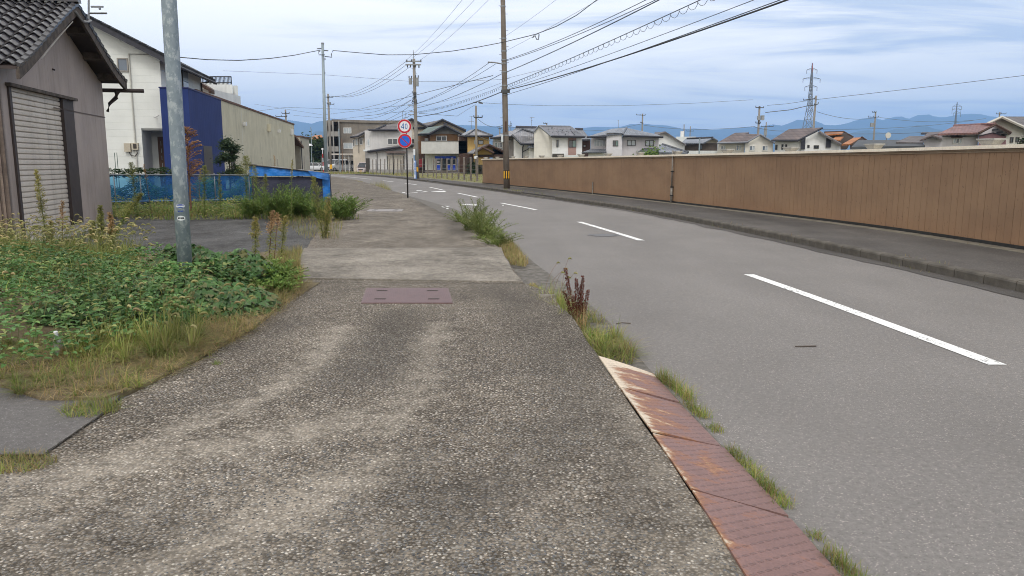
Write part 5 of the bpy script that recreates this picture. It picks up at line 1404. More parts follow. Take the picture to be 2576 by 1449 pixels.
# ------------------------------------------------------------------ flat carport canopy
cpn = bld('long flat white carport canopy on thin posts over the parked vans', 1, 600, 141, 'carport', 'carport')
wbox(cpn, 1, 305, 905, 752, 138, 143, mk('canopy_cream', (0.589, 0.550, 0.499), (0.461, 0.435, 0.397), 2, .8), 776, 'canopy')
for x in (432, 545, 618, 648, 738, 790, 882): wbox(cpn, 1, x - 6, x + 6, 774, 138.4 if x % 4 else 142, 138.6 if x % 4 else 142.2, M_fw, None, 'post')
q = MB(); a, b = ZP(1, 440, 805, 141), ZP(1, 790, 805, 141); q.tube([a, b], .07, 5); q.build('beam', M_fw, cpn)

# ------------------------------------------------------------------ cream and white house with pale garage door
M_crm = mk('cream_wall', (0.602, 0.538, 0.442), (0.525, 0.467, 0.384), 1, .85, dirt=(.28, .24, .19), dirt_amt=.3)
M_wcl = sidemat('pale_metal_cladding', (0.589, 0.576, 0.563), (0.512, 0.506, 0.493), .5, False, .3, .3)
M_gbr = tilemat('grey_brown_roof', (.15, .135, .13), (.115, .10, .10), .6, (1.2, 1.0), .3, .4)
h2 = bld('pale metal-clad house with roller garage door and lean-to roof behind the field', 1, 1350, 128)
wbox(h2, 1, 905, 1500, 335, 128, 136, M_wcl)
wbox(h2, 1, 1500, 1760, 335, 128, 136, M_wcl)
wbox(h2, 1, 985, 1790, 720, 122, 128, M_wcl, None, 'lean_to_wall')
gable(h2, 1, [(1130, 712), (1785, 610), (1785, 722), (1130, 722)], 122, 127.9, M_wcl, 'lean_to_wall')
roofq(h2, 1, [[(955, 712, 121.3), (1800, 592, 121.3), (1800, 560, 128), (1000, 690, 128)]], M_gbr, .3)
trimline(h2, 1, [(955, 716, 121.2), (1800, 598, 121.2)], M_fas, .14)
roofq(h2, 1, [[(975, 326, 127.2), (1545, 330, 127.2), (1520, 205, 133), (1270, 236, 133), (1100, 312, 129)]], M_gbr, .15)
trimline(h2, 1, [(1100, 318, 127.1), (1285, 236, 131)], M_fas, .16)
trimline(h2, 1, [(975, 322, 127.1), (1500, 326, 127.1)], M_fas, .12)
win(h2, 1, 1322, 478, 1510, 592, 128, 2, M_fw, M_gd, .12, .1)
win(h2, 1, 955, 490, 998, 612, 128, 1, M_fw, M_gw, .1, .07)
wbox(h2, 1, 880, 1000, 680, 126.5, 128, M_whw, 712, 'small_canopy')
wbox(h2, 1, 1285, 1650, 710, 121, 122, mk('hood_brown', (.15, .11, .10), (.12, .09, .08), 3, .7), 745, 'door_hood')
wbox(h2, 1, 1308, 1622, 775, 121.9, 122, M_fd, None, 'door_surround')
q = MB(); a, b = ZP(1, 1322, 800, 121.9), ZP(1, 1608, 800, 121.9)
for k in range(5):
    xa, xb = lerp(a.x, b.x, k / 5), lerp(a.x, b.x, (k + 1) / 5); g_ = MB(); g_.box(xa + .02, xb - .02, 121.82, 121.88, 0, a.z); g_.build('garage_door_panel', mk('door_cream', (.50, .465, .40), (.46, .43, .37), 2, .7), h2)
wbox(h2, 1, 1315, 1615, 780, 121.8, 121.89, M_crm, 800, 'door_lintel')
q = MB(); q.tube([ZP(1, 1090, 715, 121.8), ZP(1, 1130, 740, 121.8), ZP(1, 1133, 1060, 121.8)], .06, 5); q.build('downpipe', M_fas, h2)
wbox(h2, 1, 925, 995, 838, 121.9, 122, M_fd, None, 'dark_opening')
wbox(h2, 1, 985, 1790, 1042, 121.8, 121.98, M_aptp, None, 'plinth')
# small cream house left with swept dark roof
h2b = bld('narrow cream house with swept dark roof, left of the metal-clad house', 1, 800, 132)
wbox(h2b, 1, 688, 905, 470, 132, 138, M_crm)
gable(h2b, 1, [(780, 470), (905, 400), (905, 475), (780, 475)], 132.1, 138, M_crm)
roofq(h2b, 1, [[(640, 458, 131), (780, 440, 131), (880, 385, 131), (985, 318, 131), (985, 300, 138), (860, 360, 138), (700, 420, 138)]], M_gbr, .15)
trimline(h2b, 1, [(640, 458, 130.9), (780, 442, 130.9), (880, 388, 130.9), (985, 320, 130.9)], M_fas, .15)
for (x0, y0, x1, y1, g_) in ((695, 500, 722, 628, M_gd), (740, 478, 780, 600, M_gw), (815, 470, 868, 592, M_gd)): win(h2b, 1, x0, y0, x1, y1, 132, 1, M_fw, g_, .1, .07)
q = MB(); q.tube([ZP(1, 798, 470, 131.8), ZP(1, 800, 745, 131.8)], .05, 5); q.build('downpipe', M_fas, h2b)
# cream gable behind
h2c = bld('cream gabled house with brown roof directly behind the round signs', 1, 1760, 138)
gable(h2c, 1, [(1300, 330), (1310, 318), (1760, 135), (2030, 270), (2030, 700), (1300, 700)], 138, 146, M_crm)
roofq(h2c, 1, [[(1290, 325, 137), (1762, 126, 137), (1762, 118, 148), (1290, 300, 148)], [(1762, 126, 137), (2045, 272, 137), (2045, 262, 148), (1762, 118, 148)]], M_gbr, .3)
trimline(h2c, 1, [(1290, 325, 136.9), (1762, 128, 136.9), (2045, 274, 136.9)], M_fas, .2)
trimline(h2c, 1, [(1780, 290, 137.6), (2040, 292, 137.6)], M_fas, .2)
wbox(h2c, 1, 1765, 1800, 490, 137.8, 138, M_fd, 600, 'dark_opening')
# second cream gable
h3 = bld('broad cream gabled house with grey roof behind the green roofed shop', 1, 2310, 140)
gable(h3, 1, [(2015, 270), (2310, 146), (2725, 335), (2725, 700), (2015, 700)], 140, 150, M_crm)
roofq(h3, 1, [[(2000, 262, 139), (2312, 136, 139), (2240, 150, 150), (1960, 205, 150)], [(2312, 136, 139), (2740, 335, 139), (2740, 325, 150), (2312, 128, 150)]], M_gbr, .3)
trimline(h3, 1, [(2000, 265, 138.9), (2120, 250, 138.9), (2312, 138, 138.9), (2740, 337, 138.9)], M_fas, .2)

# ------------------------------------------------------------------ green roofed shop
M_grn = tilemat('green_roof', (.105, .15, .13), (.085, .125, .11), .55, (1.5, 1.0), .3, .4)
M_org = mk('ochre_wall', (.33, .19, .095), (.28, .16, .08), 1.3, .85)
M_brw = mk('brown_wall', (.085, .05, .038), (.06, .036, .028), 2, .8)
h4 = bld('two storey shop house with green gabled roof, ochre wall and grey parapet', 1, 2340, 120)
gable(h4, 1, [(2090, 398), (2360, 262), (2600, 385), (2600, 760), (2090, 760)], 121.5, 130, M_org)
gable(h4, 1, [(2088, 412), (2095, 385), (2360, 255), (2640, 395), (2600, 412), (2440, 395), (2320, 392)], 121.3, 121.48, M_aptp, 'gable_band')
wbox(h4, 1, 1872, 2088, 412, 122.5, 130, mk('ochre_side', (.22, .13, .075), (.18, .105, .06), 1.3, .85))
roofq(h4, 1, [[(1868, 402, 120), (2100, 385, 120), (2362, 242, 120), (2325, 240, 131), (2040, 280, 131)], [(2362, 242, 120), (2668, 402, 120), (2668, 395, 131), (2325, 240, 131)]], M_grn, .25)
trimline(h4, 1, [(2085, 398, 119.9), (2362, 244, 119.9), (2668, 405, 119.9)], M_fas, .2)
trimline(h4, 1, [(1868, 404, 119.9), (2090, 396, 119.9)], M_fas, .12)
a = ZP(1, 2362, 242, 120); q = MB(); q.box(a.x - .25, a.x + .25, 119.9, 120.4, a.z - .2, a.z + .35); q.build('ridge_end_tile', M_fas, h4)
win(h4, 1, 2200, 430, 2396, 528, 121.3, 2, M_fw, M_gd, .15, .1)
win(h4, 1, 1995, 478, 2058, 528, 122.4, 1, M_fw, M_gw, .1, .07)
M_par = mk('parapet_grey', (0.550, 0.550, 0.525), (0.486, 0.486, 0.467), 1, .85, dirt=(.25, .25, .24), dirt_amt=.25)
wbox(h4, 1, 1928, 2755, 527, 116.5, 120.5, M_par, 754, 'parapet')
wbox(h4, 1, 1926, 2757, 520, 116.4, 120.6, M_fas, 527, 'parapet_coping')
wbox(h4, 1, 1995, 2685, 755, 118.5, 128, mk('shop_wall', (0.538, 0.538, 0.486), (0.461, 0.461, 0.422), 1, .85, dirt=(.2, .2, .17), dirt_amt=.4))
wbox(h4, 1, 1995, 2685, 1050, 118.3, 118.48, mk('plinth_brown', (.16, .14, .12), (.12, .1, .09), 3, .9), None, 'plinth')
# shop front
M_shb = mk('shop_blue', (.02, .075, .55), (.016, .06, .45), 2, .5)
sf = wbox(h4, 1, 2180, 2560, 845, 118.36, 118.45, M_fd, 1062, 'shop_front')
for k in range(4):
    x0, x1 = 2180 + k * 95, 2180 + k * 95 + 91
    g_ = wbox(h4, 1, x0, x1, 802, 118.3, 118.44, M_shb, 842, 'blue_fascia_panel')
for (x0, x1, kind) in ((2185, 2278, 0), (2290, 2375, 1), (2385, 2460, 0), (2470, 2556, 0)):
    fr = wbox(sf, 1, x0, x1, 845, 118.28, 118.35, M_fw if kind == 0 else M_fd, 1058, 'door_leaf')
    xi0, xi1 = x0 + 7, x1 - 7
    wbox(fr, 1, xi0, xi1, 858, 118.24, 118.279, M_gd, 945, 'pane') if False else None
    for (y0, y1, mm) in ((858, 945, M_gd), (962, 1045, M_shb if kind == 0 else M_gd)):
        a, b = ZP(1, xi0, y1, 118.2), ZP(1, xi1, y0, 118.2); q = MB(); q.box(a.x, b.x, 118.22, 118.279, a.z, b.z); q.build('pane', mm, sf)
q = MB(); a, b = ZP(1, 2215, 925, 118.2), ZP(1, 2262, 885, 118.2); q.box(a.x, b.x, 118.19, 118.215, a.z, b.z); q.build('poster', mk('poster_pink', (.55, .42, .42), (.4, .5, .6), 9, .6), sf)
wbox(h4, 1, 1878, 1950, 850, 119, 122, mk('dark_red_door', (.22, .02, .03), (.18, .02, .025), 3, .6), 1000, 'red_shutter')
wbox(h4, 1, 1872, 1990, 760, 122, 124, M_brw, None, 'side_passage')
# vending machine
vm_ = bld('blue and white drinks vending machine at the right of the blue shop front', 2, 235, 117.5, 'vending machine', 'vending_machine')
wbox(vm_, 2, 168, 272, 845, 117, 118, M_shb, 1083, 'body')
vf = wbox(vm_, 2, 200, 268, 852, 116.95, 116.99, M_banwhite, 1075, 'front_panel')
wbox(vm_, 2, 204, 262, 842, 116.9, 116.94, mk('vend_red', (.5, .12, .08), (.5, .3, .2), 9, .5), 880, 'top_display')
for r_ in range(4):
    for k in range(5):
        x0 = 206 + k * 12; y0 = 890 + r_ * 26; wbox(vf, 2, x0, x0 + 7, y0, 116.9, 116.94, [M_shb, M_red, M_fd][(r_ + k) % 3], y0 + 16, 'drink_can')
wbox(vm_, 2, 212, 262, 1000, 116.9, 116.94, M_shb, 1060, 'lower_panel')
wbox(vm_, 2, 232, 258, 1020, 116.86, 116.89, M_fd, 1042, 'dispensing_flap')

# ------------------------------------------------------------------ yellow house with hipped tile roof
M_yl = mk('yellow_wall', (0.640, 0.448, 0.173), (0.563, 0.384, 0.147), 1, .85, dirt=(.28, .19, .09), dirt_amt=.25)
M_tg = tilemat('grey_tile', (.23, .225, .235), (.13, .13, .14), .4, (3.2, 2.2), .5)
M_tdk = tilemat('dark_tile', (.115, .12, .135), (.065, .07, .08), .4, (3.2, 2.2), .5)
M_tbl = tilemat('blue_grey_tile', (.20, .22, .26), (.13, .145, .175), .45, (3.2, 2.2), .5)
h5 = bld('yellow rendered house with hipped grey tile roof and brown side, left of the striped pole', 2, 520, 115)
wbox(h5, 2, 352, 750, 438, 115, 123, M_yl)
wbox(h5, 2, 190, 352, 438, 116.5, 123, M_brw)
roofq(h5, 2, [[(330, 428, 113.8), (808, 430, 113.8), (500, 318, 119)], [(186, 425, 121), (330, 428, 113.8), (500, 318, 119), (420, 318, 122)], [(808, 430, 113.8), (808, 420, 124), (500, 318, 119)]], M_tg, .2)
trimline(h5, 2, [(326, 425, 113.7), (500, 314, 119), (808, 428, 113.7)], M_tdk, .16)
trimline(h5, 2, [(186, 432, 118), (330, 434, 113.7), (806, 436, 113.7)], M_fas, .12)
win(h5, 2, 545, 512, 642, 586, 115, 1, M_fd, M_gw, .1, .08); win(h5, 2, 465, 500, 540, 586, 115, 1, M_yl, M_gw, .06, .05)
h5b = bld('low yellow entrance wing with double brown gables and dark doorway', 2, 700, 108)
gable(h5b, 2, [(510, 770), (510, 700), (630, 655), (790, 745), (790, 770)], 108, 112, M_yl)
gable(h5b, 2, [(660, 770), (680, 665), (740, 612), (1010, 735), (1080, 780), (760, 780)], 110, 116, M_yl)
roofq(h5b, 2, [[(350, 735, 106.5), (480, 740, 106.5), (632, 640, 106.5), (632, 618, 113), (520, 640, 113)], [(632, 640, 106.5), (835, 740, 106.5), (835, 728, 113), (632, 618, 113)], [(600, 655, 109), (745, 592, 109), (745, 580, 116), (640, 590, 116)], [(745, 592, 109), (1060, 740, 109), (1060, 730, 116), (745, 580, 116)]], M_tg, .16)
trimline(h5b, 2, [(480, 742, 106.4), (632, 645, 106.4), (835, 745, 106.4)], M_brw, .17)
trimline(h5b, 2, [(640, 650, 108.9), (745, 597, 108.9), (1060, 745, 108.9)], M_brw, .17)
wbox(h5b, 2, 262, 460, 745, 108.5, 114, M_brw); wbox(h5b, 2, 460, 625, 775, 108.4, 114, M_yl); wbox(h5b, 2, 520, 1090, 770, 108, 112, M_brw, 822, 'eave_beam')
wbox(h5b, 2, 545, 640, 955, 107.4, 107.9, M_fd, None, 'dark_planter'); wbox(h5b, 2, 315, 460, 830, 108.2, 108.45, M_fd, None, 'dark_doorway')
for k in range(7): wbox(h5b, 2, 318 + k * 12, 322 + k * 12, 835, 108.1, 108.19, mk('lattice_wood', (.12, .075, .05), (.09, .055, .04), 3, .8), 1090, 'lattice_bar')
for k in range(6): wbox(h5b, 2, 536 + k * 38, 548 + k * 38, 778, 107.9, 107.99, M_bk, 800, 'rafter_end')

# ------------------------------------------------------------------ row of houses beyond the wall
M_wht = sidemat('white_wall_a', (0.768, 0.768, 0.755), (0.691, 0.691, 0.678), .6, True, .2, .15)
M_gry = sidemat('grey_wall_a', (0.461, 0.442, 0.416), (0.397, 0.384, 0.358), .6, False, .25, .2)
M_lil = sidemat('lilac_wall', (0.602, 0.576, 0.589), (0.538, 0.512, 0.525), .6, False, .2, .2)
M_crw = sidemat('cream_wall_b', (0.678, 0.653, 0.589), (0.602, 0.576, 0.525), .6, True, .2, .15)
M_brk = mk('pink_brick', (.36, .24, .21), (.30, .19, .165), 30, .9)
h6 = bld('grey and white house with stepped grey pantile roofs right behind the striped pole', 2, 1350, 108)
wbox(h6, 2, 808, 1190, 462, 110, 120, M_gry)
gable(h6, 2, [(1190, 900), (1190, 440), (1345, 575), (1345, 900)], 108.5, 118, M_wht)
wbox(h6, 2, 1345, 1752, 585, 108.8, 118, M_wht); wbox(h6, 2, 1465, 1785, 652, 106.5, 108.8, M_wht, None, 'bay')
gable(h6, 2, [(1560, 460), (1760, 460), (1760, 590), (1560, 590)], 114, 118, M_wht)
roofq(h6, 2, [[(762, 470, 108.5), (1165, 438, 108.5), (1345, 318, 114), (1100, 345, 119)], [(1160, 420, 107.5), (1320, 575, 107), (1815, 583, 107), (1640, 452, 110.5), (1345, 322, 113.5)], [(1345, 316, 114), (1815, 462, 111), (1700, 466, 110), (1600, 440, 110.5)]], M_tg, .2)
trimline(h6, 2, [(1160, 415, 107.4), (1320, 575, 106.9)], M_tdk, .17); trimline(h6, 2, [(1165, 435, 108.4), (1345, 314, 113.5), (1812, 452, 111)], M_tdk, .17)
trimline(h6, 2, [(762, 470, 108.3), (1165, 442, 108.3)], M_fas, .12); trimline(h6, 2, [(1318, 577, 106.8), (1815, 585, 106.8)], M_fas, .12)
roofq(h6, 2, [[(1435, 640, 105.5), (1850, 655, 105.5), (1750, 622, 107.5), (1450, 618, 107.5)]], M_tdk, .12)
win(h6, 2, 845, 548, 988, 650, 110, 3, M_fw, [M_gg, M_gw, M_gd], .12, .1)
win(h6, 2, 1603, 668, 1740, 798, 106.5, 2, M_fw, [M_gd, M_gw], .12, .1)
wbox(h6, 2, 1105, 1188, 500, 109.9, 110, mk('panel_grey', (.30, .28, .26), (.27, .25, .235), 2, .8), 830, 'recess_panel')
q = MB(); q.tube([ZP(2, 1378, 590, 108.3), ZP(2, 1350, 640, 108.5), ZP(2, 1350, 850, 108.5)], .07, 5); q.tube([ZP(2, 1352, 722, 108.4), ZP(2, 1465, 665, 108.4)], .06, 5); q.build('downpipe', M_fas, h6)
q = MB()
for k in range(18): p0 = ZP(2, 1425 + k * 9, 436 + (k % 2) * 4, 107.6); q.box(p0.x - .08, p0.x + .06, 109.2, 109.5, p0.z - .1, p0.z + .12)
# dark tiled roof behind
h6b = bld('long dark tiled roof rising behind the grey and white house', 2, 1400, 128)
roofq(h6b, 2, [[(1140, 365, 124), (1640, 380, 124), (1600, 288, 130), (1228, 282, 130)]], M_tdk, .2); trimline(h6b, 2, [(1225, 280, 130), (1610, 290, 130)], M_fas, .3)
wbox(h6b, 2, 1180, 1600, 375, 125, 134, M_gry)
h7 = bld('white two storey house with slate roof and pink brick window bay', 2, 2100, 104)
gable(h7, 2, [(1560, 900), (1560, 355), (1650, 262), (1885, 440), (1885, 900)], 104.5, 113, M_crw)
wbox(h7, 2, 1885, 2432, 455, 104, 114, M_wht)
wbox(h7, 2, 2180, 2322, 458, 103.85, 103.98, M_brk, None, 'brick_panel')
roofq(h7, 2, [[(1878, 437, 103), (2478, 445, 103), (2215, 268, 109), (1650, 256, 109)]], tilemat('slate_purple', (.17, .165, .185), (.12, .13, .15), .5, (1.6, 1.4), .4, .4), .2)
trimline(h7, 2, [(1555, 355, 104.3), (1650, 252, 104.3), (1878, 437, 103)], mk('verge_grey', (.22, .24, .27), (.2, .2, .23), 3, .6), .16)
trimline(h7, 2, [(1878, 440, 102.9), (2480, 448, 102.9)], M_fas, .12); trimline(h7, 2, [(1650, 254, 109), (2215, 266, 109), (2480, 446, 103)], MATS['verge_grey'], .14)
win(h7, 2, 1963, 508, 2003, 638, 104, 1, M_fd, M_gd, .1, .06); win(h7, 2, 2183, 512, 2324, 640, 103.85, 2, M_fd, [M_gd, M_gg], .1, .07)
wbox(h7, 2, 1890, 2100, 755, 100, 103, M_fd, None, 'carport_roof')
wbox(h7, 2, 1880, 2432, 780, 101, 103.5, M_whw, None, 'garden_screen')
q = MB()
for k in range(40):
    t1_, t2_ = U(.05, .95), U(.1, .85); p0 = ZP(2, lerp(lerp(1880, 1650, t2_), lerp(2478, 2215, t2_), t1_), lerp(441, 262, t2_) - 3, lerp(103, 109, t2_)); q.box(p0.x - .05, p0.x + .05, p0.y - .04, p0.y + .04, p0.z - .02, p0.z + .05)
q.build('snow_guards', M_fas, h7, kind='stuff')
h8 = bld('old brown boarded house with dark hipped roof, between white house and lilac house', 2, 2480, 116)
roofq(h8, 2, [[(2300, 312, 122), (2440, 318, 122), (2580, 490, 114), (2430, 490, 114)]], M_tdk, .2); trimline(h8, 2, [(2300, 314, 122), (2445, 318, 122)], M_fas, .25)
wbox(h8, 2, 2425, 2580, 488, 115, 123, mk('brown_boards_far', (.105, .062, .048), (.08, .048, .038), 3, .85)); win(h8, 2, 2445, 590, 2500, 640, 115, 1, M_brw, M_gw, .1, .08)
h9 = bld('large lilac-grey house with hipped tile roof, pale stair box and paired windows', 3, 700, 104)
wbox(h9, 3, 330, 500, 325, 105.5, 114, M_lil); wbox(h9, 3, 500, 668, 284, 103.8, 114, mk('stair_box', (0.640, 0.627, 0.640), (0.589, 0.576, 0.589), 2, .8), None, 'stair_box'); wbox(h9, 3, 668, 1060, 320, 104.6, 114, M_lil)
roofq(h9, 3, [[(288, 322, 103.5), (500, 300, 103.5), (668, 284, 103.6), (715, 226, 109), (560, 236, 112)], [(672, 300, 103.4), (1108, 325, 103.4), (715, 226, 109)], [(1108, 325, 103.4), (1050, 300, 115), (715, 226, 109)]], M_tbl, .16)
trimline(h9, 3, [(715, 224, 109), (672, 300, 103.3)], M_tdk, .13); trimline(h9, 3, [(288, 326, 103.3), (500, 320, 103.3)], M_fas, .13); trimline(h9, 3, [(672, 312, 103.3), (1108, 325, 103.3)], M_fas, .13)
wbox(h9, 3, 498, 670, 280, 103.6, 114.1, M_fas, 285, 'box_coping')
win(h9, 3, 363, 355, 490, 426, 105.5, 4, M_fw, M_gw, .1, .07); win(h9, 3, 566, 362, 625, 424, 103.8, 2, M_fd, [M_gd, M_gg], .1, .07)
win(h9, 3, 718, 358, 812, 421, 104.6, 2, M_fd, M_gw, .1, .07); win(h9, 3, 914, 360, 1006, 423, 104.6, 2, M_fd, M_gw, .1, .07)
roofq(h9, 3, [[(232, 490, 99), (500, 485, 99), (495, 455, 103.5), (330, 455, 103.5)], [(828, 485, 99), (1122, 490, 99), (1060, 445, 104.5), (905, 442, 104.5)]], M_tdk, .14)
wbox(h9, 3, 305, 498, 488, 99.8, 105, M_wht); wbox(h9, 3, 830, 1110, 494, 99.5, 104.5, M_lil)
h9b = bld('low wing with long slate-blue pantile roof beside the leafy bush, behind the wall', 3, 1200, 96)
roofq(h9b, 3, [[(1060, 488, 94), (1375, 492, 94), (1100, 405, 100), (1060, 405, 100)]], M_tbl, .16); trimline(h9b, 3, [(1100, 402, 100), (1375, 488, 94)], M_tdk, .15); wbox(h9b, 3, 1065, 1350, 494, 94.5, 99, M_lil)
h10 = bld('white shed-gabled house with narrow brown roof slope behind the lilac house', 3, 1200, 122)
gable(h10, 3, [(1040, 560), (1040, 320), (1130, 272), (1340, 410), (1330, 560)], 122, 130, M_wht)
roofq(h10, 3, [[(1010, 315, 121.3), (1132, 266, 121.3), (1110, 268, 131), (1015, 276, 131)], [(1132, 266, 121.3), (1355, 410, 121.3), (1355, 405, 131), (1110, 266, 131)]], M_gbr, .25)
h11 = bld('dark brown walled house with low blue-grey roof and pale gutter', 3, 1500, 130)
roofq(h11, 3, [[(1300, 392, 129), (1540, 388, 129), (1645, 330, 129), (1640, 326, 138), (1350, 340, 138)], [(1645, 330, 129), (1700, 365, 129), (1700, 360, 138), (1640, 326, 138)]], M_tbl, .2)
wbox(h11, 3, 1325, 1690, 392, 130, 138, mk('dark_brown_wall', (.12, .095, .08), (.09, .072, .06), 2, .85)); gable(h11, 3, [(1545, 395), (1645, 338), (1695, 370), (1690, 400)], 130.1, 138, M_crm); win(h11, 3, 1500, 410, 1530, 460, 130, 1, M_fd, M_gb, .1, .08)
trimline(h11, 3, [(1360, 342, 129), (1645, 330, 129)], M_fas, .15)
h11b = bld('flat pale roofed block with a small water tank on top, far beyond the wall', 3, 1350, 170, 'building', 'building')
wbox(h11b, 3, 1245, 1460, 322, 170, 190, M_whw); wbox(h11b, 3, 1294, 1330, 262, 172, 176, M_fw, 322, 'water_tank')
wbox(h11b, 3, 1320, 1690, 473, 118, 119, M_whw, None, 'low_screen')
h12 = bld('cream house with brown shingle roof and four small windows', 3, 1900, 110)
wbox(h12, 3, 1692, 1985, 382, 110.2, 120, M_crw); gable(h12, 3, [(1985, 560), (1985, 385), (2150, 300), (2285, 385), (2285, 560)], 109.5, 120, M_crw)
M_rsh = tilemat('brown_shingle', (.17, .135, .13), (.12, .10, .10), .7, (1.4, 1.3), .3, .4)
roofq(h12, 3, [[(1683, 388, 109), (2012, 376, 109), (2150, 296, 113), (1870, 284, 113)], [(2150, 296, 109), (2305, 388, 109), (2305, 382, 121), (2135, 292, 121)], [(1860, 290, 117), (1960, 300, 114), (2030, 275, 116), (1880, 280, 119)]], M_rsh, .2)
trimline(h12, 3, [(1683, 392, 108.9), (2005, 382, 108.9), (2150, 300, 108.9), (2305, 392, 108.9)], MATS['verge_grey'], .13)
for (x0, y0, x1, y1, yy) in ((1722, 418, 1776, 472, 110.2), (1886, 412, 1945, 472, 110.2), (2030, 418, 2092, 472, 109.5), (2167, 418, 2232, 472, 109.5)): win(h12, 3, x0, y0, x1, y1, yy, 2, M_fw, [M_gb, M_gw], .12, .08)
h13 = bld('modern white house with two dark vertical panels and mono-pitch brown roof', 4, 380, 105)
wbox(h13, 4, 20, 290, 893, 105, 113, M_wht); gable(h13, 4, [(285, 1100), (285, 875), (440, 792), (690, 935), (690, 1100)], 104.6, 113, M_wht)
roofq(h13, 4, [[(-20, 890, 103.8), (252, 892, 103.8), (505, 762, 109), (160, 778, 109)]], M_rsh, .2); roofq(h13, 4, [[(465, 800, 103.8), (700, 932, 103.8), (700, 925, 113), (475, 792, 113)]], M_gbr, .25)
trimline(h13, 4, [(-20, 896, 103.7), (252, 896, 103.7), (505, 766, 103.9)], M_fas, .13)
for x0, x1, y0, y1 in ((287, 332, 868, 985), (545, 595, 868, 968)): wbox(h13, 4, x0, x1, y0, 104.4, 104.59, M_fas, y1, 'dark_panel')
for (x0, y0, x1, y1, yy, n_) in ((18, 940, 42, 992, 105, 1), (82, 935, 103, 990, 105, 1), (120, 935, 140, 990, 105, 1), (348, 942, 372, 972, 104.6, 1), (413, 945, 467, 980, 104.6, 2)): win(h13, 4, x0, y0, x1, y1, yy, n_, M_fd, M_gd, .08, .06)
M_or = tilemat('orange_tile', (.50, .21, .08), (.38, .15, .06), .6, (2.5, 2.2), .3)
h14 = bld('house with bright orange tiled roof slopes among dark roofs', 4, 700, 118)
roofq(h14, 4, [[(525, 835, 117), (705, 825, 117), (722, 806, 122), (530, 814, 122)], [(600, 885, 114), (690, 888, 114), (722, 856, 117), (640, 858, 117)], [(702, 935, 111), (795, 930, 111), (905, 862, 117), (825, 866, 117)]], M_or, .18)
gable(h14, 4, [(530, 980), (530, 836), (705, 826), (722, 812), (820, 865), (760, 980)], 119, 126, mk('brown_gable', (.12, .095, .085), (.10, .08, .07), 3, .85)); trimline(h14, 4, [(525, 812, 121.8), (722, 806, 121.8), (820, 862, 121.8)], M_brw, .15)
gable(h14, 4, [(790, 980), (790, 935), (905, 868), (960, 900), (960, 980)], 112, 118, MATS['brown_gable']); trimline(h14, 4, [(905, 860, 116.8), (965, 900, 116.8)], M_brw, .15)
h15 = bld('low long dark flat-roofed sheds just above the wall cap', 4, 1150, 100)
roofq(h15, 4, [[(805, 960, 96), (1560, 950, 96), (1500, 888, 110), (870, 892, 110)]], mk('dark_flat_roof', (.085, .09, .095), (.06, .065, .07), 1, .7), .4)
roofq(h15, 4, [[(1260, 910, 101), (1540, 918, 101), (1560, 850, 108), (1400, 850, 108)]], M_gbr, .2); wbox(h15, 4, 820, 1540, 950, 97, 108, M_fas)
h16 = bld('small pinkish house with worn grey roof left of the red tiled house', 4, 1640, 98)
roofq(h16, 4, [[(1505, 890, 97), (1635, 835, 97), (1800, 800, 105), (1590, 812, 106)], [(1635, 835, 97), (1740, 878, 97), (1760, 850, 105), (1700, 805, 105)]], M_rsh, .2); gable(h16, 4, [(1545, 1100), (1545, 880), (1638, 845), (1735, 885), (1735, 1100)], 98, 105, M_lil)
roofq(h16, 4, [[(1515, 820, 110), (1600, 822, 110), (1600, 808, 114), (1530, 808, 114)]], M_fas, .2)
M_rt = tilemat('red_tile', (.26, .135, .125), (.17, .095, .09), .5, (3.2, 2.4), .4)
h17 = bld('pink-grey house with red pantile roof behind the right end of the wall', 4, 2000, 78)
wbox(h17, 4, 1738, 2110, 828, 79, 86, M_lil); gable(h17, 4, [(2110, 1100), (2110, 815), (2275, 735), (2388, 790), (2388, 1100)], 78.4, 86, M_lil)
gable(h17, 4, [(2108, 1100), (2108, 850), (2255, 815), (2390, 850), (2390, 1100)], 78.2, 78.38, mk('maroon_wall', (.25, .14, .15), (.21, .12, .13), 2, .85), 'lower_panel')
roofq(h17, 4, [[(1688, 826, 77.5), (2115, 812, 77.5), (2285, 728, 81), (1855, 748, 81)], [(2285, 728, 78), (2442, 815, 77.5), (2430, 822, 87), (2275, 736, 87)]], M_rt, .18)
trimline(h17, 4, [(1855, 746, 83.5), (2285, 726, 80)], M_rt, .16); trimline(h17, 4, [(2115, 818, 77.4), (2285, 732, 77.4), (2442, 818, 77.4)], M_brw, .13)
trimline(h17, 4, [(1738, 852, 78.7), (2108, 850, 78.1), (2255, 815, 78.1), (2388, 850, 78.1)], M_fas, .05)
win(h17, 4, 1838, 872, 1938, 928, 79, 3, M_fw, [M_gw, M_gd, M_gw], .12, .08); wbox(h17, 4, 1828, 1945, 862, 78.3, 79, M_brw, 868, 'window_hood')
for k in range(3): p0 = ZP(4, 2300 + k * 45, 745 + k * 25, 77.8); q = MB(); q.box(p0.x - .1, p0.x + .1, 77.7, 79, p0.z - .45, p0.z - .3); q.build('purlin_end', M_fas, h17)
h18 = bld('cream gabled house with dark roof at the far right edge', 4, 2500, 84)
gable(h18, 4, [(2200, 1100), (2200, 722), (2345, 655), (2640, 790), (2640, 1100)], 86, 94, M_crw)
roofq(h18, 4, [[(2345, 650, 85), (2660, 800, 85), (2660, 650, 95), (2345, 648, 95)], [(2190, 722, 85), (2345, 650, 85), (2345, 665, 95), (2190, 742, 95)]], M_gbr, .25)
trimline(h18, 4, [(2198, 722, 84.9), (2345, 655, 84.9), (2640, 790, 84.9)], mk('verge_cream', (.55, .53, .47), (.5, .48, .43), 3, .7), .16)
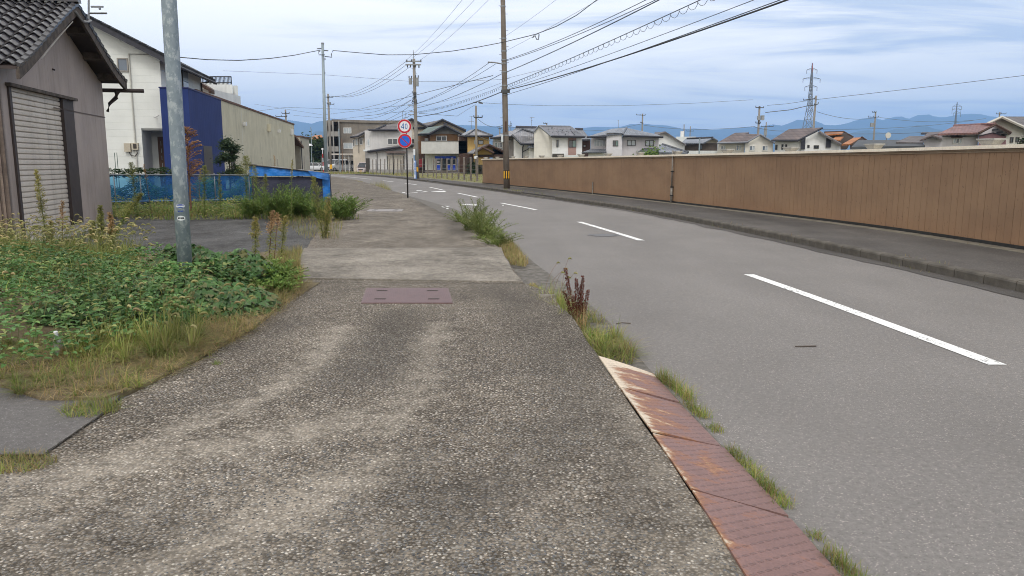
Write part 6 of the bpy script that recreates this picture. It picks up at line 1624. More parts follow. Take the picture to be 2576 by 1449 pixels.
win(h18, 4, 2427, 862, 2465, 918, 86, 1, M_fd, M_gd, .1, .07); win(h18, 4, 2485, 862, 2525, 914, 86, 1, M_fd, M_gd, .1, .07)
rl = bld('short black balcony railing at the far right above the wall', 4, 2560, 80, 'railing', 'railing')
a, b = ZP(4, 2515, 900, 80), ZP(4, 2640, 900, 80); q = MB(); q.box(a.x, b.x, 80, 80.05, a.z - .05, a.z); q.build('top_rail', M_bk, rl)
for k in range(9): x = lerp(a.x, b.x, k / 8); q = MB(); q.box(x - .03, x + .03, 80, 80.04, a.z - .9, a.z - .05); q.build('baluster', M_bk, rl)
# round dish and white column things beyond the wall
dsh = bld('round white satellite dish standing above the low dark roofs', 4, 1182, 100, 'satellite dish', 'satellite_dish')
c_ = ZP(4, 1182, 843, 100); e_ = ZP(4, 1210, 843, 100); r = e_.x - c_.x
q = MB(); n_ = 20; q.hexa([(c_.x + r * math.cos(2*math.pi*k/n_), 100, c_.z + r * 1.08 * math.sin(2*math.pi*k/n_)) for k in range(n_)], [(c_.x + r*.8 * math.cos(2*math.pi*k/n_), 100.25, c_.z + r*.85 * math.sin(2*math.pi*k/n_)) for k in range(n_)]); q.build('dish', mk('dish_cream', (.62, .60, .52), (.55, .53, .46), 2, .6), dsh)
q = MB(); q.tube([(c_.x, 100.3, c_.z), (c_.x - .2, 100.4, c_.z - 2.)], .06, 5); q.build('mast', M_hw, dsh)
ph = bld('pale thin post before the dark brown house beyond the wall', 3, 1495, 100, 'post', 'post'); t = ZP(3, 1500, 340, 100); q = MB(); q.tube([(t.x, 100, 0), t], .09, 6); q.build('shaft', M_stl, ph)
# small red-roofed house at far left behind the trees
h19 = bld('red roofed house far down the street behind the dark trees', 6, 850, 220)
roofq(h19, 6, [[(725, 495, 218), (888, 470, 218), (875, 445, 226), (800, 450, 226)]], M_or, .4); wbox(h19, 6, 735, 890, 480, 220, 228, M_crm)
HAZE = 1.25e-4
# ------------------------------------------------------------------ tarp fence and tarp covered shelter
def tarpmat(name, c, alpha=1.0, rough=.45):
    m, nt, b, out = newmat(name)
    n_ = nnoise(nt, geo_pos(nt, (1, 1, .6)), 2.2, 6, .65)
    col = mixc(nt, smth(nt, n_, .35, .65), c, tuple(q * .55 for q in c))
    w = nnoise(nt, geo_pos(nt, (3, 3, 9)), 3, 3, .5)
    nt.links.new(col, b.inputs['Base Color']); b.inputs['Roughness'].default_value = rough
    bump(nt, b, w, .6, .03)
    if alpha < 1:
        t = nt.nodes.new('ShaderNodeBsdfTransparent'); t.inputs[0].default_value = (.35, .75, .95, 1)
        tl = nt.nodes.new('ShaderNodeBsdfTranslucent'); nt.links.new(col, tl.inputs[0])
        m1 = nt.nodes.new('ShaderNodeMixShader'); m1.inputs[0].default_value = .35; nt.links.new(b.outputs[0], m1.inputs[1]); nt.links.new(tl.outputs[0], m1.inputs[2])
        mx = nt.nodes.new('ShaderNodeMixShader')
        p = nnoise(nt, geo_pos(nt, (1, 1, 1)), 1.1, 3, .5)
        fac = math_node(nt, 'ADD', smth(nt, p, .3, .7), 0); fac = math_node(nt, 'MULTIPLY_ADD', fac, .25, alpha - .12)
        nt.links.new(fac, mx.inputs[0]); nt.links.new(t.outputs[0], mx.inputs[1]); nt.links.new(m1.outputs[0], mx.inputs[2]); nt.links.new(mx.outputs[0], out.inputs[0])
    return m
M_net = tarpmat('blue_netting', (.02, .15, .46), .46)
M_tarp = tarpmat('blue_tarp', (.012, .19, .62))
M_navy = tarpmat('navy_sheet', (.04, .042, .075), 1, .7)
M_rail = mk('rail_pipe', (.20, .22, .24), (.13, .14, .155), 5, .5, metal=.3)
FP = [Vector((-14.6, 27.7, 0)), Vector((-12.4, 28.7, 0)), Vector((-10.25, 29.75, 0)), Vector((-8.6, 30.15, 0)), Vector((-7.13, 30.47, 0))]
def fpt(t, z, off=0):
    """t 0..4 along the fence line"""
    i = min(int(t), 3); p = FP[i].lerp(FP[i + 1], t - i); d = (FP[i + 1] - FP[i]).normalized()
    return p + Vector((d.y, -d.x, 0)) * off + Vector((0, 0, z))
tf = empty('garden_fence', FP[1], 'low garden fence of translucent blue netting tied to grey pipes', 'fence')
def sheet(t0, t1, z0, z1, off, name, mat, par, nx=40, nz=8, amp=.02, ztop=None):
    q = MB()
    for j in range(nz + 1):
        for i in range(nx + 1):
            t = lerp(t0, t1, i / nx); zz = lerp(z0, z1 if ztop is None else ztop(t), j / nz)
            o_ = off + amp * (noise.noise(Vector((t * 5, zz * 2.5, 3))) + .6 * noise.noise(Vector((t * 16, zz * 1.2, 9)))) * (.3 + .7 * math.sin(math.pi * min(1, j / nz)))
            q.v.append(tuple(fpt(t, zz, o_)))
    for j in range(nz):
        for i in range(nx):
            a = j * (nx + 1) + i; q.f.append((a, a + 1, a + nx + 2, a + nx + 1)); q.m.append(0)
    return q.build(name, mat, par, smooth=True)
sheet(0, .98, .10, 1.10, .03, 'netting', M_net, tf); sheet(.985, 2.15, .08, 1.07, .03, 'netting', M_net, tf)
q = MB(); q.tube([fpt(t, 1.1 - .02 * t, .06) for t in (0, .5, 1, 1.5, 2, 2.5, 3, 3.6)], .026, 6); q.build('top_rail', M_rail, tf, smooth=True)
q = MB(); q.tube([fpt(t, .14, .05) for t in (0, .5, 1, 1.6, 2.1)], .02, 6); q.build('bottom_rail', mk('rail_blue', (.10, .20, .36), (.08, .15, .28), 5, .6), tf, smooth=True)
for t in (.15, .5, 1.0, 1.55, 2.1): q = MB(); q.tube([fpt(t, -.02, .04), fpt(t, 1.14, .04)], .022, 6); q.build('fence_post', M_rail, tf, smooth=True)
sh_ = empty('tarp_shelter', FP[3], 'low garden shelter with creased blue tarp roof edge and dark navy sides', 'shelter')
sheet(2.16, 3.86, .0, .98, .0, 'side_sheet', M_navy, sh_, 30, 6, .03)
zt_ = lambda t: {0: 0}.get(0) or (P(622 + (t - 2.1) / 1.9 * 211, lerp(414, 437, (t - 2.1) / 1.9), fpt(t, 0).y + .6).z)
def ftop(t): return lerp(1.44, 1.10, max(0, min(1, (t - 2.1) / 1.88)))
sheet(2.12, 3.98, 1.02, 1.3, .14, 'tarp_skirt', M_tarp, sh_, 60, 8, .05, ztop=ftop)
q = MB(); nx = 24; nb_ = 5
for j in range(nb_ + 1):
    for i in range(nx + 1):
        t = lerp(2.1, 3.98, i / nx); p = fpt(t, ftop(t) + .012 + .03 * noise.noise(Vector((t * 4, j * .9, 1))) + .0 * j, .16 - j * .38); q.v.append(tuple(p))
for j in range(nb_):
    for i in range(nx): a = j * (nx + 1) + i; q.f.append((a, a + 1, a + nx + 2, a + nx + 1)); q.m.append(0)
q.build('roof_sheet', mk('roof_sheet_white', (.42, .42, .41), (.25, .24, .24), 3, .7), sh_)
q = MB(); q.tube([fpt(2.06, 1.46, .2), fpt(2.6, 1.36, .18), fpt(3.2, 1.25, .18), fpt(4.0, 1.11, .2)], .022, 5); q.build('edge_pole', M_fd, sh_)
q = MB(); q.tube([fpt(2.0, 1.47, .25), fpt(2.3, 1.42, .15)], .035, 5); q.build('pole_end', M_fd, sh_)
for t in (2.2, 3.2, 3.93): q = MB(); q.tube([fpt(t, -.02, -.06), fpt(t, 1.12, -.06)], .04, 6); q.build('corner_post', M_fd, sh_)
sheet(3.80, 3.99, .0, 1.06, .05, 'tarp_drop', M_tarp, sh_, 8, 10, .05)
q = MB()
nx = 10
for j in range(9):
    for i in range(nx + 1):
        z = lerp(0, 1.06, j / 8); p = fpt(3.995, z, .04 - 1.9 * i / nx) + Vector((.04 * noise.noise(Vector((i * .7, z * 2, 0))), 0, 0)); q.v.append(tuple(p))
for j in range(8):
    for i in range(nx): a = j * (nx + 1) + i; q.f.append((a, a + 1, a + nx + 2, a + nx + 1)); q.m.append(0)
q.build('end_sheet', M_navy, sh_)
# droopy fold at the right corner
q = MB(); a = fpt(3.45, 1.22, .22); b_ = fpt(3.97, 1.10, .24); c_ = fpt(3.95, .86, .26); d2 = fpt(3.7, .93, .27); q.add([a, b_, c_, d2, fpt(3.55, 1.04, .24)], [(0, 1, 2, 3, 4)]); q.build('tarp_fold', M_tarp, sh_)
for k, t in enumerate((2.05, 2.3, 2.5, 2.68, 3.0, 3.3, 3.52, 3.75)):
    q = MB(); p = fpt(t, 0, -2.2); q.tube([p, p + Vector((U(-.03, .03), 0, 1.75 + U(-.1, .1)))], .010, 4)
    single('garden_stake', q, M_pipe, ['leftmost thin stake', 'second thin stake from the left', 'third thin stake from the left', 'fourth thin stake from the left', 'fourth thin stake from the right', 'third thin stake from the right', 'second thin stake from the right', 'rightmost thin stake'][k] + ' behind the tarp shelter', 'stake', p, 'thin stakes behind the tarp shelter')
for k, (x, lab) in enumerate(((283 + 6, 'left'), (283 + 12, 'right'))):
    p = P(x, 400, 30.5); q = MB(); q.tube([(p.x, 30.5, 0), (p.x, 30.5, P(x, 384, 30.5).z)], .012, 4); single('plant_support', q, M_green, 'slim green plant support, %s one of the pair by the garage corner' % lab, 'stake', (p.x, 30.5, 0))

# ------------------------------------------------------------------ parked vehicles
def carpaint(name, c):
    m = mk(name, c, tuple(q * .94 for q in c), .6, .28, spec=.6); return m
M_tyre = mk('tyre_rubber', (.018, .018, .018), (.03, .03, .03), 9, .85); M_rim = mk('rim_alloy', (.35, .35, .36), (.28, .28, .29), 5, .4, metal=.6)
M_cg = glassmat('car_glass', (.02, .025, .03)); M_chr = mk('chrome', (.5, .5, .52), (.4, .4, .42), 5, .25, metal=.7); M_lamp = mk('headlamp', (.6, .6, .58), (.45, .45, .44), 9, .2); M_tail = mk('tail_lamp', (.35, .02, .02), (.3, .02, .02), 9, .3)
def car(name, label, cat, loc, rz, L, W, prof, belt, glass, paintm, H, front=-1):
    """prof: upper outline (x,z) of the body from nose (x=-L/2) to tail; glass: x range and slant of the cabin"""
    c = empty(name, (0, 0, 0), label, cat, 'vehicles parked down the street')
    hw = W / 2
    # lower body: rounded in plan
    q = MB(); st = [(-L/2, .28, belt * .62, .80), (-L/2 + .12, .2, belt * .78, .93), (-L/2 + .5, .2, prof[0], 1), (-L * .1, .2, belt, 1.0), (L * .3, .2, belt, 1.0), (L/2 - .3, .2, belt, 1), (L/2 - .06, .22, belt, .95), (L/2, .3, belt - .02, .88)]
    rings = []
    for x, zl, zt, w in st:
        w *= hw; rings.append([(x, -w * .94, zl), (x, -w, zl + .18), (x, -w, zt - .12), (x, -w * .93, zt), (x, w * .93, zt), (x, w, zt - .12), (x, w, zl + .18), (x, w * .94, zl)])
    for a, b in zip(rings, rings[1:]): q.hexa(a, b)
    o = q.build('body', paintm, c); smooth_by_angle(o, 40)
    # cabin glass and roof
    x0, x1, x2, x3 = glass          # windscreen foot, roof front, roof back, tail foot
    q = MB(); g0 = [(x0, -hw * .93, belt), (x3, -hw * .93, belt), (x3, hw * .93, belt), (x0, hw * .93, belt)]; g1 = [(x1, -hw * .78, H - .06), (x2, -hw * .78, H - .06), (x2, hw * .78, H - .06), (x1, hw * .78, H - .06)]
    q.hexa(g0, g1); q.build('cabin_glass', M_cg, c)
    q = MB(); q.hexa([(x1 - .06, -hw * .79, H - .09), (x2 + .06, -hw * .79, H - .09), (x2 + .06, hw * .79, H - .09), (x1 - .06, hw * .79, H - .09)], [(x1 + .1, -hw * .68, H), (x2 - .1, -hw * .68, H), (x2 - .1, hw * .68, H), (x1 + .1, hw * .68, H)]); q.build('roof', paintm, c)
    for s in (-1, 1):
        for (xa, xb) in [(x0, x1), (x3, x2)] + [(lerp(x0, x3, f), lerp(x1, x2, f)) for f in ((.40, .68) if H > 1.6 else (.5,))]:
            q = MB(); q.tube([(xa, s * hw * .935, belt - .02), (xb, s * hw * .79, H - .07)], .035, 5); q.build('pillar', paintm, c)
    for sx in (-L / 2 + L * .19, L / 2 - L * .2):
        for s in (-1, 1):
            q = MB(); n_ = 18; q.tube([(sx, s * (hw - .2), .32), (sx, s * (hw + .015), .32)], .32, n_); wl = q.build('wheel', M_tyre, c)
            q = MB(); q.tube([(sx, s * (hw + .01), .32), (sx, s * (hw + .03), .32)], .21, 14); q.build('rim', M_rim, wl)
    for s in (-1, 1):
        q = MB(); q.box(-L/2 + .01, -L/2 + .3, s * hw * .5 if s > 0 else -hw * .9, s * hw * .9 if s > 0 else -hw * .5, belt * .60, belt * .76); q.build('headlight', M_lamp, c)
        q = MB(); q.box(L/2 - .1, L/2 + .02, s * hw * .65 if s > 0 else -hw * .9, s * hw * .9 if s > 0 else -hw * .65, belt * .6, belt * 1.0); q.build('tail_light', M_tail, c)
        q = MB(); q.box(x0 + .25, x0 + .4, s * (hw * .95) if s > 0 else -hw - .2, s * hw + .2 if s > 0 else -hw * .95, belt + .02, belt + .2); q.build('wing_mirror', paintm, c)
    q = MB(); q.box(-L/2 - .02, -L/2 + .05, -hw * .55, hw * .55, belt * .48, belt * .66); q.build('grille', M_fd, c)
    q = MB(); q.box(-L/2 - .06, -L/2 + .3, -hw * .86, hw * .86, .22, .46); q.build('bumper', paintm, c)
    q = MB(); q.box(-L/2 - .075, -L/2 - .06, -.2, .2, .3, .44); q.build('number_plate', mk('plate_yellow', (.65, .42, .06), (.6, .38, .05), 5, .5) if cat == 'van' and L < 3.6 else M_banwhite, c)
    c.location = loc; c.rotation_euler = (0, 0, rz)
    return c
zc = -.05
p = P(917, 430, 128); car('kei_van', 'small pale pink-white van facing the viewer beside the metal-clad house', 'van', (p.x, 128.5, -.1), math.radians(90 - 14), 3.35, 1.55, [1.0], 1.02, (-1.45, -.75, 1.55, 1.64), carpaint('paint_pale_pink', (.50, .43, .42)), 1.78)
p = ZP(1, 480, 950, 140); car('parked_minivan', 'large silver-white minivan parked side-on under the carport canopy', 'minivan', (p.x - .2, 143, .12), math.radians(4), 4.9, 1.85, [1.02], 1.12, (-1.55, -.7, 2.25, 2.42), carpaint('paint_silver_white', (.56, .58, .60)), 1.92)
p = ZP(6, 800, 770, 150); car('parked_car', 'white hatchback car parked left of the banded post by the trees', 'car', (p.x + .3, 150, .12), math.radians(176), 4.3, 1.72, [.92], .92, (-1.2, -.5, 1.4, 1.95), carpaint('paint_white', (.62, .64, .66)), 1.5)
p = ZP(6, 868, 755, 158); car('parked_car', 'white car half hidden behind the slim steel pole', 'car', (p.x + .2, 162, .12), math.radians(176), 4.2, 1.7, [.92], .92, (-1.2, -.5, 1.4, 1.95), MATS['paint_white'], 1.5)
p = ZP(6, 742, 740, 160); car('parked_car', 'dark car behind the white hatchback at the beige building end', 'car', (p.x, 168, .15), math.radians(176), 4.2, 1.7, [.92], .92, (-1.2, -.5, 1.4, 1.95), carpaint('paint_dark', (.05, .05, .06)), 1.55)
p = ZP(1, 380, 870, 150); car('parked_van', 'white boxy van roof showing behind the silver-white minivan', 'van', (p.x, 151, .2), math.radians(0), 4.2, 1.75, [1.1], 1.2, (-1.9, -1.5, 1.9, 2.05), MATS['paint_white'], 2.05)

# field between wire fence and the houses
fm = MB(); fpts = [(-2.0, 58.6), (-2.4, 59), (-6.2, 70), (-12.9, 90), (-20.5, 108), (-16, 118), (8, 118), (14, 62)]
fm.add([(x, y, .012) for x, y in fpts], [tuple(range(len(fpts)))]); fm.build('field_grass', M_grassbase, None, kind='structure')
q = MB(); a0, a1 = G((1180 + 1100 / 4.83) / 1.4907, (420 + 1115 / 4.83) / 1.4907), G((1680 + 620 / 4.83) / 1.4907, (420 + 1122 / 4.83) / 1.4907)
q.add([(-14, 110.0, .03), (4, 110.0, .03), (4, 112.5, .03), (-14, 112.5, .03)], [(0, 1, 2, 3)]); q.build('pale_path', mk('pale_gravel', (.60, .58, .54), (.5, .48, .44), 3, .9), None, kind='structure')

# ------------------------------------------------------------------ pylons
M_pyl = mk('pylon_steel', (.20, .23, .27), (.16, .18, .22), 1, .6); M_pylr = mk('pylon_red', (.55, .12, .10), (.5, .12, .1), 1, .6)
def pylon(z, xt, yt, xb, yb, wb, Y, arms, label, th=.16, red=True):
    t = ZP(z, xt, yt, Y); s = (ZP(z, xt + 100, yt, Y).x - t.x) / 100
    c = empty('pylon', (t.x, Y, 0), label, 'pylon', 'lattice pylons')
    H_ = t.z; hb = wb * s / 2 * 1.15
    lv = [0, .14, .26, .37, .46, .54, .61, .68, .75, .82, .89, 1.0]
    hwf = lambda f: lerp(hb, hb * .20, min(1, f / .62)) if f < .62 else lerp(hb * .20, .12, (f - .62) / .38)
    q = MB()
    for sx in (-1, 1):
        for sy in (-1, 1): q.tube([(t.x + sx * hwf(f), Y + sy * hwf(f), H_ * f) for f in lv], th * 1.2, 4)
    q.build('leg_frame', M_pyl, c)
    q = MB(); qr = MB()
    for f0, f1 in zip(lv, lv[1:]):
        a, b = hwf(f0), hwf(f1); tg = qr if (red and f0 > .85) else q
        for sy in (-1, 1):
            tg.tube([(t.x - a, Y + sy * a, H_ * f0), (t.x + b, Y + sy * b, H_ * f1)], th, 3, cap=False); tg.tube([(t.x + a, Y + sy * a, H_ * f0), (t.x - b, Y + sy * b, H_ * f1)], th, 3, cap=False)
            tg.tube([(t.x - b, Y + sy * b, H_ * f1), (t.x + b, Y + sy * b, H_ * f1)], th, 3, cap=False)
    q.build('lattice', M_pyl, c)
    if qr.v: qr.build('red_tip', M_pylr, c)
    for (x0, x1, y) in arms:
        a, b = ZP(z, x0, y, Y), ZP(z, x1, y, Y)
        q = MB(); q.tube([(a.x, Y, a.z), (t.x, Y, a.z + s * 22), (b.x, Y, a.z)], th, 3); q.tube([(a.x, Y, a.z), (b.x, Y, a.z)], th, 3); q.build('cross_arm', M_pyl, c)
        for e in (a, b): q = MB(); q.tube([(e.x, Y, e.z), (e.x, Y, e.z - s * 38)], th * 1.1, 4); q.build('insulator_string', M_pyl, c)
pylon(4, 402, 100, 370, 765, 150, 480, [(345, 450, 170), (306, 482, 262), (325, 450, 345)], 'tall lattice pylon with red tip and three pairs of arms')
pylon(4, 1890, 500, 1870, 745, 60, 900, [(1845, 1935, 545), (1838, 1928, 580), (1850, 1925, 615)], 'small distant pylon above the red tiled roof', .2, False)
pylon(2, 1138, 160, 1138, 420, 30, 1200, [(1120, 1156, 210), (1118, 1158, 250)], 'tiny distant pylon just right of the striped utility pole', .25, False)

# ------------------------------------------------------------------ overhead wires
M_wire = mk('wire_black', (.035, .04, .045), (.05, .055, .06), 5, .6); M_wireg = mk('wire_grey', (.14, .155, .17), (.12, .13, .14), 5, .6)
def sagline(a, b, sag, n=14):
    return [a.lerp(b, k / n) - Vector((0, 0, 4 * sag * (k / n) * (1 - k / n))) for k in range(n + 1)]
def wire(pts, r, label, mat=None, n=4):
    mat = mat or M_wire; b = pts[0]
    q = MB(); q.tube(pts, r, n); o = single('overhead_wire', q, mat, label, 'overhead wire', b, 'overhead wires'); return o
def from4(ys, xe, r, label, sag=.25, coil=False, ye=0):
    """cable from the striped pole out over the wall, leaving the view at the top"""
    z = z4(ys); s = onp4(z) + Vector((.15, -.1, 0)); a, b, c = ray(xe, ye); Y = (z - 1.5) / (c / b); e = Vector((a / b * Y, Y, z))
    end = s + (e - s) * 2.1; end.z = z + .25
    pts = sagline(s, end, sag * 1.6, 26); o = wire(pts, r, label)
    return s, end, o
from4(466, 1573, .014, 'upper of two twin dark cables running right from the striped pole', .3)
from4(474, 1594, .014, 'lower of two twin dark cables running right from the striped pole', .3)
from4(560, 1626, .02, 'single dark cable below the twin pair right of the striped pole', .2)
s, e, _o = from4(662, 1737, .014, 'straight carrier wire of the coiled cable right of the striped pole', .15)
q = MB(); hp = []; n_ = 520
for k in range(n_):
    t = k / n_; p = s.lerp(e, t) - Vector((0, 0, 4 * .24 * t * (1 - t))); a = t * 2 * math.pi * 85; hp.append(p + Vector((.05 * math.cos(a), 0, -.09 + .09 * math.sin(a))))
q.tube(hp, .008, 3, cap=False); single('coiled_cable', q, M_wire, 'coiled grey spiral cable looping along its carrier wire, right of the striped pole', 'cable', hp[0])
from4(700, 1858, .024, 'thickest black cable leaving the striped pole at its lowest clamp', .35); from4(694, 1845, .01, 'thin wire hugging the thickest black cable from the striped pole', .2)
from4(735, 1905, .012, 'lowest thin grey wire running right from the striped pole', .2)
for ys, xe, lb in ((280, 1395, 'upper thin pale wire rising right from the striped pole top'), (395, 1500, 'second thin pale wire rising right from the striped pole')):
    from4(ys, xe, .007, lb, .1)
# striped pole to transformer pole
prs = [((100 - 1) and z4(490), -.9, (345, 580), .016, 'upper cable pair between the bracket arm and the transformer pole'), (z4(497), -.5, (345, 583), .014, 'inner cable from the bracket arm to the transformer pole'), (z4(570), -.1, (345, 625), .018, 'middle cable sloping between the striped and transformer poles'), (z4(712), -.15, (345, 718), .026, 'lowest thick cable between the striped and transformer poles'), (z4(640), -.1, (345, 600), .008, 'thin wire between the striped and transformer poles')]
for z, dx, (x, y), r, lb in prs: wire(sagline(onp4(z) + Vector((dx, 0, 0)), S3(x, y, -.2), .25), r, lb)
a, b_ = onp4(z4(665)) + Vector((-.1, 0, 0)), S3(350, 665, -.2); q = MB(); hp = []
for k in range(420): t = k / 420; p = a.lerp(b_, t) - Vector((0, 0, .8 * t * (1 - t))); an = t * 2 * math.pi * 60; hp.append(p + Vector((.04 * math.cos(an), 0, -.09 + .09 * math.sin(an))))
q.tube(hp, .009, 3, cap=False); single('coiled_cable', q, M_wire, 'coiled cable continuing between the striped pole and the transformer pole', 'cable', hp[0])
for (x, y), dx, lb in (((238, 122), -.9, 'left high wire from the crossarm of the transformer pole'), ((300, 100), 0, 'middle high wire from the top of the transformer pole'), ((385, 122), .9, 'right high wire from the crossarm of the transformer pole')):
    wire(sagline(S3(x, y, -.25), onp4(12.45) + Vector((dx, -.18, 0)), .35), .012, lb)
pf = ZP(6, 955, 42, 139.8)
for k, ((x, y), lb) in enumerate((((238, 135), 'uppermost wire falling left from the transformer pole'), ((228, 178), 'second wire falling left from the transformer pole'), ((275, 195), 'third wire falling left from the transformer pole'))):
    wire(sagline(S3(x, y, -.25), pf + Vector((-.4 + .8 * k, 0, .2)), 1.1), .02, lb)
for k, (x, y, x2, y2) in enumerate(((285, 475, -20, 600), (285, 540, -20, 640), (285, 545, -20, 665), (275, 605, -20, 725), (318, 640, -20, 745), (310, 690, 20, 755))):
    a = S3(x, y, -.2); e = P((1440 + x2 / 2.7875) / 1.490683, (180 + y2 / 2.7875) / 1.490683, 100); e2 = a + (e - a) * 2.0; wire(sagline(a, e2, .5), .018, ['first', 'second', 'third', 'fourth', 'fifth', 'lowest'][k] + ' of the low cables fanning left from the transformer pole', M_wire)
# long cable over from the slim pole
pl_ = [P(838, 127, 50), P(905, 133, 49.6), P(973, 138, 49), P(1038, 137.7, 48.4), P(1137, 128.5, 47.4), P(1200, 119, 46.9), P(1262, 107, 46.2), P(1300, 98, 44), P(1348, 86, 41.5), P(1400, 66, 38.5), P(1451, 38, 36), P(1501, 0, 33), P(1560, -60, 29)]
wire(pl_, .02, 'long black cable sagging from the slim steel pole past the striped pole and upward')
q = MB(); a = P(1344, 88, 41.6); q.tube([a, P(1340, 95, 41.5), P(1346, 90, 41.4), P(1350, 99, 41.4), P(1355, 99, 41.3), P(1356, 86, 41.2)], .025, 4); single('cable_loop', q, M_wire, 'slack loop hanging from the long cable right of the striped pole', 'cable', a)
wire([P(806, 126, 50), P(780, 131, 48.5), P(740, 139, 46), P(680, 147, 43), P(600, 152, 40), P(520, 150, 38), P(452, 144, 36.6)], .02, 'black cable from the slim steel pole left to the white house roof')
for k, (x, y, x2, y2) in enumerate(((797, 122, 806, 128), (829, 128, 838, 127))):
    a = P(x, y, 49.9); q = MB(); q.tube([P(x2, y2, 49.9), P(lerp(x, x2, .5), y + 8, 49.8), P(lerp(x, x2, .6), y + 16, 49.8), P(817, 138 + 4 * k, 49.9)], .025, 4); single('cable_loop', q, M_wire, ['left', 'right'][k] + ' slack cable loop at the top of the slim steel pole', 'cable', a)
wire([P(560, 178, 90), P(738, 185, 90), P(812, 188, 88), P(1038, 205, 85), P(1150, 205, 82), P(1262, 200, 78), P(1380, 171, 74)], .014, 'thin pale wire crossing behind the slim and striped poles', M_wireg)
wire([P(1203, 258, 92.6), P(1290, 263, 97), P(1380, 266, 100), P(1558, 266, 106), P(1737, 260, 111), P(1894, 251, 115)], .02, 'long nearly level wire between the street lamp pole and the tall far pole', M_wireg)
wire([P(1196, 263, 92.6), P(1150, 292, 85), P(1054, 285, 80)], .02, 'wire from the street lamp pole back to the transformer pole', M_wireg)
wire([P(1930, 265, 115), P(1980, 261, 114), P(2040, 252, 112), P(2180, 236, 104), P(2400, 211, 92), P(2600, 187, 84)], .028, 'long dark wire rising to the right edge from the leaning dark pole', M_wireg)
wire([P(1925, 283, 115), P(1990, 276, 114), P(2040, 264, 112)], .05, 'thick beaded cable between the tall far pole and the leaning pole', M_wireg)
for k, (x0, y0, x1, y1, Y0, Y1) in enumerate(((2055, 281, 2202, 296, 112, 150), (2205, 294, 2450, 302, 150, 150), (2050, 325, 2480, 298, 112, 150), (2050, 335, 2576, 312, 112, 120), (1620, 315, 1900, 318, 160, 115), (1450, 328, 1620, 310, 200, 160), (1900, 320, 2050, 318, 115, 112), (1203, 300, 1270, 312, 92, 100), (1200, 340, 1280, 346, 92, 110), (1280, 318, 1440, 325, 130, 160))):
    wire(sagline(P(x0, y0, Y0), P(x1, y1, Y1), .6), .03, ['upper wire sloping to the thin far pole', 'wire crossing the hills right of the thin far pole', 'wire over the blue hills behind the low dark roofs', 'lowest wire over the blue hills at right', 'wire over the hipped roof to the tall far pole', 'faint wire above the slate roof', 'wire before the hills between tall far pole and leaning pole', 'service wire from the street lamp pole toward the striped pole', 'low service wire above the yellow house', 'faint wire above the dark ridge'][k], M_wireg)
for k, (pts) in enumerate(([(604, 385 / 1 - 100, 120), (720, 270, 110), (900, 276, 100), (1240, 190, 47)], [(640, 262, 150), (812, 289, 150), (1040, 262, 80)], [(738, 290, 150), (850, 300, 150), (1035, 278, 78)])):
    wire([P(*p) for p in pts], .02, ['faint wire crossing the sky left of the transformer pole', 'wire dipping over the beige building toward the transformer pole', 'lowest wire over the apartment block toward the transformer pole'][k], M_wireg)

# ------------------------------------------------------------------ mountains
M_mtn = mk('mountain_forest', (.03, .05, .035), (.022, .038, .028), .0012, .95)
prof = [(-400, 330), (0, 322), (300, 310), (560, 300), (700, 296), (721, 301), (760, 307), (784, 311), (803, 305), (860, 300), (960, 306), (1100, 312), (1250, 318), (1350, 322), (1440, 326), (1466, 322), (1498, 319), (1540, 320), (1561, 319), (1587, 312), (1627, 313), (1660, 314), (1695, 319), (1720, 325), (1748, 323), (1793, 327), (1831, 324), (1875, 320), (1896, 320), (1945, 313), (1967, 316), (1985, 310), (2006, 301), (2024, 303), (2053, 309), (2068, 314), (2102, 315), (2131, 310), (2146, 305), (2171, 298), (2202, 297), (2220, 302), (2251, 294), (2288, 298), (2308, 290), (2342, 291), (2374, 296), (2410, 288), (2447, 286), (2484, 292), (2576, 300), (2760, 310), (3000, 322)]
def mountain(name, Yr, depth, drop, jitter, lift, seed):
    q = MB(); rows_ = [(0, 0), (.25, .22), (.5, .5), (.72, .76), (.9, .95), (1, 1), (1.25, .6), (1.5, 0)]
    xs = []
    for (x0, y0), (x1, y1) in zip(prof, prof[1:]):
        n_ = max(1, int((x1 - x0) / 10))
        for k in range(n_): xs.append((lerp(x0, x1, k / n_), lerp(y0, y1, k / n_)))
    xs.append(prof[-1])
    for (f, h) in rows_:
        for (x, y) in xs:
            p = P(x, y + lift, Yr); Y = Yr - depth + depth * f
            n1_ = noise.noise(Vector((x * .03 + seed, f * 2, seed))) ; n2_ = noise.noise(Vector((x * .012 + seed, 3, seed)))
            hh = max(0, (p.z + .5) * h * (1 + jitter * n1_ * (1 if f != 1 else .06)) - (drop * (1 + n2_)) * (1 if f == 1 else h))
            q.v.append((p.x * (Y / Yr) ** .2, Y, hh - .5))
    n_ = len(xs)
    for j in range(len(rows_) - 1):
        for i in range(n_ - 1): a = j * n_ + i; q.f.append((a, a + 1, a + 1 + n_, a + n_)); q.m.append(0)
    return q.build(name, M_mtn, None, smooth=True, kind='structure')
mountain('mountains', 11500, 2600, 0, .1, 0, 3.1)
mountain('foothills', 7200, 1800, 60, .1, 14, 8.7)

# ------------------------------------------------------------------ air
hv = bpy.data.materials.new('haze_air'); hv.use_nodes = True; nt = hv.node_tree; nt.nodes.clear()
o_ = nt.nodes.new('ShaderNodeOutputMaterial'); v_ = nt.nodes.new('ShaderNodeVolumePrincipled')
v_.inputs['Color'].default_value = (.33, .575, 1.0, 1); v_.inputs['Density'].default_value = HAZE
v_.inputs['Anisotropy'].default_value = 0
nt.links.new(v_.outputs[0], o_.inputs['Volume'])
q = MB(); q.box(-15500, 15500, -400, 15500, -1.6, 1010); hz_ = q.build('haze', hv, None, kind='stuff')
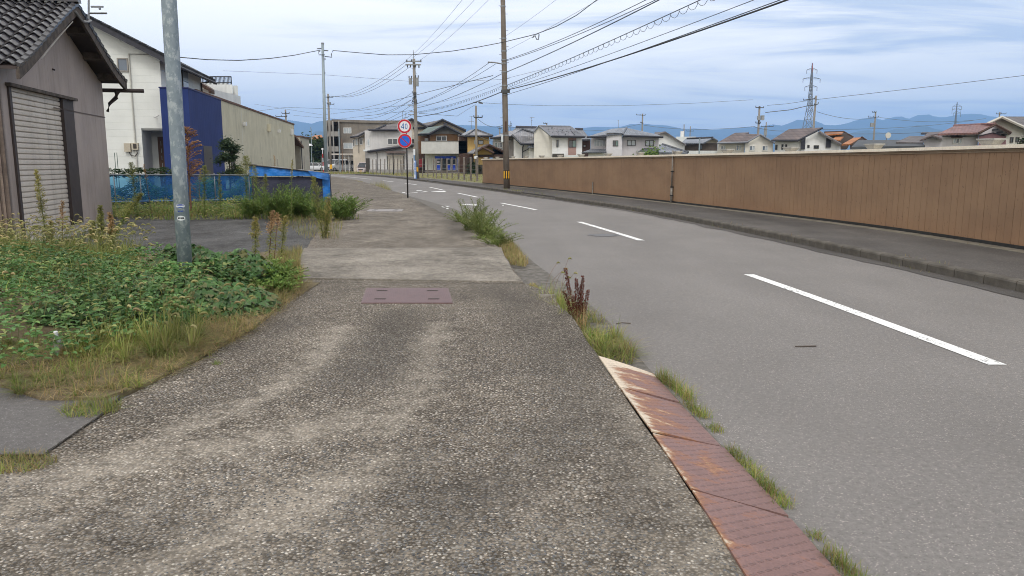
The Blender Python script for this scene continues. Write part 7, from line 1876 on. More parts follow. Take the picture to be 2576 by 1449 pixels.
# ------------------------------------------------------------------ vegetation kit
L_grn = leafmat('grass_green', [(0.163, 0.237, 0.048), (0.225, 0.294, 0.062), (0.125, 0.194, 0.037), (0.300, 0.325, 0.088), (0.188, 0.263, 0.056)])
L_ylw = leafmat('grass_yellow_green', [(0.275, 0.300, 0.081), (0.350, 0.338, 0.112), (0.213, 0.250, 0.062), (0.400, 0.350, 0.150), (0.250, 0.281, 0.075)])
L_dry = leafmat('grass_dry', [(0.391, 0.287, 0.138), (0.299, 0.207, 0.092), (0.460, 0.356, 0.196), (0.230, 0.149, 0.069), (0.276, 0.253, 0.092)], .7)
L_mix = leafmat('grass_mixed', [(0.143, 0.195, 0.046), (0.312, 0.273, 0.104), (0.195, 0.221, 0.058), (0.390, 0.286, 0.130), (0.117, 0.163, 0.039)])
L_ivy = leafmat('ivy_leaves', [(0.044, 0.106, 0.027), (0.069, 0.150, 0.040), (0.035, 0.077, 0.022), (0.094, 0.188, 0.053), (0.056, 0.125, 0.034), (0.125, 0.125, 0.044)], .42, .22, .4)
L_cov = leafmat('cover_leaves', [(0.074, 0.169, 0.047), (0.115, 0.230, 0.068), (0.054, 0.128, 0.036), (0.162, 0.270, 0.081), (0.088, 0.189, 0.054), (0.270, 0.297, 0.101)], .5, .25, .35)
L_fern = leafmat('fern_leaves', [(0.121, 0.216, 0.047), (0.176, 0.270, 0.061), (0.095, 0.169, 0.041), (0.243, 0.311, 0.081), (0.149, 0.236, 0.054)])
L_tree = leafmat('tree_leaves', [(0.030, 0.060, 0.022), (0.045, 0.080, 0.028), (0.025, 0.048, 0.018), (0.060, 0.095, 0.035)], .5, .25)
L_head = leafmat('foxtail_head', [(0.360, 0.348, 0.144), (0.432, 0.396, 0.204), (0.312, 0.324, 0.120), (0.480, 0.396, 0.216)], .8, .45)
L_gold = leafmat('weed_plume', [(0.365, 0.351, 0.108), (0.459, 0.378, 0.135), (0.297, 0.311, 0.095), (0.513, 0.405, 0.189)], .8, .35)
L_oran = leafmat('dried_plume', [(.46, .27, .14), (.40, .22, .11), (.52, .33, .19), (.34, .19, .10)], .85, .3)
L_tan = leafmat('dried_seed', [(0.562, 0.388, 0.200), (0.475, 0.300, 0.150), (0.625, 0.475, 0.275), (0.400, 0.250, 0.125)], .85, .35)
L_dock = leafmat('dock_seed', [(.16, .035, .022), (.12, .026, .018), (.21, .055, .03), (.085, .02, .015)], .85, .15)
M_stem = mk('weed_stem', (.17, .19, .06), (.11, .13, .04), 9, .8); M_stemb = mk('brown_stem', (.21, .11, .065), (.14, .075, .045), 9, .85)

def blade(mb, x, y, z, h, w, az, lean, m=0, segs=3, droop=.35):
    dx, dy = math.cos(az), math.sin(az); px_, py_ = -dy * w / 2, dx * w / 2
    vs_ = []
    for i in range(segs):
        t = i / segs; k = (1 - t) ** .6
        ox = lean * t ** 1.7; zz = h * (t - droop * t * t * min(1, lean / h))
        vs_ += [(x + dx * ox - px_ * k, y + dy * ox - py_ * k, z + zz), (x + dx * ox + px_ * k, y + dy * ox + py_ * k, z + zz)]
    vs_.append((x + dx * lean, y + dy * lean, z + h * (1 - droop * min(1, lean / h))))
    fs = [(2*i, 2*i+1, 2*i+3, 2*i+2) for i in range(segs - 1)] + [(2*segs-2, 2*segs-1, 2*segs)]
    mb.add(vs_, fs, m)
def tuft(mb, x, y, z, n, h, r, w, ms, segs=4):
    for k in range(n):
        a = U(0, 6.28); q_ = R(); blade(mb, x + math.cos(a) * r * .12, y + math.sin(a) * r * .12, z, h * U(.45, 1.05) * (1.1 - .6 * q_), w * U(.6, 1.2), a, r * (.25 + .95 * q_), random.choice(ms), segs, .75)
def leaf(mb, p, d, n, L, W, m=0, fold=.25):
    """pointed oval leaf, folded along its rib; d direction, n normal"""
    d = Vector(d).normalized(); n = Vector(n); s = d.cross(n)
    if s.length < 1e-4: s = Vector((1, 0, 0))
    s.normalize(); n = s.cross(d)
    p = Vector(p)
    v = [p, p + d * L * .3 + s * W * .5 + n * W * fold, p + d * L * .68 + s * W * .36 + n * W * fold * .7, p + d * L - n * L * .1, p + d * L * .68 - s * W * .36 + n * W * fold * .7, p + d * L * .3 - s * W * .5 + n * W * fold, p + d * L * .45]
    mb.add(v, [(0, 1, 6), (1, 2, 3, 6), (3, 4, 5, 6), (0, 6, 5)], m)
def ivyleaf(mb, p, d, n, S, m=0):
    d = Vector(d).normalized(); s = d.cross(Vector(n))
    if s.length < 1e-4: s = Vector((1, 0, 0))
    s.normalize(); n = s.cross(d); p = Vector(p)
    v = [p, p + s * S * .42 - d * S * .05 + n * S * .05, p + s * S * .40 + d * S * .35 + n * S * .08, p + d * S * .95, p - s * S * .40 + d * S * .35 + n * S * .08, p - s * S * .42 - d * S * .05 + n * S * .05, p + d * S * .35 - n * S * .04]
    mb.add(v, [(0, 1, 2, 6), (2, 3, 6), (3, 4, 6), (0, 6, 4, 5)], m)
def foxtail(mb, x, y, z, h, az, lean, m_st, m_hd, hl=.07):
    """arching stem ending in a bristly drooping head"""
    pts = []; dx, dy = math.cos(az), math.sin(az)
    for i in range(7):
        t = i / 6; ox = lean * t ** 2; pts.append((x + dx * ox, y + dy * ox, z + h * (t - .12 * t ** 3)))
    mb.tube(pts, [.0017] * 7, 3, m_st, cap=False)
    p = Vector(pts[-1]); ang = math.radians(70)
    prev = p; hp = [p]
    for i in range(5):
        ang -= math.radians(24); st = hl / 5; prev = prev + Vector((dx * math.cos(ang), dy * math.cos(ang), math.sin(ang))) * st; hp.append(prev)
    mb.tube(hp, [.003, .009, .0105, .010, .007, .001], 5, m_hd, cap=False)
    for i in range(16):
        k = U(.5, 5); i0 = int(min(4, k)); c = hp[i0].lerp(hp[i0 + 1], k - i0); a = U(0, 6.28)
        d_ = (hp[i0 + 1] - hp[i0]).normalized(); e = Vector((-dy, dx, 0)); f = d_.cross(e)
        t_ = c + (e * math.cos(a) + f * math.sin(a)) * .019 + d_ * .010
        mb.add([c, c + d_ * .002, t_], [(0, 1, 2)], m_hd)
def inpoly(x, y, P_):
    c = False; j = len(P_) - 1
    for i in range(len(P_)):
        if (P_[i][1] > y) != (P_[j][1] > y) and x < (P_[j][0] - P_[i][0]) * (y - P_[i][1]) / (P_[j][1] - P_[i][1]) + P_[i][0]: c = not c
        j = i
    return c
def scatter(poly, n):
    xs = [p[0] for p in poly]; ys = [p[1] for p in poly]; out = []
    while len(out) < n:
        x, y = U(min(xs), max(xs)), U(min(ys), max(ys))
        if inpoly(x, y, poly): out.append((x, y))
    return out
def stuff(name, mb, mats, label=None): return mb.build(name, mats, None, kind='stuff', label=label)

# ------------------------------------------------------------------ foreground weed bed
BED = [(-9.5, 6.3), (-4.2, 5.35), (-3.38, 4.98), (-3.0, 4.72), (-2.6, 4.72), (-2.47, 5.1), (-2.42, 6.0), (-2.36, 6.87), (-2.42, 7.8), (-2.5, 8.8), (-2.8, 9.9), (-3.1, 11.2), (-3.6, 12.4), (-4.1, 13.2), (-4.3, 12.3), (-3.7, 10.6), (-4.2, 9.8), (-5.2, 10.3), (-5.8, 12.6), (-9.5, 14.2)]
sb = MB(); sb.slab([(x, y, .03) for x, y in BED], .1); sb.build('soil_bed', M_soil, None, kind='structure')
def bedh(x, y):
    e = min(1, max(0, (-2.35 - x) / 1.1)) * min(1, max(0, (y - 4.9) / 1.6))
    return .03 + e * (.29 + .13 * noise.noise(Vector((x * .9, y * .9, 1))) + .13 * noise.noise(Vector((x * 2.3, y * 2.3, 5))))
# broad leaved ground cover
COVER = [(-9.5, 6.1), (-5.5, 5.4), (-4.2, 5.2), (-3.3, 5.4), (-2.8, 6.8), (-2.75, 7.6), (-3.0, 8.9), (-4.3, 9.6), (-5.4, 10.0), (-6.5, 10.4), (-9.5, 10.6)]
mb = MB()
for x, y in scatter(COVER, 17000):
    if abs(x + 3.75) < .13 and 5.5 < y < 6.1: continue
    hh = bedh(x, y) + .03; z = hh * (1 - .55 * R() ** 2.5) + U(-.015, .03)
    a = U(0, 6.28); el = U(-.5, .5); L = U(.036, .075) * (1 + .04 * (y - 6)); d = (math.cos(a) * math.cos(el), math.sin(a) * math.cos(el), math.sin(el) * .6)
    leaf(mb, (x, y, z), d, (U(-.5, .5), U(-.6, .3), 1), L * (.7 + .9 * R() ** 2), L * .62)
stuff('ground_cover', mb, L_cov, 'dense dark green broad-leaved ground cover in the bed')
# leafy sprigs rising above the cover (three leaflets each)
mb = MB()
for x, y in scatter(COVER, 900):
    hh = bedh(x, y); h = U(.04, .13); t = Vector((x + U(-.03, .03), y + U(-.03, .03), hh + h)); mb.tube([(x, y, hh - .02), t], .0016, 3, 1, cap=False)
    a0 = U(0, 6.28)
    for k in range(3):
        a = a0 + k * 2.09; leaf(mb, t, (math.cos(a), math.sin(a), U(-.2, .35)), (0, 0, 1), U(.04, .065), U(.026, .04))
stuff('weeds', mb, [L_cov, M_stem])
# foxtail grass at the back of the bed
FOX = [(-9.5, 9.2), (-7.0, 9.0), (-5.6, 9.3), (-4.6, 9.9), (-5.4, 10.6), (-5.9, 12.4), (-9.5, 13.8)]
mb = MB()
for x, y in scatter(FOX, 9500):
    h = U(.18, .52) * (.75 + .5 * noise.noise(Vector((x * 1.5, y * 1.5, 3)))); blade(mb, x, y, .03, h, U(.006, .014), U(0, 6.28), U(.03, .24), 0 if R() < .75 else 1, 4)
for x, y in scatter(FOX, 800): foxtail(mb, x, y, .05, U(.38, .68), U(-1.2, 1.0), U(.06, .3), 2, 3, U(.06, .11))
stuff('foxtail_grass', mb, [L_ylw, L_grn, M_stem, L_head], 'pale green foxtail grass with drooping seed heads')
# mixed and dry grass along the front edge
FRONT = [(-9.5, 6.3), (-4.2, 5.32), (-3.4, 4.95), (-3.0, 4.70), (-2.6, 4.70), (-2.44, 5.1), (-2.36, 6.0), (-2.33, 6.9), (-2.75, 7.2), (-3.1, 6.4), (-4.2, 6.25), (-9.5, 7.4)]
mb = MB()
for x, y in scatter(FRONT, 9000):
    near = min(1, max(0, (-2.35 - x) / .35)); cl_ = max(.15, .55 + 1.1 * noise.noise(Vector((x * 2.1, y * 2.1, 7)))); h = U(.05, .30) * (.35 + .65 * near) * cl_; r = R()
    dr = noise.noise(Vector((x * 1.3, y * 1.3, 2))) > -.05
    blade(mb, x, y, .02, h, U(.0025, .006), U(0, 6.28), U(.04, .26), (0 if r < .45 else 2) if dr else (1 if r < .7 else 0), 4, .6)
for x, y in scatter(FRONT, 330): tuft(mb, x, y, .02, 44, U(.08, .2), U(.08, .2), .0045, random.choice(((0, 0, 2), (1, 1, 0), (2, 2, 0), (0, 1))))
for x, y in scatter(FRONT, 5200): # dead straw lying flat
    x += U(-.08, .10); y += U(-.12, .05); a = U(0, 6.28); blade(mb, x, y, .025 + U(0, .05), .03, .003, a, U(.08, .22), 2, 2)
stuff('edge_grass', mb, [L_mix, L_grn, L_dry], 'green and straw-coloured grass along the bed edge')
mb = MB()
for x, y in scatter([(-7, 6.6), (-4.3, 6.3), (-3.0, 6.7), (-3.2, 8.2), (-6, 9.5), (-9, 9.5)], 950): # grasses and dry stalks coming up through the leaves
    z = bedh(x, y) - .05; blade(mb, x, y, z, U(.12, .34), U(.003, .008), U(0, 6.28), U(.05, .3), [0, 0, 1, 2][int(R() * 4)], 4, .5)
for k in range(26): x, y = U(-6, -3.2), U(6.4, 8.6); foxtail(mb, x, y, bedh(x, y) - .05, U(.2, .4), U(0, 6.28), U(.05, .22), 3, 4, U(.05, .08))
stuff('grass_in_leaves', mb, [L_ylw, L_grn, L_dry, M_stem, L_head])
# bright clump with foxtails in front of the ivy
mb = MB()
for x, y in scatter([(-3.6, 5.7), (-2.6, 5.5), (-2.5, 6.3), (-2.7, 6.8), (-3.5, 6.7)], 46): tuft(mb, x, y, .02, 46, U(.2, .42), U(.14, .32), .009, (0, 0, 0, 1), 5)
for k in range(34): x, y = U(-3.2, -2.4), U(5.6, 6.8); foxtail(mb, x, y, .03, U(.26, .46), U(-1.8, 1.2), U(.05, .25), 2, 3, U(.05, .09))
stuff('grass_clump', mb, [L_ylw, L_grn, M_stem, L_head])
# straw litter between ivy and sidewalk
mb = MB()
for x, y in scatter([(-2.5, 5.2), (-2.34, 5.2), (-2.28, 6.9), (-2.3, 7.8), (-2.38, 8.6), (-2.45, 9.4), (-2.8, 9.4), (-2.8, 6.8)], 3600):
    a = U(0, 6.28); blade(mb, x, y, .02 + U(0, .06), U(.02, .09), .0035, a, U(.06, .26), 0 if R() < .75 else 1, 2)
stuff('straw_litter', mb, [L_dry, L_mix])
# ivy mound about the pole
mb = MB(); cx, cy = -3.68, 8.45
def ivh(x, y):
    nz = 1 + .35 * noise.noise(Vector((x * 2.2, y * 2.2, 0))) + .25 * noise.noise(Vector((x * 6, y * 6, 3)))
    a = max(0, 1 - ((x + 3.62) / 1.2) ** 2 - ((y - 7.72) / .98) ** 2) ** .5 * .30
    b = max(0, 1 - ((x + 3.68) / .95) ** 2 - ((y - 9.12) / .5) ** 2) ** .5 * .46
    return max(a, b) * nz + .01
cnt = 0
while cnt < 9000:
    x, y = cx + U(-1.25, 1.3), cy + U(-1.75, 1.2); h = ivh(x, y)
    if h < .04: continue
    e = .06; nx_, ny_ = (ivh(x - e, y) - ivh(x + e, y)) / (2 * e), (ivh(x, y - e) - ivh(x, y + e)) / (2 * e)
    z = h - .10 * R() ** 2 + U(0, .025); d = Vector((nx_ + U(-.8, .8), ny_ + U(-.8, .8), -.45 + U(-.3, .3)))
    ivyleaf(mb, (x, y, z), d, (nx_ + U(-.5, .5), ny_ * 1.5 - .4 + U(-.5, .5), .8), U(.04, .088)); cnt += 1
ivm = mb; ib = MB()
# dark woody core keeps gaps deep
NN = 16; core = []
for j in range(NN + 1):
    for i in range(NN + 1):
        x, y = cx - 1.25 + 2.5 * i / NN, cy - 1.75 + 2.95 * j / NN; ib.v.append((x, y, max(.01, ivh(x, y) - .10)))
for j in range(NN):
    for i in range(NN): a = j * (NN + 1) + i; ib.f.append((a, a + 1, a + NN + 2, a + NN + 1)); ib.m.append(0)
im = empty('ivy_mound', (cx, cy, 0), 'dark green mound of ivy heaped round the foot of the thick steel pole', 'ivy')
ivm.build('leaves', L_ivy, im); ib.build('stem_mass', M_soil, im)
q = MB()
for k in range(60):
    x, y = cx + U(-1.1, 1.1), cy + U(-1.1, .2); h = ivh(x, y); a = U(0, 6.28); p = [(x, y, h)]
    for i in range(4): x += math.cos(a) * .05; y += math.sin(a) * .05; p.append((x, y, h + U(-.02, .05))); a += U(-.6, .6)
    q.tube(p, .0022, 3, cap=False)
q.build('runners', M_stemb, im, kind='stuff')

# tall weeds -------------------------------------------------------
def plume_weed(loc, h, label, plume='gold', spread=.16, leafy=True, lean=(0, 0), frac=.45, dens=1., leafm=None, stemm=None, name='tall_weed', branch=.15):
    x, y = loc[0], loc[1]; z = loc[2] if len(loc) > 2 else 0
    c = empty(name, (x, y, z), label, 'weed', 'tall seeding weeds')
    top = Vector((x + lean[0], y + lean[1], z + h)); b = Vector((x, y, z)); mid = b.lerp(top, .5) + Vector((-lean[0] * .12, 0, 0))
    def at(t): return (b * (1 - t) ** 2 + mid * 2 * t * (1 - t) + top * t * t)
    q = MB(); q.tube([at(k / 8) for k in range(9)], [lerp(.009, .003, k / 8) for k in range(9)], 5); q.build('stem', stemm or M_stem, c)
    if leafy:
        q = MB(); n_ = int(300 * dens)
        for k in range(n_):
            t = U(.04, 1 - frac * .6); p = at(t); a = U(0, 6.28); L = U(.05, .10) * (1.1 - t * .5); leaf(q, p, (math.cos(a), math.sin(a), U(-.5, .5)), (0, 0, 1), L, L * .2, 0, .1)
        q.build('leaves', leafm or L_ylw, c)
    q = MB(); n_ = int(85 * dens)
    for k in range(n_):
        t = 1 - frac + frac * (k / n_) ** .8; p = at(min(1, t)); a = U(0, 6.28); tt = (t - 1 + frac) / frac
        L = spread * (1 - tt * .85) * U(.6, 1.1) + .012; el = U(.25, .8)
        e = p + Vector((math.cos(a) * L * math.cos(el), math.sin(a) * L * math.cos(el), L * math.sin(el) * .9 + branch * .1))
        q.tube([p, p.lerp(e, .5) + Vector((0, 0, L * .12)), e], .0014, 3, 1, cap=False)
        for j in range(int(9 + 5 * R())):
            s = U(.25, 1); c0 = p.lerp(e, s) + Vector((U(-.012, .012), U(-.012, .012), U(-.004, .018))); a2 = U(0, 6.28); leaf(q, c0, (math.cos(a2), math.sin(a2), U(.1, 1)), (U(-1, 1), U(-1, 1), 1), U(.014, .026), U(.008, .014), 0, .2)
    q.build('seed_plume', [{'gold': L_gold, 'orange': L_oran, 'tan': L_tan, 'green': L_ylw}[plume], stemm or M_stem], c)
    return c
def gp(x, y): return G(x, y)
def hgt(xb, yb, yt):   # height of a plant seen from foot row yb to tip row yt
    X, Y = G(xb, yb); return P(xb, yt, Y).z
def tw(xb, yb, yt, label, xt=None, **k):
    X, Y = G(xb, yb); t = P(xt if xt is not None else xb, yt, Y); return plume_weed((X, Y), t.z, label, lean=(t.x - X, 0), **k)
tw(122, 645, 432, 'tall yellowish seeding weed in front of the roller shutter', 92, spread=.13, frac=.5, dens=1.3)
tw(132, 640, 560, 'short brown-stemmed weed beside the tall one before the shutter', 128, spread=.1, frac=.6, stemm=M_stemb)
tw(158, 640, 508, 'pale dry thin weed right of the shutter weed', 157, plume='tan', spread=.09, frac=.5, leafy=False, dens=.5, stemm=M_stemb)
tw(258, 650, 522, 'greenish upright weed at the garage corner', 252, spread=.10, frac=.45, dens=1.3, plume='green')
tw(289, 660, 540, 'brown-tipped upright weed beside the greenish one at the garage corner', 276, plume='tan', spread=.09, frac=.5, dens=1.2)
tw(232, 600, 560, 'low bushy yellow weed by the garage wall foot', 236, spread=.12, frac=.8, plume='green')
X, Y = G(262, 640); plume_weed((X, Y), 0.98, 'long leaning weed slanting right across the garage corner', lean=(P(352, 420, Y).x - X, 0), spread=.2, frac=.45, dens=1.6, leafm=L_grn, plume='green')
for (xb, yb, xt, yt, pl, lb, dn) in ((642, 690, 643, 552, 'gold', 'left one of three thin weeds at the near end of the pale slab', 1.), (676, 685, 686, 535, 'tan', 'middle, tallest weed of the three beside the pale slab', .7), (706, 665, 718, 548, 'gold', 'right one of three thin weeds beside the pale slab', .7), (690, 660, 700, 540, 'tan', 'reddish stalk leaning between the thin weeds beside the pale slab', .4)):
    tw(xb, yb, yt, lb, xt, spread=.10, frac=.38, plume=pl, dens=dn, leafm=L_ylw, stemm=M_stem if pl == 'gold' else M_stemb)
tw(812, 600, 448, 'tall spiky yellow-green weed at the shelter corner', 788, spread=.22, frac=.55, dens=1.3, plume='green')
tw(820, 600, 500, 'lower bushy weed at the foot of the tall spiky one by the shelter', 826, spread=.2, frac=.7, dens=1.5, plume='gold')
# dried orange plume before the blue block
X, Y = G(482, 545); tt = P(484, 324, Y)
def feather(loc, h, label):
    c = empty('dried_plume_weed', loc, label, 'weed', 'tall seeding weeds'); b = Vector((loc[0], loc[1], 0)); q = MB(); q.tube([b, b + Vector((0, 0, h * .5)), b + Vector((.02, 0, h))], [.03, .024, .008], 6); q.build('stem', M_stemb, c)
    q = MB()
    for k in range(64):
        t = lerp(.40, 1.0, (k / 64) ** .75); p = b + Vector((.02 * t, 0, h * t)); a = U(0, 6.28); L = .60 * (1 - t) ** .5 + .08
        if t < .62: L *= .75
        pts = [p]
        for i in range(1, 5): s = i / 4; pts.append(p + Vector((math.cos(a) * L * s, math.sin(a) * L * s, L * (.95 * s - .45 * s * s))))
        q.tube(pts, .004, 3, 1, cap=False)
        for j in range(40):
            s = U(.15, 1) * 4; i0 = min(3, int(s)); pp = pts[i0].lerp(pts[i0 + 1], s - i0); a2 = U(0, 6.28); leaf(q, pp, (math.cos(a2), math.sin(a2), U(-.2, 1)), (0, 0, 1), U(.05, .09), .026, 0, .1)
    q.build('dry_plume', [L_oran, M_stemb], c)
    q = MB()
    for k in range(70):
        t = U(.15, .6); p = b + Vector((0, 0, h * t)); a = U(0, 6.28); q.tube([p, p + Vector((math.cos(a) * .16, math.sin(a) * .16, -.02)), p + Vector((math.cos(a) * .24, math.sin(a) * .24, -.10))], .004, 3, cap=False)
    q.build('withered_leaves', M_stemb, c)
feather((X, Y, 0), tt.z, 'tall dried orange feathery weed standing before the blue house block')
for (xb, yb, xt, yt, lb, pl, sp2, fr2, dn) in ((382, 545, 362, 415, 'dead brown stalk leaning left before the blue netting', 'tan', .05, .3, .3), (500, 545, 505, 425, 'dead dark stalk just right of the orange feathery weed', 'tan', .05, .3, .3), (514, 548, 515, 420, 'feathery green weed against the blue netting right of the pole', 'green', .30, .35, 1.4), (556, 545, 552, 440, 'slender pale green weed before the netting', 'green', .12, .6, .8), (622, 545, 618, 395, 'tall olive weed at the left end of the tarp roof', 'green', .42, .42, 1.8), (650, 540, 640, 420, 'olive weed beside the tall one at the tarp roof end', 'green', .3, .5, 1.2), (733, 560, 735, 405, 'thin pale stalk rising before the dark shelter', 'gold', .05, .3, .4), (346, 545, 330, 412, 'bushy olive weed top above the netting at left', 'green', .35, .4, 1.4), (666, 530, 668, 440, 'spiky weed before the navy sheet', 'green', .2, .5, 1.)):
    tw(xb, yb, yt, lb, xt, spread=sp2, frac=fr2, dens=dn, plume=pl, leafm=L_grn, stemm=M_stemb if pl == 'tan' else M_stem)
X, Y = G(700, 470); plume_weed((X, 33.0), P(637, 392, 33).z, 'thin dry reddish weed standing behind the tarp shelter', lean=(0, 0), plume='tan', spread=.12, frac=.5, dens=.6, leafy=False, stemm=M_stemb)
bpy.data.objects[[o.name for o in bpy.data.objects if o.get('label') == 'thin dry reddish weed standing behind the tarp shelter'][0]].location = (P(690, 400, 33).x, 33, 0)

def bush(name, loc, label, n, h, spread, mat, leafL=.09, leafW=.014, per=34, cat='weed', group=None, stuffk=False, droopy=.5, dirbias=None, mb=None):
    """arching stems with narrow leaves, a feathery weed clump"""
    own = mb is None; q = mb or MB(); x, y, z = loc
    for k in range(n):
        a = U(0, 6.28) if dirbias is None else dirbias + U(-1.3, 1.3); L = spread * U(.25, 1); hh = h * U(.55, 1.05) * (1 - .35 * (L / spread)); x0, y0 = x + U(-.25, .25) * spread, y + U(-.25, .25) * spread
        pts = []
        for i in range(7): t = i / 6; pts.append(Vector((x0 + math.cos(a) * L * t ** 1.5, y0 + math.sin(a) * L * t ** 1.5, z + hh * (t - droopy * .35 * t ** 3))))
        q.tube(pts, [.004] * 6 + [.001], 3, 1, cap=False)
        for j in range(per):
            s = (.12 + .88 * j / per) * 6; i0 = min(5, int(s)); p = pts[i0].lerp(pts[i0 + 1], s - i0); d = (pts[i0 + 1] - pts[i0]).normalized(); a2 = U(0, 6.28)
            e = Vector((math.cos(a2), math.sin(a2), .15)) + d * .7; LL_ = leafL * U(.6, 1.1) * (1.15 - .5 * j / per); leaf(q, p, e, (0, 0, 1), LL_, leafW * U(.8, 1.3), 0, .15)
    if own:
        c = empty(name, loc, label, cat, group); q.build('leaves', [mat, M_stem], c); return c
# green thicket in front of the shelter and fence
G2 = lambda x, y: (*G(x, y), 0)
for (x, y, n, h, s, lb) in ((700, 553, 90, 1.35, .95, 'large feathery green weed bush before the navy sheet of the shelter'), (760, 548, 80, 1.25, .9, 'feathery green bush just left of the shelter corner'), (862, 553, 80, .95, .85, 'bright green weed bush spilling onto the sidewalk at the shelter corner'), (640, 548, 50, .95, .8, 'mid green weed bush below the end of the blue netting'), (812, 558, 40, 1.0, .6, 'green weeds at the foot of the blue tarp drop')):
    bush('weed_bush', G2(x, y), lb, n, h, s, L_fern, .13, .02, 34, 'bush', 'feathery weed bushes')
mb = MB()
for x, y in scatter([G(285, 548), G(420, 555), G(600, 553), G(905, 553), G(860, 528), G(640, 522), G(285, 530)], 5200):
    blade(mb, x, y, 0, U(.08, .42) * max(.15, .75 + 1.7 * noise.noise(Vector((x * 1.4, y * 1.4, 2)))), U(.01, .022), U(0, 6.28), U(.05, .3), [0, 1, 2, 0, 3][int(R() * 5)], 3)
for x, y in scatter([G(285, 547), G(600, 550), G(800, 550), G(700, 528), G(285, 528)], 5200):
    a = U(0, 6.28); leaf(mb, (x, y, U(.03, .5) * max(.12, .55 + 1.3 * noise.noise(Vector((x * 1.1, y * 1.1, 6))))), (math.cos(a), math.sin(a), U(-.2, .5)), (0, -.3, 1), U(.06, .12), U(.025, .05), int(R() * 2))
stuff('fence_weeds', mb, [L_ylw, L_fern, L_grn, L_dry], 'yellow-green weeds along the foot of the netting fence')
# vegetable plants behind the netting
mb = MB()
for k in range(9000):
    t = U(-.1, 2.3); p = fpt(t, 0, -U(.15, 1.7)); cl = .6 + .5 * noise.noise(Vector((t * 3.1, 0, 4))); z = U(.02, max(.15, 1.05 * cl + .12)); a = U(0, 6.28); leaf(mb, (p.x, p.y, z), (math.cos(a), math.sin(a), U(-.6, .4)), (U(-.4, .4), -.5, 1), U(.07, .14), U(.03, .055), 0)
stuff('vegetable_plants', mb, L_cov, 'leafy garden plants seen through the blue netting')
mb = MB()
for k in range(420):
    t = U(-.2, 1.0); p = fpt(t, 0, -U(.4, 1.6)); z = U(1.0, 1.32); a = U(0, 6.28); leaf(mb, (p.x, p.y, z), (math.cos(a), math.sin(a), U(-.3, .2)), (0, 0, 1), U(.2, .36), U(.05, .09), 0)
stuff('leafy_tops', mb, L_tree)
# small weeds on the lot
mb = MB()
for poly, n, h in (([G(765, 602), G(850, 606), G(865, 560), G(800, 545), G(700, 552)], 1500, .22), ([G(700, 640), G(760, 628), G(752, 690), G(735, 740), G(690, 720)], 2600, .20), ([G(430, 690), G(560, 690), G(560, 702), G(430, 705)], 260, .1), ([G(215, 592), G(275, 600), G(250, 612)], 300, .25), ([G(0, 612), G(70, 640), G(40, 575), G(-60, 590)], 900, .35), ([G(560, 690), G(700, 655), G(690, 700), G(600, 720)], 900, .15)):
    for x, y in scatter(poly, n): blade(mb, x, y, 0, U(.03, h), U(.003, .008), U(0, 6.28), U(.02, h * .7), [0, 1, 2][int(R() * 3)], 3)
for x, y in scatter([(-2.9, 8.2), (-2.42, 8.0), (-2.5, 9.0), (-2.85, 10.4), (-3.3, 11.6), (-3.6, 11.5), (-3.2, 10.0)], 3600): blade(mb, x, y, .02, U(.04, .2), U(.003, .007), U(0, 6.28), U(.04, .2), [0, 1, 2][int(R() * 3)], 3)
stuff('lot_weeds', mb, [L_ylw, L_dry, L_mix])
mb = MB()
bush('', (-2.95, 9.2, 0), '', 90, .44, .5, None, .09, .02, 30, mb=mb); bush('', (-3.2, 9.9, 0), '', 50, .4, .45, None, .09, .02, 30, mb=mb); bush('', (-2.72, 8.7, 0), '', 60, .3, .35, None, .07, .018, 24, mb=mb)
c = empty('weed_bush', (-3, 9.3, 0), 'bright green feathery weed clump right of the ivy mound by the sidewalk', 'bush', 'feathery weed bushes'); mb.build('leaves', [L_fern, M_stem], c)

# gutter weeds on the road side --------------------------------------
bc = empty('weed_bush', (*G(1215, 590), -.1), 'large arching yellow-green weed clump in the gutter halfway along the sidewalk edge', 'bush', 'feathery weed bushes'); mb = MB()
for (x, y, n, h, s) in ((1190, 578, 34, 1.15, .75), (1225, 598, 34, .95, .6), (1250, 614, 24, .6, .5), (1165, 558, 16, .55, .5), (1205, 585, 22, 1.25, .4)): bush('', (*G(x, y), -.1), '', n, h, s, None, .12, .011, 40, mb=mb, droopy=.6)
mb.build('leaves', [leafmat('pale_fern', [(.16, .22, .06), (.22, .26, .085), (.12, .18, .045), (.27, .28, .11)]), M_stem], bc)
mb = MB()
for poly, n, h, ms in (([G(1245, 600), G(1285, 600), G(1330, 650), G(1320, 660), G(1270, 652)], 3000, .20, (0, 2, 2)), ([G(1180, 560), G(1215, 575), G(1240, 605), G(1225, 610)], 500, .2, (0, 1, 2)), ([G(1318, 706), G(1345, 700), G(1360, 716), G(1335, 716)], 420, .06, (0, 2, 2)), ([G(930, 463), G(960, 466), G(985, 476), G(975, 480), G(945, 468)], 900, .6, (0, 0, 2)), ([G(888, 455), G(915, 457), G(910, 460)], 250, .4, (0, 2, 2)), ([G(1000, 483), G(1026, 492), G(1020, 496), G(995, 484)], 300, .15, (0, 2, 2)), ([G(1100, 527), G(1160, 555), G(1150, 562), G(1095, 532)], 600, .12, (0, 1, 2)), ([G(1030, 497), G(1100, 527), G(1095, 533), G(1028, 501)], 300, .06, (0, 2, 2))):
    for x, y in scatter(poly, n): blade(mb, x, y, -.08, U(.03, h), U(.003, .007), U(0, 6.28), U(.02, h * .8), random.choice(ms), 3)
stuff('gutter_grass', mb, [L_ylw, L_grn, L_dry], 'dry and green grass growing in the gutter')
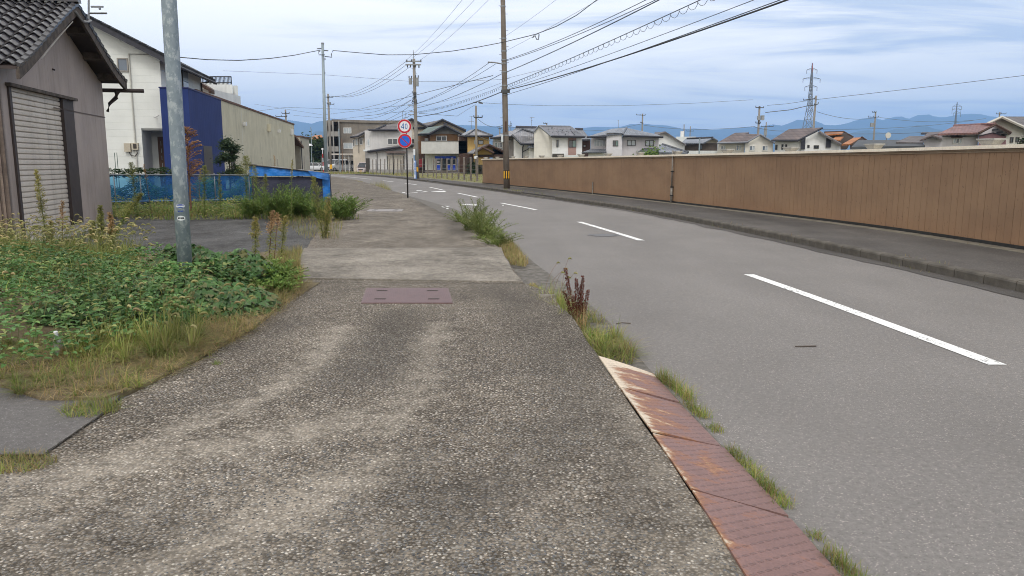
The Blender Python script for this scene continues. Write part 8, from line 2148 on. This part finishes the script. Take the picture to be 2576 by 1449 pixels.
# near gutter clump
GUT = [(.32, 9.4), (.62, 8.9), (.85, 8.0), (1.02, 7.1), (1.05, 6.35), (.98, 6.0), (.74, 6.0), (.68, 6.5), (.62, 7.4), (.5, 8.2), (.35, 8.9), (.12, 9.4)]
mb = MB()
for x, y in scatter(GUT, 2100):
    dn = noise.noise(Vector((x * 3, y * 1.6, 6))); 
    if dn < -.25: continue
    blade(mb, x, y, -.1, U(.04, .20), U(.003, .007), U(0, 6.28), U(.05, .28), [0, 1, 0, 2][int(R() * 4)], 4)
for x, y in scatter([(.35, 9.2), (.66, 8.3), (.74, 7.5), (.5, 7.6), (.25, 8.7)], 20): tuft(mb, x, y, -.1, 40, U(.2, .42), U(.12, .3), .006, (0, 0, 0, 1), 5)
for x, y in scatter([(.70, 6.9), (1.0, 6.9), (1.04, 6.2), (.76, 6.1)], 14): tuft(mb, x, y, -.1, 36, U(.16, .34), U(.12, .3), .008, (1, 0, 0, 2), 5)
for k in range(6): x, y = U(.3, .6), U(8.0, 9.0); foxtail(mb, x, y, -.1, U(.4, .6), U(-.8, .9), U(.05, .3), 3, 4, U(.04, .07))
stuff('gutter_weeds', mb, [L_ylw, L_grn, L_dry, M_stemb, L_head], 'green and straw grass clump in the near gutter')
mb = MB(); cx_, cy_ = .80, 6.9
for k in range(26): a = U(-2.6, .6); blade(mb, cx_ + U(-.08, .08), cy_ + U(-.2, .2), -.09, U(.12, .22), U(.014, .022), a, U(.16, .34), 0, 5, .6)
stuff('broad_blades', mb, [L_grn])
# curly dock gone to seed
dk = empty('seeding_dock', (.66, 7.55, -.1), 'dark red brown dock gone to seed in the near gutter grass', 'weed', 'tall seeding weeds')
q = MB(); qs = MB()
for (dx, dy, h, lx) in ((-.03, 0, .68, -.12), (0, .03, .55, -.02), (.02, .04, .60, .03), (-.03, .04, .40, -.13), (.04, .02, .42, .07), (.02, .03, .48, .01), (0, -.02, .36, -.06)):
    b = Vector((.66 + dx, 7.55 + dy, -.1)); t = b + Vector((lx, U(-.05, .05), h)); t = b.lerp(t, .84); qs.tube([b, b.lerp(t, .5) + Vector((-lx * .1, 0, 0)), t], [.004, .003, .0015], 4)
    for k in range(int(330 * h / .5)):
        s = U(.28, 1); p = b.lerp(t, s); r_ = .017 * (1.2 - s) + .003; a = U(0, 6.28); whorl = (int(s * 22) % 2) * .5 + .5
        p = p + Vector((math.cos(a) * r_ * whorl, math.sin(a) * r_ * whorl, U(-.006, .006))); leaf(q, p, (math.cos(a), math.sin(a), U(-.6, .6)), (0, 0, 1), U(.011, .019), U(.009, .014), 0, .3)
q.build('seed_spikes', L_dock, dk); qs.build('stems', M_stemb, dk)
q = MB()
for k in range(30): a = U(-2.9, -.2); blade(q, .68 + U(-.05, .05), 7.4 + U(-.1, .1), -.1, U(.14, .3), .006, a, U(.02, .12), 0, 3)
q.build('dry_leaves', L_tan, dk)
st_ = MB(); sx, sy = G(1375, 742, .02)
st_.hexa([(sx + .13 * math.cos(a) * f, sy + .08 * math.sin(a) * f, -.06) for a, f in [(k * .785, 1) for k in range(8)]], [(sx + .10 * math.cos(k * .785), sy + .06 * math.sin(k * .785), .025) for k in range(8)])
single('loose_stone', st_, MATS['cement'], 'flat pale broken stone at the sidewalk edge beside the gutter grass', 'stone', (sx, sy, -.06))
# tufts beside the ramp plates
tl = [((1.09, 5.62), (1.2, 5.05), 'thick green grass tuft at the road side of the second plate', 620, .16), ((1.15, 4.98), (1.2, 4.68), 'smaller grass tuft following the thick one by the ramp plates', 300, .10), ((1.2, 4.55), (1.23, 4.42), 'tiny dry grass tuft beside the third plate', 120, .06), ((1.21, 4.15), (1.245, 3.75), 'low green grass line along the third plate edge', 420, .07), ((1.24, 3.72), (1.27, 3.4), 'low green grass line ending at the dark plate seam', 420, .075), ((1.285, 3.15), (1.30, 3.08), 'tiny grass sprout at the dark seam of the nearest plate', 70, .05), ((1.29, 2.98), (1.34, 2.5), 'bright green grass strip along the nearest plate', 560, .085)]
for (x0, y0), (x1, y1), lb, n, h in tl:
    mb = MB()
    for k in range(n): t = R(); x, y = lerp(x0, x1, t) + random.gauss(.02, .022), lerp(y0, y1, t) + U(-.03, .03); blade(mb, x, y, -.1, U(.02, h), U(.002, .0045), U(0, 6.28), U(.01, h * .9), [0, 0, 1, 2][int(R() * 4)], 3)
    c = empty('grass_tuft', ((x0 + x1) / 2, (y0 + y1) / 2, -.1), lb, 'grass tuft', 'grass tufts beside the paving'); mb.build('blades', [L_grn, L_ylw, L_dry], c)
for (x, y, rx, ry, n, h, lb, ms) in ((*G(232, 1035), .17, .16, 620, .13, 'green grass tuft growing out of the corner of the dark asphalt patch', (0, 0, 1, 2)), (*G(30, 1170), .22, .13, 900, .07, 'brownish green grass tuft at the left picture edge', (2, 2, 1, 0)), (*G(546, 918), .035, .03, 46, .05, 'tiny green sprout alone on the sidewalk', (0,))):
    mb = MB()
    for k in range(n): a = U(0, 6.28); r_ = R() ** .5; blade(mb, x + math.cos(a) * r_ * rx, y + math.sin(a) * r_ * ry, 0, U(.02, h), U(.002, .005), U(0, 6.28), U(.02, h * 1.1), random.choice(ms), 3)
    c = empty('grass_tuft', (x, y, 0), lb, 'grass tuft', 'grass tufts beside the paving'); mb.build('blades', [L_grn, L_ylw, L_dry], c)
# weeds along the kerb and wall foot on the far side, verges far off
mb = MB()
for k in range(1500):
    y = U(8, 60) if R() < .8 else U(40, 60); nz = noise.noise(Vector((0, y * .55, 3)))
    if nz < .12: continue
    x = XK(y) + (U(-.12, .03) if R() < .6 else U(.14, .22)); blade(mb, x, y, -.1 if x < XK(y) + .02 else .03, U(.02, .10), .006, U(0, 6.28), U(.01, .08), int(R() * 3), 2)
for k in range(700): y = U(36, 46) ; x = XK(y) + U(.15, .8) * (1 if R() < .4 else .6); blade(mb, x, y, .02, U(.02, .12), .01, U(0, 6.28), U(.01, .1), int(R() * 3), 2) if noise.noise(Vector((x * 2, y * .7, 1))) > .1 else None
for k in range(160): y = U(12, 30); blade(mb, XW(y) - U(.28, .36), y, .02, U(.02, .06), .006, U(0, 6.28), U(.01, .05), int(R() * 3), 2) if noise.noise(Vector((2, y * .8, 1))) > .1 else None
stuff('kerb_weeds', mb, [L_ylw, L_grn, L_dry])
mb = MB()
for x, y in scatter([(-36, 118), (-14, 112), (-13, 120), (-20, 132), (-38, 136)], 5000): blade(mb, x, y, -.1, U(.1, .55), .05, U(0, 6.28), U(.05, .4), [0, 1, 2][int(R() * 3)], 2) if noise.noise(Vector((x * .25, y * .3, 8))) > -.1 else None
for x, y in scatter(fpts, 9000): blade(mb, x, y, .01, U(.03, .22), .04, U(0, 6.28), U(.02, .15), [0, 2, 0][int(R() * 3)], 2)
stuff('verge_grass', mb, [L_ylw, L_grn, L_dry])

# trees and shrubs -----------------------------------------------------
def tree(name, loc, label, h, w, nleaf, mat, trunk=.12, leafS=.22, cat='tree', zlow=.15, conical=False, group=None):
    c = empty(name, loc, label, cat, group); x, y, z = loc; q = MB()
    q.tube([(x, y, z), (x + .05, y, z + h * .4), (x, y, z + h * .85)], [trunk, trunk * .7, trunk * .2], 7); limbs = []
    for k in range(9):
        a = U(0, 6.28); zz = z + h * U(.2, .75); r_ = w * U(.25, .45); e = Vector((x + math.cos(a) * r_, y + math.sin(a) * r_, zz + h * U(.05, .2))); q.tube([(x, y, zz), e], [trunk * .35, trunk * .1], 5)
    q.build('trunk', M_wood, c); q = MB()
    cl = []
    for k in range(26):
        t = U(zlow, .95); wr = w / 2 * (math.sin(math.pi * min(1, t * .8 + .2)) ** .6 if not conical else (1.15 - t)); a = U(0, 6.28); r_ = wr * R() ** .5; cl.append((x + math.cos(a) * r_, y + math.sin(a) * r_, z + h * t, w * U(.12, .24)))
    for k in range(nleaf):
        cx1, cy1, cz1, cr = random.choice(cl); v = Vector((random.gauss(0, .5), random.gauss(0, .5), random.gauss(0, .42))) * cr; a = U(0, 6.28)
        p = Vector((cx1, cy1, cz1)) + v; p.z = max(p.z, z + .1); leaf(q, p, (math.cos(a), math.sin(a), U(-.6, .5)), (v.x, v.y, .6), leafS * U(.6, 1.1), leafS * U(.35, .6))
    q.build('crown', mat, c); return c
p = P(566, 440, 33.5); tree('shrub', (p.x, 34.0, 0), 'soft blue-green conifer shrub between the blue block and the beige building', P(560, 340, 34).z, 1.15, 5200, leafmat('conifer_leaves', [(.05, .085, .045), (.07, .11, .055), (.04, .065, .035), (.09, .13, .06)]), .05, .13, 'shrub')
for k, (x, yt, Y, w, lb) in enumerate(((785, 352, 175, 9, 'dark green tree behind the parked cars, nearest the beige building'), (815, 358, 168, 8, 'dark green tree behind the slim steel pole'), (850, 385, 172, 6, 'low dark tree behind the far utility pole foot'))):
    p = P(x, 400, Y); tree('broadleaf_tree', (p.x, Y, 0), lb, P(x, yt, Y).z, w, 5200, L_tree, .25, .75, 'tree', .1, group='trees behind the parked cars')
p = ZP(3, 1010, 490, 98); tree('garden_bush', (p.x, 97, 0), 'round green bush top peeping over the wall before the low tiled wing', P(1010, 0, 97).z * 0 + ZP(3, 1010, 470, 97).z, 5.0, 2200, L_fern, .12, .4, 'bush', .4)
p = ZP(4, 2576, 830, 76); tree('garden_tree', (p.x + .3, 76, 0), 'dark green tree cut off by the right picture edge above the wall', ZP(4, 2570, 800, 76).z, 1.4, 900, L_tree, .08, .3, 'tree', .5)
p = P(725, 745 / 1.0, 10); 
for (zx, lb) in ((440, 'clipped green plant in the yellow house yard, left one'), (490, 'green plant in the yellow house yard, right one')):
    p = ZP(2, zx, 1050, 107); tree('yard_plant', (p.x, 107, 0), lb, 1.6, 1.5, 500, L_tree, .06, .3, 'plant', .05)
# bottle in the ground cover
bx, by = G(146, 900); bz_ = .20
bt = empty('plastic_bottle', (bx, by, bz_), 'clear plastic bottle with white cap poking out of the leafy ground cover', 'bottle')
tip = P(141, 846, by) + Vector((0, 0, .035)); d0 = Vector((.0, -.18, 1)).normalized(); b0_ = tip - d0 * .22; bt.location = b0_
def bp(t): return b0_ + d0 * t
q = MB(); q.tube([bp(0), bp(.01), bp(.12), bp(.16), bp(.185), bp(.20)], [.02, .033, .033, .026, .014, .013], 14); q.build('body', mk('bottle_plastic', (.42, .45, .44), (.36, .39, .38), 5, .15, spec=.6), bt, smooth=True)
q = MB(); q.tube([bp(.20), bp(.205), bp(.222), bp(.224)], [.016, .0165, .0165, .013], 14); q.build('cap', M_swht, bt)
# litter and small cracks on the road
q = MB(); a = G(1565, 815, -.095); q.tube([(a[0] - .06, a[1], -.093), (a[0], a[1] + .03, -.088), (a[0] + .09, a[1] + .02, -.092)], .005, 4); single('twig', q, M_wood, 'small dark curved twig lying on the near carriageway', 'twig', (a[0], a[1], -.095))
a = G(2026, 872, -.095); q = MB(); q.tube([(a[0] - .09, a[1], -.093), (a[0] + .1, a[1] + .01, -.092)], .006, 4); single('twig', q, M_wood, 'thin straight twig lying beyond the long white dash', 'twig', (a[0], a[1], -.095))
a = G(1724, 696, -.095); q = MB(); a = G(1722, 696, -.09); q.hexa([(a[0] - .05, a[1], -.094), (a[0] + .05, a[1] - .02, -.094), (a[0] + .06, a[1] + .06, -.094), (a[0] - .03, a[1] + .06, -.094)], [(a[0] - .02, a[1] + .01, -.05), (a[0] + .03, a[1], -.045), (a[0] + .03, a[1] + .04, -.05), (a[0] - .01, a[1] + .04, -.06)])
a = ((1480 + 1260 / 5.152) / 1.4907, (660 + 187 / 5.152) / 1.4907); g0 = G(a[0], a[1], -.09); q = MB(); q.hexa([(g0[0] - .1, g0[1], -.09), (g0[0] + .1, g0[1], -.09), (g0[0] + .08, g0[1] + .15, -.09), (g0[0] - .08, g0[1] + .15, -.09)], [(g0[0] - .05, g0[1] + .03, .02), (g0[0] + .04, g0[1] + .02, .03), (g0[0] + .05, g0[1] + .1, .01), (g0[0] - .02, g0[1] + .1, .04)])
single('crumpled_paper', q, M_swht, 'crumpled white scrap lying by the far kerb near the wall end', 'litter', (g0[0], g0[1], -.09))
